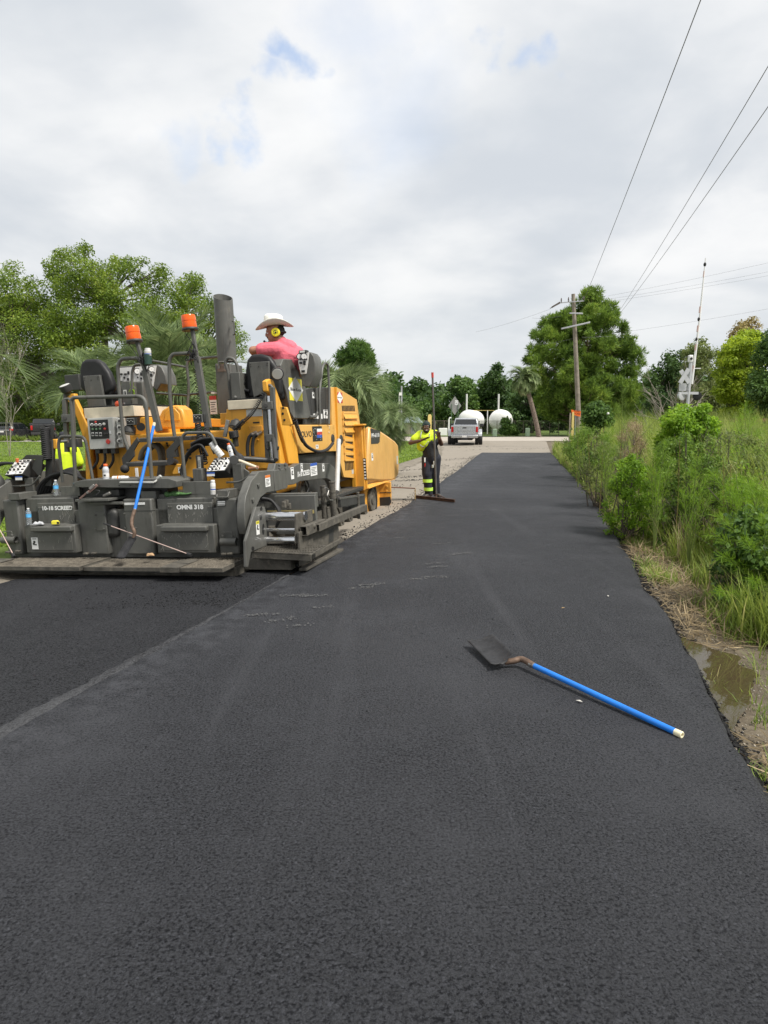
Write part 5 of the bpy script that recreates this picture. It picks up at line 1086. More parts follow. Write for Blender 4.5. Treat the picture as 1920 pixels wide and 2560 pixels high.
# tow tubes
for (p, u0, u1, v, par) in [(0, 553, 592, 1354, tr), (1, 6, 40, 1350, tl)]:
    a = PL(u0, v, y=.56); b_ = PL(u1, v, y=.56); rr = .045; mb = MB(); mb.tube([a, b_], rr, 16, caps=False); mb.tube([b_, a], rr*.72, 16, caps=False)
    part(mb, 'tow_tube', g_, par, 0); c0 = a.lerp(b_, .12); c1 = a.lerp(b_, .75)
    rail('pin_loop', [c0+Vector((0, 0, .03)), c0+Vector((0, 0, .11)), c1+Vector((0, 0, .11)), c1+Vector((0, 0, .03))], .006, .01, g_, par)
    bolts([c0+Vector((0, 0, .055)), c1+Vector((0, 0, .055))], (0, 0, 1), .014, .02, par)
decal('rating_plate', blk, 542, 1251, 565, 1265, tr, None, y=.60); decal('rating_print', wht, 544, 1253, 563, 1256, tr, None, y=.5965); decal('rating_print', wht, 544, 1258, 563, 1260, tr, None, y=.5965); decal('rating_print', wht, 544, 1262, 563, 1263, tr, None, y=.5965)
# bays with the two hinged doors
def bay(u0, u1, d0, d1, txt, lip, tu0, tu1, ty0, ty1):
    up_b = by('bay_upper', g_, u0, 1247, u1, 1316, .70, .4, None, .012)
    dr = by('access_door', g_, d0, 1258, d1, 1309, .685, .02, up_b, .008)
    a = PL(tu0, ty1, y=.685); b_ = PL(tu1, ty0, y=.685)
    lettering('lettering', txt, wht, dr, (a.x, .6845, a.z), (1, 0, 0), (0, 0, 1), b_.z-a.z, b_.x-a.x, .002, 0.045)
    bolts([PL(q, (ty0+ty1)/2, y=.685) for q in (d0+6, d0+12, d1-12, d1-6)], (0, -1, 0), .011, .01, dr)
    lw = by('bay_lower', g_, u0-2, 1313, u1+2, 1383, .52, .4, None, .012)
    by('door_lip', g_, lip[0], 1317, lip[1], 1329, .455, .07, lw, .012)
    pn = by('lower_panel', g_, lip[0]+3, 1331, lip[1]+5, 1376, .508, .02, lw, .004)
    return dr, lw, pn
bd, bl_, bp_ = bay(62, 190, 92, 188, '10-18 SCREED', (74, 177), 107, 181, 1264, 1276)
decal('warning_decal', wht, 78, 1344, 97, 1373, bp_, 'symbol', y=.508)
bd2, bl2, bp2 = bay(391, 537, 416, 534, 'OMNI 318', (400, 516), 442, 508, 1261, 1274)
# scratches on the doors
sc_ = mat('scuff', (0.30, 0.29, 0.27), 0.8, var=0.3, scale=30)
rs_ = random.Random(9)
for (u0, v0, u1, v1, n) in [(420, 1280, 530, 1305, 26), (405, 1335, 520, 1372, 26), (410, 1332, 520, 1340, 6), (150, 1280, 187, 1305, 16), (80, 1335, 180, 1370, 16)]:
    mb = MB()
    for i in range(n):
        y = .684 if v0 < 1310 else .507; c = PL(rs_.uniform(u0, u1), rs_.uniform(v0, v1), y=y); l = rs_.uniform(.004, .03); w = rs_.uniform(.0015, .004); t = rs_.gauss(0, .5)
        mb.bar(c+Vector((t*l, -.0015, l)), c-Vector((t*l, .0015, l)), w, .001, up=(0, 1, 0))
    part(mb, 'scratches', sc_, (bd2 if u0 > 300 else bd) if v0 < 1310 else (bp2 if u0 > 300 else bp_), 0)
# middle faces and the centre gap
ml = by('centre_face', g_, 192, 1252, 273, 1387, .62, .4, None, .02); by('top_plate', g_, 187, 1249, 271, 1253, .50, .45, ml, .003)
cp = by('cover_plate', g_, 234, 1280, 266, 1327, .612, .01, ml, .008); bolts([PL(u, v, y=.612) for u in (239, 260) for v in (1287, 1322)], (0, -1, 0), .012, .012, cp)
mr = by('centre_face', g_, 306, 1248, 389, 1387, .62, .4, None, .02)
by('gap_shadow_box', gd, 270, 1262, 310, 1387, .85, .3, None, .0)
a = PL(276, 1306, y=.70); part(MB().box(PL(289, 1306, y=.74), (.17, .22, .36)), 'crown_motor', gd, None, .06)
by('white_rule', wht, 310, 1257, 362, 1262, .615, .004, mr, .001); bolts([PL(u, v, y=.62) for u, v in ((311, 1284), (313, 1320), (336, 1268), (340, 1320))], (0, -1, 0), .012, .012, mr)
by('face_seam', gd, 306, 1277, 388, 1278, .6185, .004, mr, 0)
by('latch_bar', g_, 225, 1256, 306, 1261, .58, .03, ml, .004)
# walkway of three gratings
def grating(n, c, w, d, zt, par=None, label=None):
    """c = rear left corner at the top; frame, bearing bars along y, twisted rods along x"""
    th = part(MB().bb((c.x, c.y, zt-.045), (c.x+w, c.y+.012, zt)).bb((c.x, c.y+d-.012, zt-.045), (c.x+w, c.y+d, zt)).bb((c.x, c.y+.012, zt-.045), (c.x+.012, c.y+d-.012, zt)).bb((c.x+w-.012, c.y+.012, zt-.045), (c.x+w, c.y+d-.012, zt)), n, gdirty, par, .002)
    mb = MB(); k = int(w/.033)
    for i in range(1, k): x = c.x+w*i/k; mb.bb((x-.0025, c.y+.012, zt-.035), (x+.0025, c.y+d-.012, zt-.002+.003*(i % 3 == 0)))
    kk = int(d/.075)
    for j in range(1, kk): y = c.y+d*j/kk; mb.bb((c.x+.012, y-.004, zt-.02), (c.x+w-.012, y+.004, zt-.006))
    part(mb, 'grating_bars', gbar, th, 0)
    part(MB().bb((c.x+.02, c.y+.06, zt-.07), (c.x+w-.02, c.y+d-.02, zt-.06)), 'grating_tray', gd, th, 0); return th
ZW = .125
a = PL(-40, 1424, y=0); b_ = PL(200, 1424, y=0); c = PL(410, 1422, y=0); d = PL(556, 1420, y=0)
grating('walkway', Vector((a.x, 0, 0)), b_.x-a.x-.01, .58, ZW); grating('walkway', Vector((b_.x, .06, 0)), c.x-b_.x-.01, .52, ZW-.012); grating('walkway', Vector((c.x, 0, 0)), d.x-c.x, .62, ZW)
p0 = PL(399, 1420, y=-.02); p1 = PL(447, 1420, y=-.02)
part(MB().bb((p0.x, -.022, ZW-.05), (p1.x, -.014, ZW+.008)).bb((p0.x, -.014, ZW+.002), (p1.x, .42, ZW+.010)), 'bridge_plate', gdirty, None, .002)
part(MB().bb((-1.78, .0, ZW+.002), (-1.35, .42, ZW+.012)), 'toe_plate', gdirty, None, .003)
for (u, v) in [(560, 1385), (575, 1384), (215, 1384), (235, 1383), (20, 1380), (45, 1378)]:
    part(MB().box(PL(u, v, y=.5), (.06, .05, .025)), 'hinge', gdirty, None, .008)
# top of the screed: platform, consoles, hinge beams
dk = polyy('step_platform', g_, [(180, 1207), (205, 1200), (420, 1196), (442, 1203), (442, 1218), (425, 1221), (180, 1218)], .66, .42, None, .006)
by('platform_riser', gd, 200, 1219, 420, 1250, .85, .25, None, .005)
by('riser_block', g_, 350, 1228, 390, 1248, .72, .12, None, .01); by('riser_block', gd, 276, 1224, 298, 1240, .72, .12, None, .01)
part(MB().cyl(PL(259, 1240, y=.66), PL(276, 1232, y=.66), .018, .02, 10), 'crank_stub', steel)
by('side_bracket', g_, 150, 1217, 200, 1240, .78, .05, None, .004); by('side_bracket', g_, 455, 1205, 530, 1238, .78, .05, None, .004)
by('screed_top', g_, 75, 1240, 195, 1249, .78, .5, None, .004); by('screed_top', g_, 392, 1236, 540, 1247, .78, .5, None, .004)
# low handrails on the screed
rail('handrail', Y([(189, 1206), (178, 1000), (185, 994), (363, 990), (380, 1202)], .80), .024, .12)
rail('handrail', Y([(157, 1206), (146, 1110), (150, 1091), (212, 1091), (233, 1203)], .95), .02, .09)
rail('handrail', Y([(464, 1204), (453, 1100), (462, 1082), (526, 1081), (540, 1112)], .95), .02, .09)
# ---------------------------------------------------------------- control consoles on the screed ends
def console(corners, y0, dep, par=None, knobs=(), cols=(4, 5)):
    """a sloped switch panel: px corners tl,tr,br,bl; leaning away at the top"""
    tl_, tr_, br_, bl2_ = corners; A = PL(*tl_, y=y0+.16); B = PL(*tr_, y=y0+.16); Cc = PL(*br_, y=y0); Dd = PL(*bl2_, y=y0)
    nrm = ((B-A).cross(Dd-A)).normalized()
    if nrm.y > 0: nrm = -nrm
    back = Vector((0, dep, -.10))
    th = part(MB().prism([A, B, Cc, Dd], back), 'console', gd, par, .006)
    fa = part(MB().prism([A.lerp(Cc, .04)+nrm*.001, B.lerp(Dd, .04)+nrm*.001, Cc.lerp(A, .04)+nrm*.001, Dd.lerp(B, .04)+nrm*.001], nrm*.004), 'console_face', facia, th, .001)
    nx, ny = cols; rr = random.Random(nx*7+ny+int(A.x*10))
    for j in range(ny):
        for i in range(nx):
            if rr.random() < .12: continue
            s = (i+.7)/(nx+.4); t = (j+.7)/(ny+.4); p = A.lerp(B, s).lerp(Dd.lerp(Cc, s), t)+nrm*.006; k = rr.random()
            if k < .4: part(MB().cyl(p, p+nrm*.022, .014, .012, 10), 'knob', blk, fa, 0)
            elif k < .75: part(MB().box(p+nrm*.004, (.034, .012, .016)), 'switch', blk, fa, .002)
            else: part(MB().cyl(p, p+nrm*.03, .007, .006, 8), 'toggle', chrome if k < .9 else blk, fa, 0)
    return th, A, B, Cc, Dd, nrm
cr, A, B, Cc, Dd, nr = console([(537, 1145), (583, 1143), (563, 1177), (514, 1180)], .85, .22, None, (), (5, 5))
by('console_post', g_, 580, 1160, 608, 1228, .95, .10, cr, .006); polyy('console_gusset', g_, [(600, 1165), (622, 1180), (622, 1220), (600, 1225)], 1.0, .03, cr, .003)
o = decal('console_decal', wht, 517, 1181, 537, 1190, cr, None, y=.85); decal('console_decal', dec_b, 517, 1181, 537, 1184, cr, None, y=.848)
lv = rail('grade_lever', Y([(585, 1150), (600, 1152), (645, 1170)], .80), .018, .03, crm, cr); part(MB().cyl(PL(585, 1150, y=.76), PL(585, 1150, y=.86), .055, .055, 18), 'lever_hub', gd, cr, .004)
part(MB().cyl(PL(622, 1171, y=.80), PL(646, 1168, y=.80), .02, .018, 10), 'lever_grip', mat('grip_copper', (0.36, 0.17, 0.10), 0.5), cr, 0)
cl, A2, B2, C2, D2, n2 = console([(40, 1150), (82, 1147), (56, 1186), (11, 1189)], .85, .24, None, (), (4, 5))
polyy('console_hood', gd, [(52, 1150), (66, 1137), (108, 1138), (100, 1196), (80, 1170), (88, 1148)], .95, .02, cl, .003)
by('console_post', g_, 60, 1195, 84, 1232, .95, .12, cl, .005); decal('console_decal', wht, 38, 1191, 56, 1200, cl, None, y=.85); decal('console_decal', dec_b, 38, 1191, 56, 1193, cl, None, y=.848)
part(MB().cyl(PL(43, 1156, y=.93), PL(43, 1146, y=.93), .02, .022, 12), 'stop_button', mat('button_orange', (0.62, 0.16, 0.05), 0.5), cl, .002)
part(MB().tube(Y([(-20, 1172), (0, 1160), (12, 1158), (32, 1158)], .9), [.03, .03, .022, .018], 10), 'grade_sensor_arm', rub, None, 0, 60)
part(MB().ball(PL(-10, 1212, y=.75), (.12, .1, .15), 16, 10), 'fume_hood', gd, None, 0, 180)
rail('console_rail', Y([(20, 1216), (80, 1213), (100, 1190)], .9), .012, .05)
rail('console_rail', Y([(566, 1206), (600, 1205), (622, 1190)], .9), .012, .05)
# hoses looped over the screed at both consoles
for i in range(6):
    d_ = i*7; hose('hydraulic_hose', Y([(88+d_*.9, 1248), (98+d_*.9, 1215+i), (125+d_*.8, 1190-i*1.5), (165+d_*.6, 1182-i*2), (205, 1196), (228, 1208)], .98+.03*i), .018)
for i in range(5): hose('hydraulic_hose', Y([(478, 1110+i*5), (505, 1098+i*4), (540, 1096+i*4), (575, 1105+i*6), (592+i*3, 1140), (600+i*3, 1170)], 1.30+.03*i), .018)
for i in range(3): hose('hydraulic_hose', Y([(468, 1210), (452+i*4, 1180), (470, 1130+i*6), (500, 1112), (520, 1140)], 1.2+.04*i), .014)
for i, (u, w) in enumerate([(640, 654), (628, 640)]):
    hose('hydraulic_hose', Y([(u+2, 1086), (u-5, 1094), (u-9, 1115), (u-8, 1140)], 2.0), .026); part(MB().cyl(PL(u, 1088, y=2.0), PL(u+12, 1081, y=2.1), .03, .026, 12), 'hose_fitting', steel, None, 0)
# ---------------------------------------------------------------- auger and tunnel behind the screed (dark)
part(MB().bb((-1.45, 1.5, .18), (1.45, 2.2, .80)), 'auger_chamber', gd, None, .01)
part(MB().lathe([(.05, 0), (.05, 3.4)], (-1.7, 1.75, .28), (1, 0, 0), 12), 'auger_shaft', gdirty, None, 0)
fl = MB()
for s in (-1, 1):
    for i in range(60):
        an = i*.42; x = s*(.08+i*.027); p = Vector((x, 1.75, .28)); e = Vector((0, math.cos(an*s), math.sin(an*s)))*.19; an2 = (i+1)*.42; x2 = s*(.08+(i+1)*.027); e2 = Vector((0, math.cos(an2*s), math.sin(an2*s)))*.19; p2 = Vector((x2, 1.75, .28))
        fl.add([p+e*.25, p+e, p2+e2, p2+e2*.25], [(0, 1, 2, 3)])
part(fl, 'auger_flight', gdirty, None, 0)
# ---------------------------------------------------------------- tractor body
rw = part(MB().bb((-1.42, 2.22, .55), (.78, 3.2, 1.62)), 'rear_body', yl, None, .025)
part(MB().bb((-1.40, 3.2, .40), (.9, 6.2, 1.55)), 'hood', yl2, None, .03)
lp = by('rear_left_pillar', yl, 205, 1040, 226, 1215, 2.14, .4, None, .02)
rp = part(MB().bb((.72, 2.20, .70), (1.47, 2.95, 1.80)), 'rear_right_body', yl, None, .05, 35)
bu = polyy('shoulder_plate', yl, [(566, 1022), (672, 1022), (690, 1070), (700, 1130), (700, 1172), (560, 1172), (556, 1100)], 2.16, .05, rp, .012)
polyy('recess_panel', yl2, [(620, 1066), (655, 1064), (655, 1086), (628, 1088)], 2.15, .012, rp, .004)
by('slot', blk, 632, 1055, 649, 1058, 2.155, .01, rp, 0); by('slot_frame', yl, 628, 1048, 652, 1065, 2.157, .004, rp, .003)
by('pale_notice', lgrey, 615, 1024, 656, 1040, 2.155, .006, rp, .001)
bolts([PL(u, v, y=2.16) for u, v in ((617, 1053), (622, 1090), (645, 1100), (660, 1075))], (0, -1, 0), .016, .014, rp, yl)
for (u0, u1) in [(702, 730)]:
    po = polyx('corner_plate', yl, [(700, 1018), (716, 1018), (730, 1062), (727, 1064), (706, 1064)], 1.49, .03, None, .006); part(MB().prism([PL(u, v, y=2.12) for u, v in [(700, 1016), (716, 1018), (729, 1060), (724, 1064), (705, 1063)]], (0, .05, 0)), 'corner_web', yl, po, .006)
    bolts([PL(u, v, y=2.12) for u, v in ((708, 1018+2), (707, 1034), (711, 1050))], (0, -1, 0), .018, .004, po, blk)
# yellow lift arms at both sides
polyx('lift_arm', yl, [(667, 952), (675, 947), (684, 950), (690, 970), (706, 1015), (724, 1062), (742, 1105), (748, 1160), (722, 1160), (712, 1105), (698, 1050), (682, 990), (669, 978)], 1.52, .07, None, .012)
polyy('lift_arm', yl, [(168, 990), (178, 984), (186, 984), (188, 1000), (205, 1035), (222, 1072), (226, 1110), (226, 1200), (214, 1200), (212, 1110), (198, 1066), (180, 1015), (168, 1003)], 2.1, .08, None, .012)
# lift cylinder masts
for (sg_, y) in (('r', 2.0),):
    ms = part(MB().bar(PL(660, 968, y=y), PL(670, 1150, y=y), .06, .05, up=(0, 1, 0)).bar(PL(681, 968, y=y), PL(690, 1150, y=y), .06, .05, up=(0, 1, 0)), 'lift_mast', g_, None, .006)
    by('mast_clamp', g_, 653, 1005, 681, 1023, y-.06, .1, ms, .006); part(MB().cyl(PL(664, 1014, y=y-.075), PL(664, 1014, y=y-.055), .028, .028, 16), 'clamp_bolt', gd, ms, .003)
    by('mast_clamp', g_, 664, 1086, 684, 1104, y-.04, .08, ms, .005); part(MB().tube(fillet(Y([(660, 972), (662, 965), (676, 963), (681, 970)], y), .05), .022, 8), 'mast_loop', g_, ms, 0, 60)
    part(MB().cyl(PL(672, 990, y=y), PL(680, 1150, y=y), .03, .03, 12), 'lift_cylinder', chrome, ms, 0)
    for (u, v) in ((671, 1118), (694, 1118)): part(MB().tube(bez(Y([(u-5, v-8), (u-4, v+3), (u+1, v+5), (u+2, v-2)], y-.03)), .014, 8), 'hook', gd, ms, 0, 180)
ml_ = part(MB().bar(PL(162, 1000, y=1.98), PL(168, 1130, y=1.98), .06, .05, up=(0, 1, 0)).bar(PL(180, 1000, y=1.98), PL(186, 1130, y=1.98), .05, .05, up=(0, 1, 0)).tube(fillet(Y([(161, 1010), (158, 1000), (172, 996), (182, 1006)], 1.98), .04), .022, 8), 'lift_mast', g_, None, .005)
by('mast_clamp', g_, 152, 1037, 177, 1055, 1.92, .1, ml_, .006); part(MB().cyl(PL(162, 1045, y=1.90), PL(162, 1045, y=1.92), .028, .028, 16), 'clamp_bolt', gd, ml_, .003)
by('mast_clamp', gd, 162, 1098, 196, 1118, 1.94, .1, ml_, .006)
# ---- right side: panel with the emblem plate, dark engine housing, louvred column
XB = 1.50
bp1 = polyx('side_panel', yl_sheen, [(734, 1062), (836, 1062), (838, 1128), (750, 1134), (742, 1100)], XB, .25, None, .012)
part(MB().bb((.9, 2.75, .30), (1.44, 4.9, 1.20)), 'side_void', gd, None, .01)
a = PL(746, 1094, x=XB); b_ = PL(779, 1077, x=XB)
lettering('lettering', 'VOLVO', gd, bp1, (XB, a.y, a.z), (0, 1, 0), (0, 0, 1), b_.z-a.z, b_.y-a.y, .003, .02)
ep = decal('emblem_plate', blk, 780, 1066, 806, 1102, bp1, None, x=XB); decal('flag_white', wht, 792, 1072, 805, 1079, ep, None, x=XB+.003); decal('flag_red', dec_r, 792, 1079, 805, 1087, ep, None, x=XB+.003); decal('flag_blue', dec_b, 792, 1087, 805, 1094, ep, None, x=XB+.003)
rr = random.Random(4)
for i in range(26): u = rr.uniform(782, 803); v = rr.uniform(1068, 1100); decal('plate_print', lgrey, u, v, u+rr.uniform(.6, 2.0), v+rr.uniform(.5, 1.2), ep, None, x=XB+.003+.0002*i)
decal('warning_decal', wht, 789, 1112, 796, 1121, bp1, 'symbol', x=XB)
part(MB().cyl(PL(831, 1096, x=XB), PL(831, 1096, x=XB)+Vector((.02, 0, 0)), .075, .07, 20), 'round_latch', gd, bp1, .004)
bolts([PL(u, v, x=XB) for u, v in ((823, 1066), (823, 1071), (822, 1081))], (1, 0, 0), .014, .01, bp1, crm)
en = polyx('engine_housing', gd, [(760, 975), (774, 970), (826, 968), (829, 1062), (757, 1062)], 1.44, 1.2, None, .01)
bx_('housing_door', gd, 776, 975, 824, 1058, 1.447, .01, en, .004)
decal('warning_decal', wht, 808, 1024, 822, 1046, en, 'symbol', x=1.447); decal('warning_decal', wht, 780, 980, 787, 996, en, 'symbol', x=1.447); decal('warning_decal', wht, 783, 1034, 806, 1047, en, None, x=1.447)
lvp = [(842, 968), (892, 999), (900, 1065), (900, 1196), (860, 1192), (846, 1130), (842, 1100)]
gc = polyx('louvre_column', yl_sheen, [(828, 968), (842, 968), (892, 999), (901, 1066), (901, 1197), (860, 1193), (844, 1128), (833, 1128)], XB, .04, None, .006)
polyy('column_rear_face', yl, [(829, 968), (842, 968), (846, 1128), (834, 1128)], 4.86, .02, gc, .004)
part(MB().bb((.35, 4.9, .62), (1.43, 6.2, 1.75)), 'radiator_core', gd, None, .01)
part(MB().prism([(.2, 4.88, 2.22), (.2, 5.05, 2.30), (.2, 6.15, 2.1), (.2, 6.2, 1.6), (.2, 4.88, 1.6)], (1.24, 0, 0)), 'radiator_hood', yl, None, .02)
for k in range(7):                          # each louvre: a recessed opening with its sloping blade
    u0 = 780+(455+5*k)*.1672; u1 = 780+(650+6.3*k)*.1672; v0 = 920+(672+103.5*k)*.1672; v1 = v0+14.5
    P4 = [PL(u0, v0, x=XB+.002), PL(u1, v0+1, x=XB+.002), PL(u1, v1, x=XB+.002), PL(u0, v1+.5, x=XB+.002)]
    part(MB().prism(P4, (.006, 0, 0)), 'louvre_opening', gd, gc, 0)
    T0, T1, B1, B0 = [p+Vector((.007, 0, 0)) for p in P4]; o = Vector((.045, 0, 0))
    part(MB().add([T0, T1, B1+o, B0+o, T0+Vector((.003, 0, 0)), T1+Vector((.003, 0, 0)), B1+o+Vector((.003, 0, .004)), B0+o+Vector((.003, 0, .004))], [(0, 1, 2, 3), (4, 5, 6, 7), (2, 3, 7, 6)]) if k in (0, 1, 2) else MB().add([T0.lerp(B0, .25), T1.lerp(B1, .95), B1, B0, T0.lerp(B0, .25)+o*.1, T1.lerp(B1, .95)+o*.1, B1+o*.1, B0+o*.1], [(4, 5, 6, 7), (0, 1, 5, 4), (0, 3, 7, 4)]), 'louvre_blade', yl2, gc, 0)
    fr = MB()
    for a_, c_ in ((P4[0], P4[1]), (P4[1], P4[2]), (P4[2], P4[3]), (P4[3], P4[0])): fr.bar(a_+Vector((.012, 0, 0)), c_+Vector((.012, 0, 0)), .03, .024, up=(1, 0, 0))
    part(fr, 'louvre_rim', yl_sheen, gc, .003)
for (vv0, vv1, uu0, uu1) in [(1014, 1028, 854.5, 887), (1153, 1176, 862, 896)]:
    for k in range(10):
        u = uu0+(uu1-uu0)*k/10; e = (vv0-1153)*0 if vv0 < 1100 else -6*k/10
        P4 = [PL(u, vv0+e, x=XB+.002), PL(u+1.9, vv0+e, x=XB+.002), PL(u+3.4, vv1+e*.7, x=XB+.002), PL(u+1.4, vv1+e*.7, x=XB+.002)]
        part(MB().prism(P4, (.003, 0, 0)), 'vent_slot', blk, gc, 0)
def diamond(par, cu, cv, ru, rv, x, bg, txt, th_):
    c = PL(cu, cv, x=x); a = PL(cu-ru, cv, x=x); t = PL(cu, cv-rv, x=x); hy = abs(c.y-a.y); hz_ = abs(t.z-c.z)
    o = part(MB().bb((x+.001, c.y-hy*.86, c.z-hz_*.86), (x+.003, c.y+hy*.86, c.z+hz_*.86)), 'emblem_ground', bg, par, 0)
    part(MB().prism([(x+.0035, c.y-hy, c.z), (x+.0035, c.y, c.z+hz_), (x+.0035, c.y+hy, c.z), (x+.0035, c.y, c.z-hz_)], (.0015, 0, 0)), 'emblem_diamond', wht, o, 0)
    lettering('lettering', txt, blk, o, (x+.0055, c.y-hy*.72, c.z-hz_*th_), (0, 1, 0), (0, 0, 1), hz_*th_*2, hy*1.44, .001, .02)
diamond(gc, 849, 994, 8, 15, XB, dec_r, 'BLAW-KNOX', .09)
part(MB().cyl(PL(852, 1099, x=XB), PL(852, 1099, x=XB)+Vector((.02, 0, 0)), .085, .08, 20), 'round_latch', gd, gc, .004)
decal('warning_decal', lgrey, 879, 1174, 887, 1183, gc, None, x=XB); decal('warning_decal', wht, 893, 1173, 899, 1192, gc, 'symbol', x=XB)
# ---- hopper with its folding wings
XH = 1.74
HP = [(926, 1066), (951, 1076), (972, 1090), (988, 1102), (996, 1112), (998, 1150), (997, 1187), (992, 1196), (981, 1203), (950, 1204), (919, 1201)]
hop = mat('hopper_paint', (0.66, 0.38, 0.12), 0.38, var=0.08, scale=2.5, dust=0.3, dcol=(0.34, 0.24, 0.13), dscale=4, streak=0.25)
hw = polyx('hopper_wing', hop, HP, XH, .12, None, .05)
HB = [PL(u, v, x=XH) for u, v in HP]
part(MB().prism([Vector((-XH, p.y, p.z)) for p in HB], (.12, 0, 0)), 'hopper_wing', hop, None, .05)
zb = min(p.z for p in HB); y0h = min(p.y for p in HB); y1h = max(p.y for p in HB)
part(MB().prism([(-XH, y0h+.1, zb+.02), (-.9, y0h+.1, zb-.12), (.9, y0h+.1, zb-.12), (XH, y0h+.1, zb+.02), (XH-.05, y0h+.1, zb+.09), (.88, y0h+.1, zb-.04), (-.88, y0h+.1, zb-.04), (-XH+.05, y0h+.1, zb+.09)], (0, y1h-y0h-.5, 0)), 'hopper_floor', yl2, None, .01)
part(MB().bb((-XH+.06, y0h-.02, zb), (XH-.06, y0h+.04, HB[0].z)), 'hopper_back', yl2, None, .01)
polyx('model_patch', gd, [(927, 1070), (951, 1078), (949, 1105), (945, 1109), (928, 1110)], XH+.004, .003, hw, 0)
a = PL(929, 1094, x=XH+.004); b_ = PL(948, 1081, x=XH+.004); lettering('lettering', 'PF-6110', wht, hw, (XH+.0045, a.y, a.z), (0, 1, 0), (0, 0, 1), (b_.z-a.z)*.9, b_.y-a.y, .001, .02)
decal('warning_decal', wht, 928, 1133, 933, 1151, hw, 'symbol', x=XH); decal('warning_decal', lgrey, 991, 1140, 995, 1160, hw, None, x=XH)
hf = part(MB().bb((1.46, y0h-.10, zb+.02), (1.53, y0h+.1, HB[0].z+.02)).bb((1.53, y0h+.04, zb+.02), (XH-.03, y0h+.1, HB[0].z+.02)).bb((1.46, y0h-.10, HB[0].z+.02), (XH, y0h+.1, HB[0].z+.05)), 'hopper_flange', yl, None, .008)
ch = MB(); a = PL(911, 1146, y=y0h-.13); b_ = PL(914, 1199, y=y0h-.13); part(MB().bar(a, b_, .05, .02, up=(0, 1, 0)), 'level_gauge', blk, hf, 0)
for k in range(7): p = a.lerp(b_, (k+.5)/7); part(MB().box(p+Vector((0, -.012, 0)), (.034, .006, .03)), 'gauge_mark', wht, hf, 0)
part(MB().bb((1.15, y0h+.35, -.10), (1.58, y1h-.35, zb-.02)), 'push_frame', yl2, None, .02); part(MB().bb((-1.58, y0h+.35, -.10), (-1.15, y1h-.35, zb-.02)), 'push_frame', yl2, None, .02)
fp = polyy('front_apron', yl2, [(944, 1205), (976, 1205), (977, 1240), (975, 1262), (946, 1262)], 7.35, .08, None, .01)
polyy('apron_flap', rub, [(946, 1244), (976, 1242), (978, 1256), (972, 1266), (946, 1266)], 7.33, .02, fp, .004); bolts([PL(u, v, y=7.35) for u, v in ((967, 1216), (967, 1228))], (0, -1, 0), .03, .02, fp, yl2)
by('apron_seam', gd, 945, 1231, 977, 1232.5, 7.345, .006, fp, 0)
part(MB().cyl((-1.3, y1h-.2, .12), (1.3, y1h-.2, .12), .11, .11, 16), 'push_roller', gdirty, None, 0)
# ---- crawler tracks
def track(xo, xi, par=None):
    fw = PL(934, 1248, x=1.65); yf = fw.y; zb_ = -.17; rf_ = .30; yr = 2.95; rr_ = .30; zc = zb_+rf_; path = []
    for i in range(13): a = -math.pi/2+math.pi*i/12; path.append((yf+rf_*math.cos(a), zc+rf_*math.sin(a)))
    for i in range(13): a = math.pi/2+math.pi*i/12; path.append((yr+rr_*math.cos(a), zc+.05+(rr_)*math.sin(a)-.05*(i/12)))
    # dense resample
    P = []; n = len(path); L_ = []
    for i in range(n):
        a, c = Vector(path[i]), Vector(path[(i+1) % n]); m = max(1, int((c-a).length/.15))
        for k in range(m): P.append(a.lerp(c, k/m))
    x0, x1 = (xi, xo); V = []; F = []; m = len(P)
    cen = Vector((sum(p[0] for p in P)/m, sum(p[1] for p in P)/m))
    for i, p in enumerate(P):
        t = (P[(i+1) % m]-P[i-1]).normalized(); nn = Vector((t.y, -t.x)); q = p-nn*.045
        V += [(x0, p.x, p.y), (x1, p.x, p.y), (x1, q.x, q.y), (x0, q.x, q.y)]
    for i in range(m):
        j = (i+1) % m
        for k in range(4): F.append((i*4+k, i*4+(k+1) % 4, j*4+(k+1) % 4, j*4+k))
    tk = part(MB().add(V, F), 'track_belt', rub, par, 0, 40)
    for i in range(0, m):
        p = P[i]; t = (P[(i+1) % m]-P[i-1]).normalized(); nn = Vector((t.y, -t.x)); c = p+nn*.012; rot = Matrix(((1, 0, 0), (0, t.x, nn.x), (0, t.y, nn.y)))
        if xo > 0: part(MB().box(((x0+x1)/2, c.x, c.y), (abs(x1-x0)-.01, .11, .024), rot), 'track_pad', gdirty, tk, 0)
    s = 1 if xo > xi else -1
    def wheel(y, z, r, n):
        w = part(MB().lathe([(r, 0), (r, .05), (r*.82, .06), (r*.78, .045), (r*.4, .03), (r*.36, .055), (r*.2, .06)] if n == 'idler_wheel' else [(r, 0), (r, .05), (r*.85, .055), (r*.3, .04), (r*.25, .06)], (xo-s*.06, y, z), (s, 0, 0), 28), n, gdirty, par, 0)
        part(MB().cyl((xi+s*.05, y, z), (xo-s*.06, y, z), r*.96, r*.96, 28), 'drum', gd, w, 0)
    wheel(yf, zc, rf_-.06, 'idler_wheel'); wheel(yr, zc, rr_-.06, 'idler_wheel')
    for k in range(6): wheel(yr+.55+k*(yf-yr-1.1)/5, zb_+.045+.115, .11, 'road_wheel')
    part(MB().bb((min(xi+s*.08, xo-s*.08), yr+.1, zb_+.22), (max(xi+s*.08, xo-s*.08), yf-.1, zb_+.46)), 'track_frame', gdirty, par, .01)
track(1.65, 1.22); track(-1.65, -1.22)
part(MB().bb((1.2, 2.7, .42), (1.66, 6.2, .47)), 'track_guard', gd, None, .006)
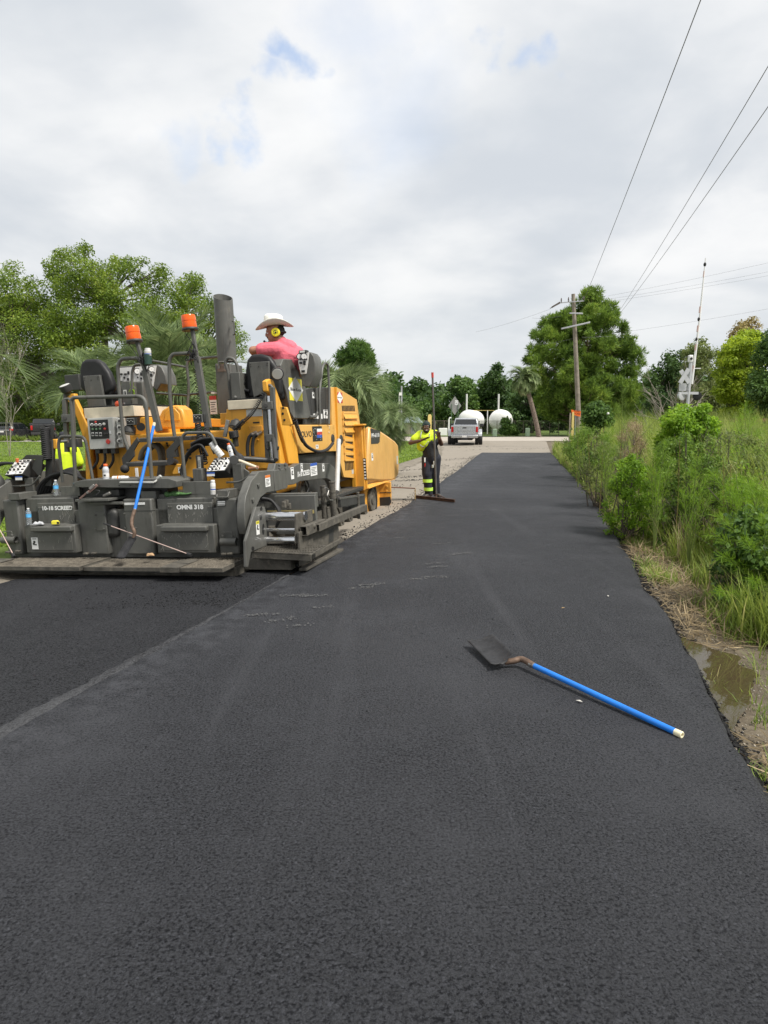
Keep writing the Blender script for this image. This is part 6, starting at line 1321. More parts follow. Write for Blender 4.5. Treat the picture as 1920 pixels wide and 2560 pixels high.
# ---- gooseneck tow arm
XA = 1.80
ARM = [(611, 1285), (612, 1262), (615, 1240), (628, 1203), (648, 1178), (685, 1175), (689, 1158), (720, 1159), (722, 1168), (732, 1168), (749, 1158), (824, 1158), (836, 1168), (841, 1178), (847, 1203), (855, 1230), (838, 1232), (832, 1212), (826, 1200), (816, 1196), (751, 1203), (736, 1211), (720, 1213), (718, 1221), (687, 1228), (667, 1232), (652, 1244), (642, 1265), (636, 1285), (628, 1316), (619, 1336), (614, 1320)]
ta = polyx('tow_arm', g_, ARM, XA, .10, None, .008)
part(MB().prism([Vector((-XA+.10, PL(u, v, x=XA).y, PL(u, v, x=XA).z)) for u, v in ARM], (-.10, 0, 0)), 'tow_arm', g_, None, .008)
bx_('splice_plate', g_, 685, 1176, 718, 1221, XA+.012, .02, ta, .008)
bolts([PL(u, v, x=XA) for u, v in ((698, 1163), (698, 1171), (712, 1162), (712, 1171))], (1, 0, 0), .028, .02, ta)
bolts([PL(u, v, x=XA) for u, v in ((631, 1250), (645, 1213))], (1, 0, 0), .03, .02, ta)
lettering('lettering', '10-18 SCREED', wht, ta, (XA, PL(744, 1193, x=XA).y, PL(744, 1193, x=XA).z), (0, 1, 0), (0, 0, 1), .075, PL(775, 1190, x=XA).y-PL(744, 1190, x=XA).y, .002, .03)
decal('warning_decal', wht, 662, 1189, 676, 1215, ta, 'lines', dec_o, x=XA); decal('warning_decal', wht, 726, 1169, 735, 1197, ta, 'symbol', x=XA); decal('warning_decal', wht, 751, 1159, 757, 1179, ta, 'symbol', x=XA); decal('notice_decal', wht, 775, 1159, 793, 1187, ta, 'lines', dec_b, x=XA); decal('warning_decal', wht, 805, 1160, 811, 1178, ta, 'symbol', x=XA)
part(MB().cyl(PL(690, 1150, x=XA-.05), PL(682, 1085, x=XA-.3), .028, .028, 12), 'arm_link', gd, None, 0)
part(MB().cyl(PL(600, 1146, y=1.6), PL(688, 1152, y=1.9), .035, .035, 14), 'cross_cylinder', gd, None, 0)
# round hub behind the arm
part(MB().lathe([(.14, 0), (.14, .05), (.09, .07), (.09, .04), (.03, .04)], PL(752, 1226, x=1.62), (1, 0, 0), 24), 'tow_hub', gdirty, None, 0)
hose('hydraulic_hose', X([(757, 1215), (764, 1200), (772, 1215), (768, 1232), (778, 1230)], 1.70), .012)
# ---------------------------------------------------------------- right screed extension
part(MB().bb((1.72, .50, .0), (2.30, 1.2, .14)), 'extension_plate', gdirty, None, .01)
ep_ = polyx('end_frame', g_, [(640, 1267), (662, 1267), (667, 1285), (669, 1363), (628, 1380), (621, 1418), (616, 1418), (615, 1353)], XA+.09, .035, None, .006)
XE = XA+.09
for (u, v, s1, s2) in [(653, 1272, 2.6, 5), (652, 1294, 2.6, 6), (658, 1323, 2.6, 14), (632, 1371, 3.5, 5)]:
    part(MB().prism([PL(u+s1*math.cos(a)*1.0, v+s2*math.sin(a), x=XE+.001) for a in np.linspace(0, 6.28, 15)[:-1]], (.003, 0, 0)), 'slot_hole', blk, ep_, 0)
decal('warning_decal', wht, 639, 1304, 649, 1335, ep_, 'symbol', dec_y, x=XE)
XO = 2.36
def rodx(n, u0, v0, u1, v1, r, m):
    a = PL(u0, v0, x=XE); b_ = PL(u1, v1, x=XO); b_.y = a.y; b_.z = a.z; return part(MB().cyl(Vector((1.2, a.y, a.z)), Vector((XO+.02, a.y, a.z)), r, r, 24), n, m, None, 0)
rodx('guide_rod', 668, 1291, 743, 1291, .055, chrome); rodx('extend_cylinder', 668, 1324, 743, 1324, .02, chrome); rodx('guide_rod', 670, 1351, 743, 1351, .05, chrome)
op = polyx('outer_frame', gdirty, [(742, 1285), (781, 1273), (783, 1303), (760, 1312), (750, 1359), (742, 1359)], XO, .03, None, .005)
part(MB().bb((1.85, 1.18, .30), (2.38, 1.24, .78)).bb((1.6, 1.25, .62), (2.36, 1.35, .80)), 'extension_beam', g_, None, .006); part(MB().bb((1.75, 1.17, .56), (2.36, 1.178, .60)), 'yellow_edge', yband, None, 0)
for i in range(3): hose('hydraulic_hose', [PL(650+i*2, 1245+i*2, x=1.75), PL(676+i*2, 1250+i*2, x=1.85), PL(694+i*2, 1272, x=1.95), PL(699+i, 1295, x=2.0), PL(690, 1318, x=1.95)], .016)
for (u, v) in ((754, 1262), (716, 1258), (722, 1266), (710, 1262)): part(MB().box(PL(u, v, x=2.1), (.05, .05, .08)), 'valve_block', gdirty, None, .01)
# jacks, edge gate and slide beams
for (u0, v0, v1, w, x) in [(807, 1214, 1295, 6.5, 2.25), (830, 1204, 1289, 7.5, 2.3), (819, 1267, 1292, 4, 2.35), (894, 1230, 1281, 4, 2.35)]:
    a = PL(u0, v0, x=x); b_ = PL(u0+1, v1, x=x); r = w*(a-PC).length/FPX; jk = part(MB().cyl(Vector((x, a.y, a.z)), Vector((x, a.y, b_.z-.1)), r, r, 16).cyl(Vector((x, a.y, a.z-.02)), Vector((x, a.y, a.z)), r*1.12, r*1.12, 16), 'gate_jack', gdirty, None, .003)
    for t in (.3, .5): part(MB().cyl(Vector((x, a.y, a.z+(b_.z-a.z)*t-.012)), Vector((x, a.y, a.z+(b_.z-a.z)*t+.012)), r*1.14, r*1.14, 16), 'jack_collar', gdirty, jk, 0)
rail('jack_line', X([(813, 1219), (822, 1224), (818, 1240), (823, 1250), (832, 1251)], 2.33), .010, .03, steel)
eg = polyx('edge_gate', gdirty, [(748, 1330), (780, 1322), (798, 1312), (846, 1300), (848, 1350), (843, 1372), (770, 1408), (752, 1400)], 2.40, .03, None, .006)
polyx('gate_slot', gd, [(822, 1324), (834, 1320), (834, 1352), (822, 1358)], 2.402, .003, eg, 0)
skid = part(MB().bar(PL(757, 1424, x=2.43), PL(851, 1374, x=2.43), .09, .035), 'gate_skid', gdirty, None, .006); part(MB().bar(PL(750, 1408, x=2.43), PL(850, 1352, x=2.43), .03, .06), 'gate_rib', gdirty, eg, .005)
def hollow(n, a, b_, w, h, m, t=.008):
    """open rectangular tube"""
    a, b_ = Vector(a), Vector(b_); d = (b_-a).normalized(); s = d.cross(Zv).normalized(); u = s.cross(d); P = []
    for p in (a, b_):
        for ww, hh in ((w, h), (w-2*t, h-2*t)):
            for i, j in ((-1, -1), (1, -1), (1, 1), (-1, 1)): P.append(p+s*(i*ww/2)+u*(j*hh/2))
    F = []
    for k in range(4):
        k2 = (k+1) % 4; F += [(k, k2, 8+k2, 8+k), (4+k, 12+k, 12+k2, 4+k2), (k, 4+k, 4+k2, k2), (8+k, 8+k2, 12+k2, 12+k)]
    return part(MB().add(P, F), n, m, None, .002)
hollow('slide_beam', PL(791, 1320, x=2.46), PL(912, 1268, x=2.46), .075, .085, gdirty); hollow('slide_beam', PL(758, 1328, x=2.42), PL(808, 1308, x=2.42), .085, .11, gdirty)
part(MB().ball(PL(783, 1315, x=2.45), .035, 10, 7), 'beam_pin', gdirty, None, 0, 180)
part(MB().bar(PL(848, 1256, x=2.32), PL(908, 1246, x=2.32), .05, .14), 'gate_beam', gd, None, .006); part(MB().bar(PL(848, 1247, x=2.34), PL(908, 1238, x=2.34), .02, .02), 'beam_edge', steel, None, 0)
part(MB().cyl(PL(847, 1101, x=1.95), PL(842, 1230, x=2.2), .036, .036, 16), 'white_pole', mat('pole_silver', (0.62, 0.62, 0.60), 0.35, .5), None, 0)
part(MB().cyl(PL(874, 1265, x=2.2), PL(874, 1290, x=2.2), .03, .03, 10).bb(PL(872, 1266, x=2.2), PL(897, 1262, x=2.1)), 'gate_bracket', gd, None, .004)
polyx('mat_guide', gdirty, [(848, 1240), (856, 1262), (868, 1300), (858, 1300), (846, 1270)], 2.1, .03, None, .004)
# side walkway of the extension
sw0 = PL(634, 1388, x=1.93); wq = [PL(628, 1379, z=.22), PL(676, 1361, z=.22), PL(814, 1363, z=.22), PL(777, 1386, z=.22)]
sw = part(MB().prism(wq, (0, 0, -.018)), 'side_walkway', gdirty, None, .003)
mb = MB()
for i in range(1, 22): t = i/22; a = wq[0].lerp(wq[3], t)+Vector((0, 0, .004)); b_ = wq[1].lerp(wq[2], t)+Vector((0, 0, .004)); mb.bar(a, b_, .005, .012)
for i in range(1, 6): t = i/6; a = wq[0].lerp(wq[1], t)+Vector((0, 0, .006)); b_ = wq[3].lerp(wq[2], t)+Vector((0, 0, .006)); mb.bar(a, b_, .008, .006)
part(mb, 'grating_bars', gdirty, sw, 0); part(MB().prism([wq[0], wq[3], wq[3]-Vector((0, 0, .075)), wq[0]-Vector((0, 0, .075))], (0, .015, 0)), 'walkway_lip', gdirty, sw, .003)
part(MB().bb((wq[0].x+.05, wq[0].y+.1, .02), (wq[0].x+.35, wq[1].y, .2)), 'walkway_support', gdirty, sw, .005)
# probe rod with hanging chain at the front
part(MB().cyl(PL(975, 1218, x=1.75), PL(1038, 1221, y=PL(975, 1218, x=1.75).y), .012, .012, 8), 'guide_bar', m_rust, None, 0)
# ---------------------------------------------------------------- operator stations
def station(dk_, yd, seat, plate, mirror):
    (u0, v0, u1, v1) = dk_; st = by('station_deck', crm, u0, v0, u1, v1, yd, .95, None, .006); by('deck_mat', blk, u0+1, v0-4, u1, v0, yd+.02, .92, st, .003); return st
s1 = station((568, 1002, 657, 1020), 2.12, None, None, 1); s2 = station((209, 1021, 336, 1040), 2.12, None, None, -1)
part(MB().bb((-1.40, 2.3, 1.60), (-.55, 3.2, 1.86)), 'deck_support', yl, s2, .01); part(MB().bb((.62, 2.3, 1.70), (1.35, 3.0, 1.86)), 'deck_support', yl, s1, .01)
def seat(outline, plate, yb, par):
    a = part(MB().prism([PL(u, v, y=yb) for u, v in outline], (0, .13, 0)), 'seat_back', vinyl, par, .045, 60)
    a.modifiers['bevel'].segments = 4
    p_ = part(MB().prism([PL(u, v, y=yb-.05) for u, v in plate], (0, .045, 0)), 'seat_shell', g_, a, .006)
    n = len(plate); bolts([PL(u, v, y=yb-.05) for u, v in [(plate[0][0]+4, plate[0][1]+5), (plate[1][0]-4, plate[1][1]+5), (plate[0][0]+5, plate[0][1]+10), (plate[1][0]-4, plate[1][1]+10), ((plate[0][0]+plate[1][0])/2, plate[0][1]+10)]], (0, -1, 0), .010, .006, p_, gd)
    c = PL((outline[0][0]+outline[-1][0])/2, outline[0][1], y=yb); xs = [PL(u, v, y=yb).x for u, v in outline]; zs = min(PL(u, v, y=yb).z for u, v in outline)
    part(MB().bb((min(xs)+.03, yb+.08, zs-.02), (max(xs)-.03, yb+.60, zs+.14)), 'seat_cushion', vinyl, par, .05); part(MB().bb((min(xs)+.12, yb+.12, zs-.28), (max(xs)-.12, yb+.5, zs-.02)), 'seat_base', gd, par, .01)
    return a
seat([(198, 968), (197, 925), (201, 905), (212, 898), (238, 897), (252, 905), (270, 930), (282, 960), (281, 976), (266, 986), (214, 986)], [(207, 940), (249, 937), (262, 1016), (220, 1018)], 2.35, s2)
seat([(613, 975), (612, 925), (616, 900), (626, 886), (650, 884), (672, 890), (690, 915), (701, 950), (702, 985), (690, 996), (620, 996)], [(622, 906), (672, 903), (673, 975), (634, 994), (628, 960)], 2.35, s1)
rail('arm_rest', Y([(262, 968), (276, 960), (282, 972), (276, 986)], 2.4), .03, .04, vinyl, s2); rail('arm_rest', Y([(612, 958), (604, 962), (610, 975), (624, 978)], 2.34), .025, .04, vinyl, s1)
# tinted box beside each seat
eb = by('switch_box', g_, 574, 932, 603, 998, 2.2, .3, s1, .008); by('box_hinge', gd, 576, 936, 578, 996, 2.196, .01, eb, 0); bolts([PL(589, 993, y=2.2)], (0, -1, 0), .022, .02, eb, steel)
eb2 = by('switch_box', g_, 302, 954, 330, 1016, 2.2, .3, s2, .008); by('switch_plate', facia, 308, 975, 317, 990, 2.195, .006, eb2, .001); by('rocker', blk, 310.5, 978, 314.5, 987, 2.19, .006, eb2, 0); bolts([PL(312, 1010, y=2.2)], (0, -1, 0), .022, .02, eb2, steel)
by('console_back', g_, 330, 954, 362, 1020, 2.35, .25, s2, .02)
part(MB().ball(PL(295, 1010, y=2.15), .045, 12, 8), 'red_lamp', mat('lamp_red', (0.75, 0.10, 0.03), 0.3), s2, 0, 180)
# gauge consoles: white faces with dials, hooded housings
def gauges(face, hood, y, par, dials, sw):
    ho = part(MB().prism([PL(u, v, y=y) for u, v in hood], (0, .30, 0)), 'gauge_console', g_, par, .012)
    fa = part(MB().prism([PL(u, v, y=y-.012) for u, v in face], (0, .010, 0)), 'gauge_face', facia, ho, .002)
    for (u, v, r) in dials:
        d_ = part(MB().cyl(PL(u, v, y=y-.012), PL(u, v, y=y-.026), r, r, 18), 'dial', blk, fa, 0); part(MB().cyl(PL(u, v, y=y-.0262), PL(u, v, y=y-.028), r*.78, r*.78, 18), 'dial_glass', wht, d_, 0); part(MB().bar(PL(u, v, y=y-.029), PL(u+r*25, v-r*25, y=y-.029), .004, .002), 'needle', blk, d_, 0)
    for (u, v, w, h) in sw: part(MB().box(PL(u, v, y=y-.018), (w, .016, h)), 'switch', blk, fa, .002)
    return ho
gauges([(298, 920), (391, 914), (383, 966), (300, 952)], [(296, 916), (393, 911), (404, 918), (414, 940), (417, 962), (402, 960), (392, 978), (383, 970), (298, 955)], 2.85, s2, [(379, 923, .045), (343, 928, .05)], [(303, 935, .045, .02), (313, 935, .045, .02), (321, 932, .03, .045), (311, 944, .025, .03), (320, 948, .03, .04), (353, 935, .03, .05), (353, 946, .03, .03), (353, 956, .03, .05), (378, 938, .035, .045), (370, 932, .02, .02), (385, 932, .02, .02), (377, 950, .03, .04), (344, 943, .02, .02)])
gauges([(745, 884), (773, 881), (770, 906), (766, 934), (752, 936), (746, 910)], [(744, 884), (750, 880), (776, 880), (784, 890), (788, 910), (788, 940), (775, 968), (755, 965), (752, 940)], 2.75, s1, [(749, 891, .045), (760, 891, .05)], [(751, 898, .02, .02), (756, 898, .02, .02), (761, 898, .02, .02), (766, 898, .02, .02), (752, 907, .04, .03), (761, 907, .035, .06), (758, 928, .05, .03)])
by('console_top_box', gd, 746, 876, 766, 882, 2.72, .1, s1, .004); by('counter_label', facia, 749, 877, 762, 881, 2.715, .004, s1, 0)
# hooded side console with the big diamond emblem
sc2 = polyx('side_console', g_, [(702, 913), (708, 897), (730, 898), (750, 904), (758, 935), (768, 990), (777, 1040), (770, 1047), (735, 1046), (726, 1030), (716, 980), (704, 940)], 1.55, .22, s1, .012)
diamond(sc2, 739, 974, 19, 32, 1.55, dec_y, 'Blaw-Knox', .12)
part(MB().box(PL(738, 900, x=1.5), (.16, .26, .05)), 'arm_pad', vinyl, sc2, .02)
rail('grab_rail', X([(748, 910), (786, 934), (789, 960), (794, 1034), (788, 1042), (773, 1042)], 1.48), .026, .10, g_, s1)
rail('grab_rail', X([(800, 1060), (798, 985), (806, 918), (812, 906), (820, 912), (823, 970), (822, 1060)], 1.52), .022, .10)
rail('grab_rail', Y([(577, 1000), (570, 930), (563, 905), (570, 894), (584, 897), (593, 912), (596, 932)], 2.3), .022, .08)
# work lamps
def lamp(a, d_, r, par=None):
    d_ = Vector(d_).normalized(); a = Vector(a); l = part(MB().lathe([(r*.35, -r*1.3), (r*.9, -r*.8), (r, -r*.2), (r, r*.25), (r*.9, r*.3)], a, d_, 20), 'work_lamp', gd, par, 0); part(MB().lathe([(r*.86, r*.28), (r*.8, r*.33)], a, d_, 20), 'lens', lgrey, l, 0)
lamp(PL(694, 934, y=2.1), (.2, -.75, -.25), .085, s1); lamp(PL(163, 967, y=2.05), (-.1, -.3, .7), .085, s2); lamp(PL(324, 1080, y=2.0), (0, -.35, -.9), .085); lamp(PL(588, 1066, y=2.0), (-.1, -.4, -.8), .08)
part(MB().cyl(PL(163, 985, y=2.1), PL(165, 1060, y=2.1), .03, .03, 10), 'lamp_post', g_, s2, 0)
by('corner_box', gd, 160, 938, 200, 975, 2.6, .25, s2, .01)
# centre: stack, rails behind, dome cover, steps
st1 = MB(); a = PL(568, 905, y=3.3); t = PL(557, 738, y=3.3); r = .145; ring = []
n = 28; V = []; F = []
for i in range(n):
    an = 2*math.pi*i/n; e = Vector((math.cos(an), math.sin(an), 0)); top_ = t+e*r; top_.z += -.05*math.cos(an)+.055*math.sin(an)-.03
    V += [a+e*r, top_, top_-e*.012, a-e*.012+e*r]
for i in range(n): j = (i+1) % n; F += [(i*4, j*4, j*4+1, i*4+1), (i*4+1, j*4+1, j*4+2, i*4+2), (i*4+2, j*4+2, j*4+3, i*4+3)]
sk = part(st1.add(V, F), 'exhaust_stack', g_, None, 0, 40)
rail('stack_handle', [PL(581, 804, y=3.2), PL(585, 803, y=3.1), PL(587, 836, y=3.1), PL(583, 837, y=3.2)], .010, .02, g_, sk)
part(MB().prism([PL(u, v, y=3.0) for u, v in [(537, 909), (575, 909), (582, 1036), (545, 1036)]], (0, .42, 0)), 'stack_casing', g_, None, .012)
rail('stack_hinge', Y([(547, 922), (547, 905), (562, 905), (562, 922)], 2.97), .014, .02, g_, sk); decal('casing_plate', mat('hot_plate', (0.22, 0.17, 0.14), 0.6), 543, 910, 566, 928, sk, None, y=2.995)
de = decal('warning_panel', wht, 523, 990, 544, 1035, None, 'lines', dec_r, y=3.1); part(MB().cyl(PL(536, 985, y=3.1), PL(536, 980, y=3.1), .05, .05, 16), 'white_cap', wht, de, 0)
dome = polyy('chain_cover', yl2, [(393, 1072), (395, 1045), (404, 1026), (422, 1014), (440, 1013), (455, 1024), (462, 1045), (464, 1072)], 2.5, .3, None, .03); polyy('cover_panel', yl, [(410, 1052), (412, 1032), (425, 1020), (436, 1020), (448, 1034), (450, 1052)], 2.49, .02, dome, .01)
part(MB().bar(PL(470, 1054, y=2.9), PL(570, 1058, y=2.9), .06, .12), 'cross_member', yl, None, .01)
rail('walk_rail', Y([(382, 902), (430, 911), (470, 919)], 3.4), .02); rail('walk_rail', Y([(392, 983), (474, 989)], 3.4), .02); rail('walk_rail', Y([(468, 1040), (472, 960), (467, 915), (470, 902), (482, 897), (545, 892)], 3.3), .022, .08); rail('walk_rail', Y([(474, 986), (535, 980)], 3.4), .02)
rail('ladder_rail', Y([(323, 1130), (308, 1090), (300, 1000), (294, 915), (303, 897), (345, 895), (360, 905)], 1.9), .026, .12); rail('ladder_rail', Y([(330, 1000), (330, 930), (336, 912), (352, 911)], 2.1), .02, .08)
rail('ladder_rail', Y([(444, 1142), (432, 1060), (425, 990), (423, 900), (432, 885), (476, 883)], 1.9), .026, .12)
def tread(n, pts, zc, par=None):
    t_ = part(MB().prism(pts, (0, 0, -.05)), n, gd, par, .004); mb = MB()
    for i in range(1, 9): a = pts[0].lerp(pts[3], i/9)+Vector((0, 0, .006)); b_ = pts[1].lerp(pts[2], i/9)+Vector((0, 0, .006)); mb.bar(a, b_, .012, .012)
    for i in range(1, 22): a = pts[0].lerp(pts[1], i/22)+Vector((0, 0, .004)); b_ = pts[3].lerp(pts[2], i/22)+Vector((0, 0, .004)); mb.bar(a, b_, .004, .008)
    part(mb, 'tread_bars', steel, t_, 0)
def quad_y(u0, u1, v, y, dep): a = PL(u0, v, y=y); b_ = PL(u1, v, y=y); b_.z = a.z; return [a, b_, b_+Vector((0, dep, 0)), a+Vector((0, dep, 0))]
tread('step', quad_y(345, 475, 1097, 1.75, .45), 0); tread('step', quad_y(313, 416, 1158, 1.45, .3), 0)
polyy('step_bracket', gd, [(342, 1093), (304, 1145), (306, 1160), (313, 1166), (335, 1140), (334, 1126), (347, 1103)], 1.50, .03, None, .004); polyy('step_bracket', gd, [(448, 1090), (415, 1126), (416, 1146), (437, 1143), (436, 1128), (452, 1108)], 1.55, .03, None, .004)
part(MB().ball(PL(312, 1172, y=1.45), .06, 14, 9), 'rubber_ball', rub, None, 0, 180); part(MB().cyl(PL(426, 1152, y=1.4), PL(436, 1155, y=1.5), .05, .045, 14), 'rubber_stop', rub, None, 0)
for i in range(2): hose('lagged_hose', Y([(350+i*12, 1150), (358+i*16, 1125), (378+i*14, 1112), (396+i*9, 1122), (402+i*6, 1150), (398+i*7, 1190)], 2.05+.06*i), .036, None, mat('lagging%d' % i, (0.15, 0.13, 0.10), 0.9, var=0.3, bump=.5))
bolts([PL(u, v, y=2.22) for u, v in ((468, 1140), (476, 1136), (476, 1145), (467, 1150), (418, 1108), (420, 1114), (470, 1125))], (0, -1, 0), .018, .014, rw, gd)
part(MB().cyl(PL(352, 1067, y=2.225), PL(352, 1067, y=2.21), .06, .06, 18), 'port_hole', blk, rw, 0)
# control cabinet
cb = by('control_cabinet', lgrey, 217, 1046, 289, 1121, 2.0, .22, None, .008); by('cabinet_side', lgrey, 289.5, 1045, 309, 1118, 2.03, .18, cb, .008)
bp2_ = by('cabinet_panel', blk, 223, 1051, 273, 1096, 1.993, .006, cb, 0)
for i, (u, v, r, m) in enumerate([(239, 1055, .016, dec_r), (230, 1062, .022, wht), (240, 1062, .022, wht), (250, 1062, .022, wht), (260, 1060, .022, lgrey), (232, 1073, .018, m_green_post), (241, 1073, .018, m_green_post), (250, 1072, .018, m_green_post), (262, 1072, .018, dec_r), (262, 1084, .016, gd), (268, 1084, .016, gd)]):
    k = part(MB().cyl(PL(u, v, y=1.993), PL(u, v, y=1.975), r, r*.9, 14), 'indicator', m, bp2_, 0); part(MB().cyl(PL(u, v, y=1.9745), PL(u, v, y=1.965), r*.6, r*.5, 12), 'knob', blk if m is wht else m, k, 0)
for u in (232, 241.5, 251): s_ = by('selector_plate', facia, u-3.6, 1081, u+3.6, 1090, 1.99, .003, bp2_, 0); part(MB().cyl(PL(u, 1085.5, y=1.99), PL(u, 1085.5, y=1.97), .016, .014, 10), 'knob', blk, s_, 0)
part(MB().cyl(PL(270, 1104, y=2.0), PL(270, 1104, y=1.97), .032, .03, 14).box(PL(270, 1104, y=1.965), (.02, .02, .07)), 'main_switch', dec_r, cb, .003); by('latch', wht, 273, 1077, 278, 1085, 1.995, .004, cb, 0)
for v in (1052, 1068, 1085, 1102): part(MB().cyl(PL(298, v, y=2.03), PL(298, v, y=2.0), .034, .032, 14), 'socket', lgrey, cb, .003); part(MB().cyl(PL(298, v, y=1.999), PL(298, v, y=1.995), .018, .018, 10), 'socket_hole', gd, cb, 0)
for u in (243, 262, 282): pl_ = by('plug', gd, u-6, 1121, u+6, 1134, 2.02, .1, cb, .006); hose('plug_cable', Y([(u, 1134), (u+1, 1150), (u-4, 1162), (u-12, 1172)], 2.07), .02, pl_)
# small displays
for (u0, v0, u1, v1, y) in [(314, 1045, 337, 1062, 1.95), (481, 1036, 507, 1056, 1.85)]:
    dp = by('display_box', gd, u0, v0, u1+6, v1, y, .08, None, .005); f_ = by('display_frame', lgrey, u0+1, v0+1, u1-1, v1-1, y-.004, .003, dp, 0); by('display_screen', blk, u0+2, v0+2, u1-2, v1-2, y-.008, .003, f_, 0)
    for i in range(4): by('display_mark', lgrey, u0+4+i*4, v0+5+(i % 2)*3, u0+6.5+i*4, v0+6.5+(i % 2)*3, y-.011, .002, f_, 0)
# beacons on leaning posts
def beacon(u, v0, v1, w, y, pts, ang):
    c0 = PL(u+2.5, v1, y=y); h = abs(PL(u, v0, y=y).z-PL(u, v1, y=y).z); r = w/2*(c0-PC).length/FPX; d_ = Vector((math.sin(R(ang)), 0, math.cos(R(ang))))
    po_ = part(MB().bar(PL(pts[0][0], pts[0][1], y=y), PL(pts[1][0], pts[1][1], y=y), .045, .045, up=(0, 1, 0)).bar(PL(pts[1][0], pts[1][1], y=y), PL(pts[2][0], pts[2][1], y=y), .085, .06, up=(0, 1, 0)), 'beacon_post', g_, None, .004)
    ba = part(MB().lathe([(r*1.1, -.035), (r*1.16, -.02), (r*1.1, 0)], c0, d_, 24), 'beacon_base', gd, po_, 0)
    le = part(MB().lathe([(r*.98, 0), (r*1.02, h*.10), (r*1.0, h*.45), (r*.96, h*.47), (r*.96, h*.52), (r*1.0, h*.54), (r*.99, h*.92), (r*.93, h), (r*.4, h*1.01)], c0, d_, 24), 'beacon_lens', orange, po_, 0, 30)
    part(MB().cyl(c0+d_*.01, c0+d_*h*.8, r*.3, r*.3, 12), 'beacon_bulb', crm, le, 0)
    hose('beacon_cable', Y([(u-9, v1+3), (u-8, v1+14), (u+4, v1+30), (u+14, v1+48)], y-.03), .005, po_)
beacon(333, 816, 850, 32, 1.9, [(343, 856), (362, 925), (398, 1078)], -7); beacon(472, 788, 820, 33, 1.9, [(481, 826), (492, 892), (521, 1070)], -4)
for (u, v) in ((362, 905), (480, 888)):
    q = PL(u, v, y=1.86); rr = random.Random(u); mb = MB()
    for i in range(9): mb.tube(bez([q+Vector((rr.gauss(0, .04), rr.gauss(0, .02), rr.gauss(0, .05))) for k in range(5)], 5), .006, 5)
    part(mb, 'cable_bundle', rub, None, 0, 180)
# coiled cables
coil('coiled_cable', PL(660, 978, y=1.95), PL(610, 1052, y=1.95), .022, .006, 22, .05); coil('coiled_cable', PL(610, 1052, y=1.95), PL(583, 1076, y=1.95), .03, .007, 10, .0)
coil('coiled_cable', PL(494, 1058, y=1.8), PL(512, 1160, y=1.2), .035, .010, 20, .0); coil('coiled_cable', PL(515, 1072, y=1.7), PL(540, 1130, y=1.2), .035, .010, 14, .0); coil('coiled_cable', PL(112, 1070, y=1.1), PL(118, 1150, y=1.0), .05, .014, 16, .0); coil('coiled_cable', PL(120, 1062, y=1.15), PL(128, 1130, y=1.1), .045, .013, 14, .0)
coil('coiled_cable', PL(487, 920, y=1.88), PL(500, 1030, y=1.88), .02, .006, 12, .0); coil('coiled_cable', PL(583, 1078, y=1.9), PL(586, 1094, y=1.9), .06, .012, 6, .0)
coil('coiled_cable', PL(737, 1048, x=1.6), PL(758, 1104, x=1.6), .025, .008, 16, .03); hose('conduit', X([(757, 1100), (766, 1114), (785, 1126), (803, 1129), (820, 1122), (832, 1108)], 1.58), .026)
part(MB().bb(PL(579, 1092, y=1.9), PL(598, 1116, y=1.98)), 'cable_reel_bracket', gd, None, .01); part(MB().bar(PL(570, 1050, y=1.85), PL(562, 1092, y=1.85), .05, .03, up=(0, 1, 0)), 'silver_strut', steel, None, .004)
by('yellow_strip', dec_y, 577, 1090, 581, 1116, 1.88, .02, None, .002); by('tag_plate', wht, 337, 1170, 346, 1195, 1.4, .01, None, .001)
# grade post with coils at the left end
gp_ = part(MB().bar(PL(133, 1060, y=1.1), PL(128, 1100, y=1.1), .05, .02, up=(0, 1, 0)).bar(PL(128, 1100, y=1.1), PL(124, 1215, y=1.05), .10, .06, up=(0, 1, 0)), 'grade_post', gd, None, .005)
by('post_cylinder', gd, 112, 1148, 140, 1185, 1.1, .1, gp_, .02); by('yellow_sensor', yl, 131, 1098, 143, 1122, 1.08, .06, gp_, .008)
part(MB().cyl(PL(150, 1104, y=1.05), PL(170, 1103, y=1.05), .02, .02, 10), 'sensor_rod', steel, gp_, 0)
# lever bank and caution decal on the screed deck, right of the platform
by('lever_block', g_, 480, 1172, 508, 1215, .95, .12, None, .012); by('lever', gd, 488, 1138, 506, 1175, 1.0, .05, None, .01); decal('label_strip', lgrey, 494, 1142, 503, 1170, None, 'lines', y=1.0)
polyy('yellow_bracket', yl, [(432, 1178), (440, 1160), (462, 1162), (458, 1184), (430, 1186)], 1.5, .05, None, .006); decal('warning_decal', wht, 445, 1168, 458, 1182, None, 'symbol', y=1.5)
part(MB().bar(PL(392, 1198, y=.68), PL(402, 1189, y=.68), .03, .03).bar(PL(300, 1206, y=.64), PL(385, 1206, y=.64), .03, .02).bar(PL(385, 1206, y=.64), PL(404, 1190, y=.72), .03, .02), 'grey_crank', lgrey, None, .006)
for (u, v) in ((185, 1212), (298, 1213), (326, 1213)): bolts([PL(u, v, y=.66)], (0, -1, 0), .008, .003, dk, blk)
# crusts of asphalt on the screed end
for i, (u, v) in enumerate([(640, 1395), (660, 1400), (700, 1408), (730, 1412)]): part(MB().ball(PL(u, v, z=.03), (.09, .06, .03), 9, 5), 'asphalt_crust', m_edge, None, 0, 180)
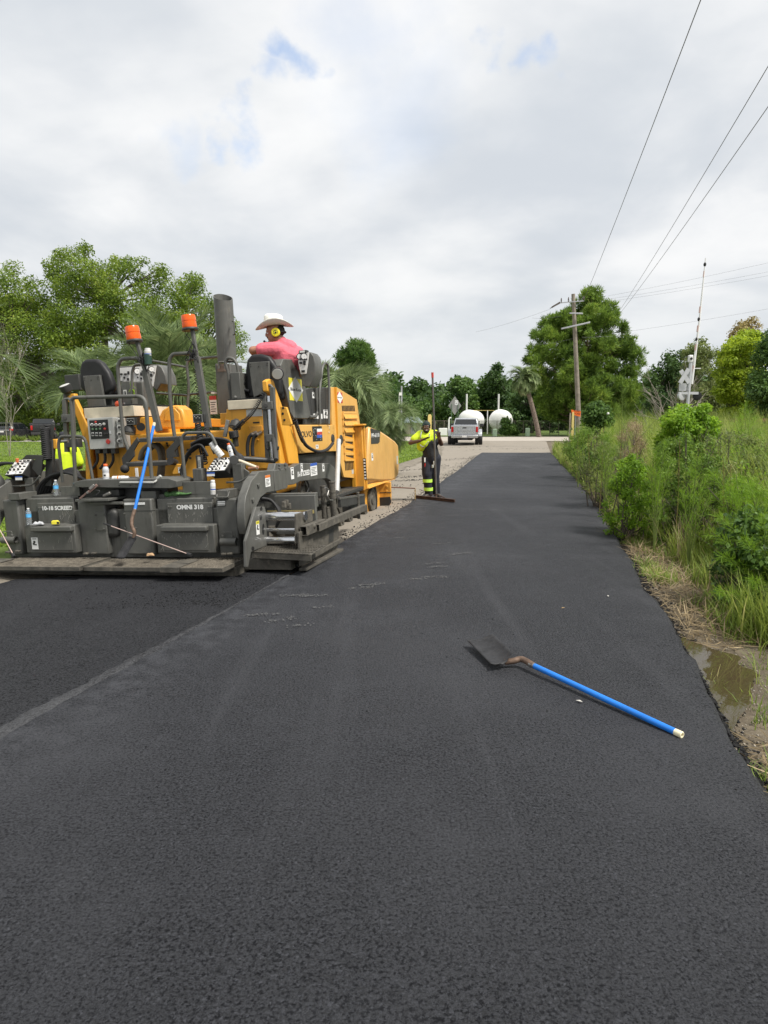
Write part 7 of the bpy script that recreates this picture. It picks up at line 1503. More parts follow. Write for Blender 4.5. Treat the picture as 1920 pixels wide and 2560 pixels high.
# ================================================================ people
skinD = mat('skin_dark', (0.105, 0.052, 0.032), 0.45, var=0.12, scale=12); skinT = mat('skin_tan', (0.36, 0.165, 0.10), 0.5, var=0.14, scale=14)
def capsule(mb, a, b, ra, rb, n=12):
    a, b = Vector(a), Vector(b); d = b-a; L_ = d.length; d = d.normalized() if L_ > 1e-6 else Zv.copy(); pts = []; rr = []
    for t in (-.98, -.8, -.45): pts.append(a+d*ra*t); rr.append(ra*math.sqrt(1-t*t))
    pts.append(a); rr.append(ra)
    if L_ > 1e-3: pts.append(b); rr.append(rb)
    for t in (.45, .8, .98): pts.append(b+d*rb*t); rr.append(rb*math.sqrt(1-t*t))
    mb.tube(pts, rr, n)
def flesh(name, shapes, mt, par, voxel=.012, grow=0.0, sm=4):
    """shapes: ('c',a,b,ra,rb) capsules, ('e',c,(rx,ry,rz)[,rot]) ellipsoids -> one smooth surface"""
    mb = MB()
    for s in shapes:
        if s[0] == 'c': capsule(mb, s[1], s[2], s[3]+grow, s[4]+grow)
        else: mb.ball(s[1], tuple(q+grow for q in s[2]), 16, 10, s[3] if len(s) > 3 else None)
    o = mb.build(name, mt, par, smooth=180); r = o.modifiers.new('remesh', 'REMESH'); r.mode = 'VOXEL'; r.voxel_size = voxel; r.use_smooth_shade = True
    s = o.modifiers.new('smooth', 'SMOOTH'); s.factor = .5; s.iterations = sm; return o
def hand(palm, wrist, normal, spread=.25, curl=.3, s=1.0, thumb_side=1):
    """palm centre, wrist, palm normal -> shapes of a palm with five unequal fingers"""
    palm, wrist = Vector(palm), Vector(wrist); d = (palm-wrist).normalized(); n = Vector(normal); n = (n-d*n.dot(d)).normalized(); sd_ = d.cross(n).normalized()*thumb_side; S_ = []
    for k in (-1, 0, 1): S_.append(('c', palm-d*.035*s+sd_*k*.018*s, palm+d*.03*s+sd_*k*.024*s, .015*s, .0135*s))
    for k, l in zip((-1.5, -.5, .5, 1.5), (.055, .075, .08, .07)):
        b = palm+d*.045*s+sd_*k*.019*s; dr = (d+sd_*k*spread*.35).normalized(); m = b+dr*l*.55*s; e = m+(dr+n*curl).normalized()*l*.5*s; S_ += [('c', b, m, .0095*s, .009*s), ('c', m, e, .009*s, .0075*s)]
    b = palm-d*.02*s+sd_*.035*s; m = b+(d*.6+sd_*.8).normalized()*.04*s; e = m+(d*.9+sd_*.4+n*curl*.6).normalized()*.03*s; S_ += [('c', b, m, .012*s, .0105*s), ('c', m, e, .0105*s, .0085*s)]
    S_.append(('c', wrist, palm-d*.03*s, .026*s, .024*s)); return S_
def head_shapes(c, f, s=1.0):
    """c = centre of the head, f = facing direction"""
    c = Vector(c); f = Vector(f).normalized(); sd_ = f.cross(Zv).normalized(); u = sd_.cross(f).normalized(); rot = Matrix((sd_, f, u)).transposed()
    S_ = [('e', c+u*.035*s, (.075*s, .095*s, .09*s), rot), ('e', c-u*.045*s+f*.022*s, (.058*s, .068*s, .068*s), rot), ('e', c+f*.095*s-u*.012*s, (.014*s, .02*s, .026*s), rot), ('c', c+f*.083*s+u*.024*s-sd_*.045*s, c+f*.083*s+u*.024*s+sd_*.045*s, .016*s, .016*s),
          ('c', c+f*.078*s-u*.055*s-sd_*.018*s, c+f*.078*s-u*.055*s+sd_*.018*s, .013*s, .013*s), ('e', c+f*.07*s-u*.093*s, (.03*s, .02*s, .018*s), rot)]
    for q in (-1, 1): S_.append(('e', c+sd_*q*.076*s-f*.005*s-u*.005*s, (.012*s, .02*s, .032*s), rot))
    return S_, sd_, f, u, rot
def eyes(par, c, f, sd_, u, s=1.0):
    for q in (-1, 1):
        e = MB().ball(c+f*.082*s+u*.005*s+sd_*q*.032*s, .0125*s, 10, 7).build('eye', MATS['eye_white'], par, smooth=180); MB().ball(c+f*.0915*s+u*.005*s+sd_*q*.032*s, .0052*s, 8, 6).build('iris', m_black, e, smooth=180)
mat('eye_white', (0.75, 0.73, 0.70), 0.3)
hv = mat('hi_vis_yellow', (0.62, 0.80, 0.02), 0.7, var=0.10, scale=8, bump=.3, bscale=14); tape = mat('reflective_tape', (0.52, 0.54, 0.50), 0.3, .3); navy = mat('navy_cloth', (0.018, 0.020, 0.030), 0.8, var=0.3, scale=8, bump=.4, bscale=15); bcloth = mat('black_cloth', (0.016, 0.016, 0.018), 0.8, var=0.25, scale=8, bump=.5, bscale=16); pink = mat('pink_shirt', (0.74, 0.15, 0.20), 0.85, var=0.10, scale=6, bump=1.0, bscale=7); lime = mat('lime_band', (0.55, 0.85, 0.10), 0.6); bootm = mat('boot', (0.06, 0.055, 0.05), 0.7, var=.3, dust=.4); hatm = mat('straw_hat', (0.86, 0.84, 0.77), 0.75, var=.05, scale=20, bump=.25, bscale=90); hairm = mat('dark_hair', (0.012, 0.010, 0.009), 0.7); beardm = mat('dark_beard', (0.02, 0.014, 0.011), 0.8)
# ---- man with the rake
WD = 15.05; wo = Vector((D(1078, 1200, WD).x, WD, 0.0)); wk = thing('person', 'person in yellow and black vest leaning on a long asphalt rake, hands raised', 'person', wo)
def w(u, v, dy=0.0): return D(u, v, WD+dy)-wo
zf = .085
def wz(u, v, dy, z): p = w(u, v, dy); p.z = z; return p
torso = [('c', w(1079, 1141), w(1076, 1128), .165, .165), ('c', w(1076, 1128), w(1071, 1106), .165, .16), ('c', w(1052, 1089), w(1090, 1087), .085, .085), ('c', w(1069, 1100), w(1069, 1090), .14, .10)]
legs = [('c', w(1068, 1145), w(1067, 1186, -.05), .105, .075), ('c', w(1067, 1186, -.05), wz(1072, 1238, 0, .10), .08, .055), ('c', w(1089, 1145), w(1087, 1188, .05), .105, .075), ('c', w(1087, 1188, .05), wz(1091, 1238, .15, .10), .08, .055)]
shL, elL, wrL, haL = w(1048, 1087), w(1026, 1107, -.12), w(1050, 1102, -.28), w(1060, 1098, -.30)
shR, elR, wrR, haR = w(1092, 1086), w(1103, 1110, -.05), w(1099, 1097, -.22), w(1098, 1090, -.24)
arms = [('c', shL, elL, .062, .05), ('c', elL, wrL, .05, .034), ('c', shR, elR, .06, .05), ('c', elR, wrR, .05, .034)]
hc = w(1066, 1068, -.10); hs, sd1, f1, u1, rot1 = head_shapes(hc, (-.05, -1, -.05), 1.02)
neck = [('c', w(1069, 1090), hc-Vector((0, -.03, .06)), .065, .06)]
hands = hand(haL, wrL, (0, -.4, -1), .35, .1, 1.05, 1)+hand(haR, wrR, (-.5, -1, 0), .7, .3, 1.05, -1)
body = flesh('body', torso+legs+arms+neck+hs+hands, skinD, wk, .009)
eyes(body, hc, f1, sd1, u1, 1.02)
MB().bar(hc+f1*.098-u1*.058-sd1*.022, hc+f1*.098-u1*.058+sd1*.022, .012, .012).build('teeth', MATS['eye_white'], body, bevel=.003)
flesh('beard', [('e', hc-u1*.085+f1*.045, (.058, .055, .045), rot1), ('c', hc-u1*.05+sd1*.066+f1*.02, hc-u1*.085+sd1*.045+f1*.04, .016, .02), ('c', hc-u1*.05-sd1*.066+f1*.02, hc-u1*.085-sd1*.045+f1*.04, .016, .02)], beardm, wk, .008, sm=2)
flesh('cap', [('e', hc+u1*.062-f1*.006, (.086, .104, .075), rot1), ('c', hc+u1*.045+sd1*.06+f1*.05, hc+u1*.045-sd1*.06+f1*.05, .035, .035), ('e', hc-f1*.1-u1*.02+sd1*.03, (.03, .03, .03), rot1)], mat('dark_green_cap', (0.012, 0.028, 0.026), .8), wk, .01, sm=2)
flesh('tank_top', torso+[('c', w(1088, 1092), w(1086, 1104), .075, .1)], bcloth, wk, .012, .012)
flesh('trousers', [(s[0], s[1], s[2], s[3]+.022, s[4]+.035) for s in legs]+[('c', w(1079, 1143), w(1079, 1139), .175, .165)], navy, wk, .012, 0, 3)
flesh('vest', [('c', w(1050, 1088, -.02), w(1036, 1098, -.07), .085, .078), ('c', w(1052, 1089, -.02), w(1072, 1090, -.03), .11, .125), ('c', w(1072, 1090, -.03), w(1083, 1092, -.04), .12, .085), ('c', w(1058, 1095, -.03), w(1054, 1116, -.05), .145, .10), ('c', w(1066, 1096, -.06), w(1060, 1108, -.08), .13, .11), ('c', w(1052, 1085, 0.02), w(1088, 1084, .02), .075, .075), ('c', w(1082, 1090, -.06), w(1082, 1098, -.09), .07, .055)], hv, wk, .012, .012, 3)
for (pts, r) in [([w(1055, 1078, -.13), w(1052, 1087, -.17), w(1052, 1096, -.17)], .013), ([w(1050, 1112, -.17), w(1055, 1116, -.19), w(1061, 1117, -.19)], .013), ([w(1052, 1121, -.14), w(1062, 1114, -.22), w(1072, 1103, -.23)], .009), ([w(1074, 1084, -.17), w(1073, 1092, -.18)], .012)]: MB().tube(bez(pts, 4), r, 8, flat=.9).build('reflective_strip', tape, wk, smooth=180)
for v in (1203, 1226):
    for (uc, dy) in ((1075 if v > 1210 else 1074, -.02),): 
        t = (v-1186)/(1238-1186); c = w(1067, 1186, -.05).lerp(wz(1072, 1238, 0, .10), t); rr_ = .105-.012*t; dz = .035
        MB().tube([c+Vector((0, 0, dz)), c-Vector((0, 0, dz))], rr_+.006, 20).build('lime_band', lime, wk, smooth=60)
for (u, dy, tw) in ((1070, -.02, -.5), (1092, .15, .35)):
    a = wz(u, 1240, dy, .06); d_ = Vector((tw, -1, 0)).normalized(); flesh('boot', [('c', a+Vector((0, 0, .03)), a+Vector((0, 0, .10)), .06, .058), ('c', a+Vector((0, 0, -.01)), a+d_*.15+Vector((0, 0, -.015)), .05, .042), ('c', a-d_*.04+Vector((0, 0, -.02)), a+d_*.17+Vector((0, 0, -.03)), .035, .032)], bootm, wk, .009, 0, 2)
MB().box(w(1086, 1158, -.14), (.06, .02, .10)).box(w(1082, 1166, -.14), (.05, .02, .07)).build('key_bunch', tape, wk, bevel=.01); MB().box(w(1063, 1163, -.12), (.03, .02, .08)).build('red_tag', m_red, wk, bevel=.005); MB().box(w(1062, 1150, -.13), (.03, .02, .1)).build('white_tag', wht, wk, bevel=.005)
m_rakeb = mat('dark_rust', (0.075, 0.045, 0.034), .8, .2, var=.35, scale=8)
# ---- his asphalt rake
rb = D(1091, 1248, 14.7); rb.z = 0; rk = thing('asphalt_rake', 'long asphalt rake with grey pole, red tip and rusty flat blade', 'rake', rb)
tp = D(1081, 931, 14.62)-rb; MB().tube([(0, 0, .06), tp*.5, tp*.965], [.021, .021, .021], 12).build('handle', mat('grey_pole', (0.13, 0.125, 0.12), .5, .3, var=.2), rk, smooth=60); MB().cyl(tp*.96, tp, .025, .026, 12).build('red_tip', dec_r, rk)
a = D(1040, 1247, 14.95)-rb; b_ = D(1137, 1259, 14.15)-rb; a.z = b_.z = .03; MB().bar(a, b_, .025, .05).bar(a+Vector((0, 0, .035)), b_+Vector((0, 0, .035)), .06, .012).build('blade', m_rakeb, rk, bevel=.003)
m_ = a.lerp(b_, .53); MB().tube([(0, 0, .10), m_.lerp(Vector((0, 0, .1)), .4)+Vector((0, 0, -.02)), m_+Vector((0, 0, .04))], .022, 10).bar(Vector((0, 0, .12)), a.lerp(b_, .3)+Vector((0, 0, .05)), .015, .015).bar(Vector((0, 0, .12)), a.lerp(b_, .75)+Vector((0, 0, .05)), .015, .015).build('socket', m_rakeb, rk, bevel=.002)
# ---- hanging chain at the paver's guide bar
c0 = PM @ PL(1038, 1221, y=PL(975, 1218, x=1.75).y); chn = thing('marker_chain', 'short brass chain hanging from the rod ahead of the paver', 'chain', c0); L_ = c0.z-.005
for i in range(int(L_/.036)):
    q = Vector((0, 0, -.02-i*.036)); r_ = []
    for k in range(10): an = 6.283*k/10; r_.append(q+(Vector((math.cos(an)*.013, 0, math.sin(an)*.024)) if i % 2 else Vector((0, math.cos(an)*.013, math.sin(an)*.024))))
    MB().tube(r_, .006, 5, closed=True).build('link', MATS.get('brass') or mat('brass', (0.42, 0.30, 0.12), .4, .7), chn, smooth=180)
# ---- operator in the right hand seat
op_ = thing('person', 'person in pink shirt, white cowboy hat and yellow ear muffs seated on the paver', 'person', mat4=PM)
def o3(u, v, y): return PL(u, v, y=y+.28)
pel = o3(676, 968, 2.70); che = o3(717, 890, 2.66); nek = o3(702, 856, 2.62); hc2 = o3(688, 833, 2.58)
sl_, el_, wl_ = o3(690, 872, 2.50), o3(632, 876, 2.42), o3(648, 900, 2.78); sr_, er_, wr_ = o3(744, 882, 2.72), o3(752, 935, 2.86), o3(748, 945, 3.1)
tor2 = [('c', pel, che, .165, .175), ('c', sl_.lerp(che, .15), sr_.lerp(che, .1), .09, .095), ('c', che, nek, .15, .085), ('c', o3(700, 880, 2.6), o3(735, 890, 2.7), .14, .13)]
arm2 = [('c', sl_, el_, .072, .060), ('c', el_, wl_, .062, .038), ('c', sr_, er_, .07, .055), ('c', er_, wr_, .052, .036)]
leg2 = [('c', pel+Vector((-.11, 0, -.02)), pel+Vector((-.16, .48, .02)), .10, .075), ('c', pel+Vector((-.16, .48, .02)), pel+Vector((-.16, .55, -.40)), .075, .055), ('c', pel+Vector((.11, 0, -.02)), pel+Vector((.14, .48, .02)), .10, .075), ('c', pel+Vector((.14, .48, .02)), pel+Vector((.14, .55, -.40)), .075, .055), ('c', pel+Vector((-.16, .55, -.45)), pel+Vector((-.16, .72, -.47)), .05, .04), ('c', pel+Vector((.14, .55, -.45)), pel+Vector((.14, .72, -.47)), .05, .04)]
hs2, sd2, f2, u2, rot2 = head_shapes(hc2, (-.90, -.34, -.06), 1.3)
pw_ = (wl_-el_).normalized()*.07; hnd2 = hand(wl_+pw_, wl_, (0, 0, -1), .2, .6, 1.1, 1)+hand(wr_+(wr_-er_).normalized()*.07, wr_, (0, 0, -1), .2, .6, 1.1, -1)
bod2 = flesh('body', tor2+arm2+leg2+[('c', nek, hc2-u2*.06-f2*.02, .085, .08)]+hs2+hnd2, skinT, op_, .009)
eyes(bod2, hc2, f2, sd2, u2, 1.3)
flesh('shirt', tor2+[('c', sl_, sl_.lerp(el_, .60), .092, .088), ('c', sr_, sr_.lerp(er_, .55), .085, .08), ('c', o3(702, 862, 2.62), o3(722, 872, 2.66), .095, .12)], pink, op_, .011, .014, 4)
flesh('trousers', leg2[:4]+[('c', pel, pel+Vector((0, .05, .05)), .17, .16)], navy, op_, .014, .02, 3)
flesh('goatee', [('e', hc2+f2*.098-u2*.128, (.036, .026, .028), rot2), ('c', hc2+f2*.12-u2*.055-sd2*.03, hc2+f2*.12-u2*.055+sd2*.03, .008, .008)], beardm, op_, .006, sm=1)
flesh('hair', [('e', hc2-f2*.058+u2*.03, (.099, .088, .09), rot2)], hairm, op_, .008, sm=1)
# hat: pinched crown on a curled brim, built as a ring grid in the head frame
hm = MB(); nA = 40; V = []; F = []; hb = hc2+u2*.100
prof = [(.255, .0), (.24, -.006), (.20, -.012), (.155, -.008), (.112, .0), (.112, .03), (.110, .085), (.106, .130), (.088, .152), (.045, .145), (.012, .135)]
for (r, h) in prof:
    for k in range(nA):
        a_ = 2*math.pi*k/nA; cx_, cy_ = math.cos(a_), math.sin(a_); fx = r*1.02*cx_*(1.12 if r < .12 else 1.0); sx_ = r*.86*cy_; hh = h
        if r > .12: hh += .075*(abs(cy_)**2.2)*((r-.112)/.143)**1.5-.03*(abs(cx_)**2)*((r-.112)/.143)**1.6
        elif h > .07: hh += -.02*(1-abs(cy_))*(1 if r < .06 else .3)+(.012*cx_)
        V.append(hb+(f2*fx+sd2*sx_+u2*hh)*1.06)
m = len(prof)
for i in range(m-1):
    for k in range(nA): F.append((i*nA+k, i*nA+(k+1) % nA, (i+1)*nA+(k+1) % nA, (i+1)*nA+k))
F.append(tuple((m-1)*nA+k for k in range(nA)))
ht = hm.add(V, F).build('hat', hatm, op_, smooth=180); sm_ = ht.modifiers.new('thick', 'SOLIDIFY'); sm_.thickness = .004
MB().tube([hb+f2*.135*math.cos(a_)+sd2*.104*math.sin(a_)+u2*.014 for a_ in np.linspace(0, 6.283, 33)[:-1]], .007, 6, closed=True).build('hat_band', hatm, ht, smooth=180)
emy = mat('muff_yellow', (0.80, 0.68, 0.02), .4)
for q in (-1, 1):
    ec = hc2+sd2*q*.106-u2*.008-f2*.01; em = MB().lathe([(.055, -.02), (.066, -.012), (.066, .012), (.050, .02)], ec, sd2*q, 24).build('ear_muff', rub, op_, smooth=40); MB().lathe([(.062, .014), (.064, .03), (.052, .042), (.02, .044)], ec, sd2*q, 24).build('muff_shell', emy, em, smooth=40)
    MB().bar(ec+sd2*q*.046+u2*.03-f2*.02, ec+sd2*q*.046+u2*.03+f2*.02, .01, .006).ball(ec+sd2*q*.046-u2*.004, .014, 10, 6).ball(ec+sd2*q*.045+f2*.026-u2*.01, .006, 8, 5).ball(ec+sd2*q*.045-f2*.026-u2*.01, .006, 8, 5).ball(ec+sd2*q*.045+f2*.026+u2*.01, .006, 8, 5).ball(ec+sd2*q*.045-f2*.026+u2*.01, .006, 8, 5).build('muff_buttons', m_black, em, smooth=60)
MB().tube(bez([hc2+sd2*.105, hc2+sd2*.09-f2*.11, hc2-f2*.15, hc2-sd2*.09-f2*.11, hc2-sd2*.105], 6), .013, 8).build('head_strap', rub, op_, smooth=180)
MB().tube(bez([hc2+sd2*.12-u2*.03+f2*.02, hc2+sd2*.10-u2*.10+f2*.10, hc2+sd2*.02-u2*.10+f2*.165], 6), .004, 6).ball(hc2+sd2*.015-u2*.10+f2*.17, .018, 8, 6).build('microphone', rub, op_, smooth=180)
# ---- third man half hidden behind the left end of the screed
TD = 12.2; to = Vector((D(160, 1150, TD).x, TD, 0)); to.z = gz(to.x, TD)+.03; tm = thing('person', 'person in bright yellow shirt half hidden behind the paver mast', 'person', to)
def t_(dx, dy, z): return Vector((dx, dy, z))
tt = [('c', t_(0, 0, .98), t_(0, 0, 1.12), .16, .16), ('c', t_(0, 0, 1.12), t_(0, .02, 1.32), .16, .17), ('c', t_(-.17, 0, 1.40), t_(.17, 0, 1.40), .085, .085), ('c', t_(0, 0, 1.35), t_(0, 0, 1.44), .14, .09)]
tl2 = [('c', t_(-.10, 0, .92), t_(-.11, -.02, .5), .10, .075), ('c', t_(-.11, -.02, .5), t_(-.11, .02, .1), .075, .052), ('c', t_(.10, 0, .92), t_(.11, -.02, .5), .10, .075), ('c', t_(.11, -.02, .5), t_(.11, .02, .1), .075, .052)]
tarm = [('c', t_(-.2, 0, 1.38), t_(-.25, .05, 1.10), .06, .05), ('c', t_(-.25, .05, 1.10), t_(-.1, .25, 1.05), .05, .034), ('c', t_(.2, 0, 1.38), t_(.26, .05, 1.10), .06, .05), ('c', t_(.26, .05, 1.10), t_(.12, .25, 1.05), .05, .034)]
hc3 = t_(.02, .03, 1.60); hs3, sd3, f3, u3, rot3 = head_shapes(hc3, (.5, .8, -.1), 1.0)
bod3 = flesh('body', tt+tl2+tarm+[('c', t_(0, 0, 1.42), t_(.01, .02, 1.54), .065, .06)]+hs3+hand(t_(-.03, .27, 1.05), t_(-.1, .25, 1.05), (0, 0, -1))+hand(t_(.05, .27, 1.05), t_(.12, .25, 1.05), (0, 0, -1), thumb_side=-1), skinD, tm, .011)
eyes(bod3, hc3, f3, sd3, u3)
flesh('shirt', tt+[('c', t_(-.2, 0, 1.38), t_(-.24, .03, 1.18), .075, .072), ('c', t_(.2, 0, 1.38), t_(.25, .03, 1.18), .075, .072)], hv, tm, .013, .014); flesh('trousers', [(s[0], s[1], s[2], s[3]+.02, s[4]+.03) for s in tl2]+[('c', t_(0, 0, .98), t_(0, 0, .93), .17, .16)], navy, tm, .013)
for q in (-.11, .11): flesh('boot', [('c', t_(q, .02, .06), t_(q, .02, .12), .058, .056), ('c', t_(q, .0, .045), t_(q, .17, .04), .045, .038)], bootm, tm, .01)
flesh('cap', [('e', hc3+u3*.06-f3*.005, (.085, .103, .07), rot3), ('e', hc3+u3*.035+f3*.11, (.06, .06, .012), rot3)], navy, tm, .01, sm=2)
# ================================================================ small things
m_blue = mat('blue_fibreglass', (0.010, 0.18, 0.66), 0.42, var=.12, scale=9, dust=.4, dcol=(.03, .05, .10), dscale=18); m_ivory = mat('ivory_cap', (0.72, 0.66, 0.46), .5); m_blade = mat('shovel_blade', (0.030, 0.030, 0.032), 0.55, .35, var=.4, scale=14, dust=.35, dcol=(.12, .115, .11), dscale=16, bump=.35, bscale=40); m_socket = mat('rusty_socket', (0.13, 0.085, 0.06), .7, .3, var=.4, scale=16, bump=.3)
def shovel(label, base, blade, socket, hpts, r):
    """blade: 4 corners tip-left, tip-right, heel-right, heel-left; socket path; handle start/end"""
    base = Vector(base); th = thing('shovel', label, 'shovel', base); tl_, tr_, hr_, hl_ = [Vector(p)-base for p in blade]; nrm = (tr_-tl_).cross(hl_-tl_).normalized()
    if nrm.z < 0: nrm = -nrm
    V = []; F = []; n = 10
    for i in range(n+1):
        for j in range(n+1):
            s, t = j/n, i/n; p = tl_.lerp(tr_, s).lerp(hl_.lerp(hr_, s), t); e = (2*s-1); p += nrm*(.030*e*e*(.35+.65*t)-.004+.02*(t > .93)*(1 if abs(e) > .3 else 0)+.012*max(0, t-.75)*4*math.exp(-(e*3)**2)); V.append(p)
    for i in range(n):
        for j in range(n): a = i*(n+1)+j; F.append((a, a+1, a+n+2, a+n+1))
    bl = MB().add(V, F).build('blade', m_blade, th, smooth=60); s = bl.modifiers.new('thick', 'SOLIDIFY'); s.thickness = .004; s.offset = -1
    sp_ = [Vector(p)-base for p in socket]; MB().tube(bez(sp_, 5), [r*1.15]*(5*(len(sp_)-1)+1), 12).build('socket', m_socket, th, smooth=60)
    a, b = Vector(hpts[0])-base, Vector(hpts[1])-base; d_ = (b-a).normalized(); MB().cyl(a-d_*.035, a+d_*.01, r*1.12, r*1.12, 14).build('ferrule', steel, th); L_ = (b-a).length
    MB().cyl(a, b-d_*.045, r, r, 18).build('handle', m_blue, th); MB().lathe([(r*.98, -.046), (r*1.02, -.04), (r*1.02, -.003), (r*.9, 0), (r*.62, 0), (r*.58, -.02), (.001, -.021)], b, d_, 18).build('end_cap', m_ivory, th, smooth=30); return th
h0, h1 = G(1334, 1664, .055), G(1706, 1838, .017)
shovel('blue handled shovel lying on the fresh asphalt road', G(1340, 1668, 0), [G(1168, 1602, .05), G(1233, 1586, .115), G(1288, 1643, .085), G(1237, 1674, .02)], [G(1262, 1655, .045), G(1285, 1652, .055), G(1305, 1648, .065), G(1334, 1664, .055)], (h0, h1), .0185)
W_ = lambda u, v, y: PM @ PL(u, v, y=y)
shovel('blue handled shovel leaning upright against the paver screed', W_(300, 1395, .2), [W_(289, 1396, .10), W_(312, 1397, .13), W_(345, 1345, .27), W_(326, 1338, .26)], [W_(334, 1344, .26), W_(336, 1330, .27), W_(329, 1312, .30), W_(332, 1290, .36), W_(337, 1275, .42)], (W_(337, 1275, .42), W_(386, 1057, .95)), .0185)
# clear bottles
m_pet = bpy.data.materials.new('clear_plastic'); m_pet.use_nodes = True; _b = m_pet.node_tree.nodes['Principled BSDF']; _b.inputs['Base Color'].default_value = (0.88, 0.92, 0.95, 1); _b.inputs['Roughness'].default_value = .12; _b.inputs['Transmission Weight'].default_value = .85; _b.inputs['IOR'].default_value = 1.2
m_label = mat('label_blue', (0.10, 0.42, 0.78), .4, var=.3, scale=30); m_cap = mat('cap_white', (.75, .75, .74), .5); m_capo = mat('cap_orange', (.80, .14, .03), .4); m_milk = mat('pale_bottle', (0.50, 0.52, 0.55), .35, var=.15, scale=18); m_can = mat('can_white', (.70, .69, .67), .35, var=.08, dust=.15)
def bottle(label, p, h, kind='water', tilt=None, group=None):
    M4 = Matrix.Translation(p) @ (tilt or Matrix.Identity(4)); th = thing('bottle', label, 'bottle', mat4=M4, group=group); r = h*.155
    if kind == 'water':
        pr_ = [(r*.8, 0), (r, h*.03)]+[(r*(1-.05*(i % 2)), h*(.05+.035*i)) for i in range(11)]+[(r*.97, h*.44), (r*.97, h*.66), (r, h*.69), (r*.92, h*.78), (r*.5, h*.88), (r*.38, h*.9), (r*.38, h*.94)]
        bo = MB().lathe(pr_, (0, 0, 0), n=22).build('bottle_body', m_pet, th, smooth=50); MB().lathe([(r*.985, h*.45), (r*.99, h*.46), (r*.99, h*.65), (r*.985, h*.66)], (0, 0, 0), n=22).build('label_band', m_label, bo, smooth=40); MB().lathe([(r*.44, h*.925), (r*.46, h*.93), (r*.46, h*.99), (r*.42, h)], (0, 0, 0), n=16).build('cap', m_cap, th, smooth=40)
    else:
        pr_ = [(r*1.0, 0), (r*1.1, h*.03), (r*1.1, h*.2), (r*1.0, h*.24), (r*1.05, h*.3), (r*1.05, h*.5), (r*.98, h*.56), (r*1.08, h*.62), (r*1.05, h*.72), (r*.8, h*.82), (r*.6, h*.86), (r*.6, h*.9)]
        bo = MB().lathe(pr_, (0, 0, 0), n=22).build('bottle_body', m_milk, th, smooth=50); MB().lathe([(r*1.06, h*.3), (r*1.065, h*.31), (r*1.065, h*.5), (r*1.055, h*.51)], (0, 0, 0), n=22).build('label_band', m_can, bo, smooth=40); MB().box((0, -r*1.07, h*.41), (r*.7, .004, h*.09)).build('emblem', m_black, bo, bevel=.001); MB().lathe([(r*.66, h*.88), (r*.7, h*.9), (r*.7, h*.98), (r*.6, h)], (0, 0, 0), n=16).build('cap', m_capo, th, smooth=40)
    return th
bottle('clear water bottle with blue label standing on top of the screed beside the hoses', W_(141, 1240, .80), .205); bottle('clear water bottle with blue label standing on the lower screed ledge', W_(73, 1312, .54), .21)
bottle('pale sports drink bottle with orange cap on the screed platform', W_(266, 1207, .80), .235, 'sport')
def tiltm(ax, deg): return Matrix.Rotation(R(deg), 4, ax)
def can(label, p, h, r, tilt=None, capm=None, stripe=None, name='spray_can'):
    th = thing(name, label, 'can', mat4=Matrix.Translation(p) @ (tilt or Matrix.Identity(4))); bo = MB().lathe([(r*.94, 0), (r, .006), (r, h*.74), (r*.93, h*.77), (r*.6, h*.82), (r*.55, h*.84)], (0, 0, 0), n=22).build('can_body', m_can, th, smooth=40)
    MB().lathe([(r*.85, h*.79), (r*.86, h*.8), (r*.82, h*.98), (r*.7, h)], (0, 0, 0), n=18).build('cap', capm or m_cap, th, smooth=40)
    for k in range(3): MB().lathe([(r*1.003, h*(.16+.16*k)), (r*1.008, h*(.17+.16*k)), (r*1.008, h*(.23+.16*k)), (r*1.003, h*(.24+.16*k))], (0, 0, 0), n=22).build('print_band', stripe if (stripe and k == 1) else lgrey, bo, smooth=40)
bolt_y = Matrix.Rotation(R(90), 4, 'Y')
can('white spray can lying on the screed platform beside the sports bottle', W_(282, 1199, .82)+Vector((0, 0, .012)), .20, .033, Matrix.Rotation(R(88), 4, 'Y'), stripe=dec_o)
can('white spray can standing on the right screed tower', W_(533, 1236, .70), .17, .03, None, stripe=dec_b); can('white tube can leaning on the right screed console', W_(555, 1141, 1.0), .21, .042, Matrix.Rotation(R(-38), 4, 'Y'), stripe=None)
can('white canister clipped to the left beacon post of the paver', W_(370, 893, 1.86), .12, .045, None, stripe=dec_b); bottle('clear bottle with orange cap leaning beside the white tube can', W_(580, 1142, 1.05), .17, 'sport', Matrix.Rotation(R(-14), 4, 'Y'))
o = MB().cyl((0, 0, 0), (0, 0, .14), .05, .05, 18).build('cup_holder', mat('dark_green_holder', (.015, .05, .035), .5), pv, bevel=.004); o.location = PL(371, 912, y=1.86)
# tape measure
p = W_(139, 1311, .50); th = thing('tape_measure', 'yellow tape measure lying on the lower screed ledge', 'tape measure', mat4=Matrix.Translation(p) @ Matrix.Rotation(R(12), 4, 'Z'))
MB().prism([(-.045, -.02, 0), (.045, -.02, 0), (.045, -.02, .03), (.03, -.02, .05), (-.03, -.02, .05), (-.045, -.02, .04)], (0, .04, 0)).build('case', dec_y, th, bevel=.008, seg=3); MB().bb((.02, -.024, .008), (.046, -.019, .036)).build('face_plate', m_black, th, bevel=.002); MB().bb((-.07, -.008, .004), (-.045, .008, .007)).build('tape_end', steel, th)
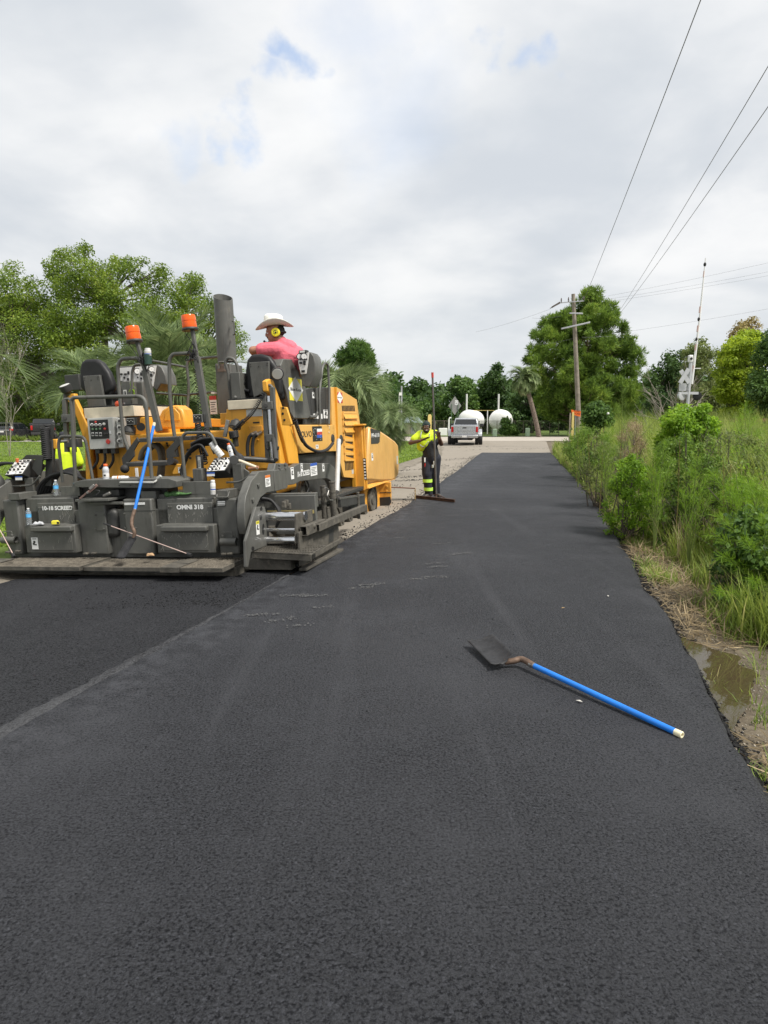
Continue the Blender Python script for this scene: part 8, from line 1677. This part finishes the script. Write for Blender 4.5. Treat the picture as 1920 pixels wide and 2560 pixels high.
# crumpled cloth, gloves
def rag(label, p, sx, sy, h, mt, seed, name, cat, rot=0):
    V = []; F = []; n = 14
    for i in range(n+1):
        for j in range(n+1):
            x, y = (j/n-.5)*sx, (i/n-.5)*sy; q = max(0, 1-(2*x/sx)**4)*max(0, 1-(2*y/sy)**4); V.append((x*(1+.12*fbm(y, seed, 20)), y*(1+.12*fbm(x, seed, 20)), .002+q*h*(.5+.9*abs(fbm(x+seed, y, 22, 3)))))
    for i in range(n):
        for j in range(n): a = i*(n+1)+j; F.append((a, a+1, a+n+2, a+n+1))
    o = MB().add(V, F).build(name, mt, smooth=180); o.matrix_world = Matrix.Translation(p) @ Matrix.Rotation(rot, 4, 'Z'); s = o.modifiers.new('t', 'SOLIDIFY'); s.thickness = .003; tag(o, label, cat)
rag('pale grey crumpled glove on the lower screed ledge beside a water bottle', W_(96, 1311, .50), .13, .06, .04, mat('glove_grey', (.45, .46, .48), .8, var=.15), 2.0, 'glove', 'glove', .2)
rag('folded leather scrap lying on the screed walkway grating', W_(376, 1389, .35), .09, .05, .03, mat('tan_leather', (.42, .27, .15), .8, var=.2), 5.0, 'leather_scrap', 'scrap', .4)
def glove(label, p, rot, mt, s=1.0):
    th = thing('glove', label, 'glove', mat4=Matrix.Translation(p) @ Matrix.Rotation(rot, 4, 'Z')); flesh('glove_body', hand((.06*s, 0, .02), (-.03*s, 0, .02), (0, 0, 1), .25, .25, 1.15*s), mt, th, .008, .003, 2)
gl_ = mat('glove_green', (.07, .16, .05), .7, var=.5, scale=25)
glove('green and black work glove lying on the screed top, palm up', W_(425, 1240, .80), .2, gl_, 1.1); glove('green and black work glove with cuff against the platform', W_(440, 1238, .78), -.3, gl_, 1.0)
# thin probe rods
def rodt(label, a, b, grip_at_a=True):
    th = thing('probe_rod', label, 'rod', a); b = b-a; MB().cyl((0, 0, 0), b, .0055, .0055, 8).build('shaft', mat('rod_pink', (.52, .38, .34), .5), th); d_ = b.normalized()
    if grip_at_a: MB().cyl(-d_*.01, d_*.11, .011, .011, 10).build('grip', rub, th)
    MB().cyl(b-d_*.03, b+d_*.03, .016, .02, 10).build('tip', rub, th)
rodt('thin pale rod with black grip lying across the screed onto the walkway', W_(261, 1309, .42), W_(473, 1386, .18)); rodt('thin pale rod leaning from the left screed end onto the walkway', W_(-4, 1318, .45), W_(34, 1388, .2), False)
# ratchet clamp on the screed top plate
p = W_(200, 1249, .52); th = thing('ratchet_clamp', 'rusty ratchet clamp tool resting on the screed top plate', 'clamp tool', p); q = W_(243, 1212, .62)-p; m_clamp = mat('worn_red_steel', (.20, .13, .11), .5, .6, var=.4, scale=20)
MB().bar(Vector((0, 0, .012)), q*.55+Vector((0, 0, .01)), .06, .022).bar(q*.5, q, .055, .035).build('frame', m_clamp, th, bevel=.004); MB().bar(q*.62+Vector((0, -.03, .02)), q*.9+Vector((0, -.03, .02)), .02, .03).build('jaw', steel, th, bevel=.003); MB().tube(bez([q*.75+Vector((.02, 0, -.02)), q*.85+Vector((.06, 0, -.05)), q*.6+Vector((.06, 0, -.06))], 5), .006, 6).build('spring', rub, th, smooth=180)
MB().cyl(q*.5+Vector((0, -.04, 0)), q*.5+Vector((0, .04, 0)), .014, .014, 10).build('pivot', steel, th)
# fallen leaves and twigs on the lane
lfdry = mat('fallen_leaf', (.30, .20, .09), .8, var=.3, scale=40)
for i, (u, v, lb) in enumerate([(1408, 1520, 'small tan dry leaf lying on the road beyond the lying shovel'), (1520, 1490, 'tiny pale chip lying on the road near the ditch'), (1448, 1753, 'pale wood chip lying below the lying shovel handle')]):
    p = G(u, v, .009); a_ = .5+i; P4 = [Vector((math.cos(a_+k*1.57)*(.022 if k % 2 == 0 else .010), math.sin(a_+k*1.57)*(.022 if k % 2 == 0 else .010), .004*(k % 2))) for k in range(4)]; o = MB().prism(P4, (0, 0, .0015)).build('fallen_leaf', lfdry if i == 0 else mat('chip%d' % i, (.5, .48, .44), .8)); o.location = p; tag(o, lb, 'leaf')
# green sprig on the left console
p = W_(333, 970, 2.15); r_ = np.random.RandomState(2); n = 10; T = unit(r_.normal(size=(n, 3))+np.array([.2, -.3, -.1])); V, F = leaf_quads(r_.normal(size=(n, 3))*.02, unit(np.cross(T, r_.normal(size=(n, 3)))), T, .11, .05); o = npmesh('leaf_sprig', V, F, lf_lime); o.location = p; tag(o, 'green leafy sprig caught on the left operator switch box', 'leaf sprig')
# rock and litter in the verge
for i, (u, v, lb, c) in enumerate([(1610, 1320, 'small pale stone in the verge grass', (.5, .48, .44)), (1912, 1490, 'crumpled white paper caught in the ditch weeds', (.78, .78, .76)), (1520, 1034, 'white flower in the dark glossy bush', (.8, .78, .76))]):
    if i == 2: p = D(u, v, 25.3)
    else: p = G(u, v, -.1); p.z = vz(p.x, p.y)+.02
    o = MB().ball((0, 0, 0), (.05, .04, .035) if i < 2 else (.05, .05, .045), 9, 6).build(['stone', 'paper_litter', 'flower'][i], mat('bit%d' % i, c, .8, var=.2, scale=20), smooth=40); o.location = p; tag(o, lb, ['stone', 'litter', 'flower'][i])
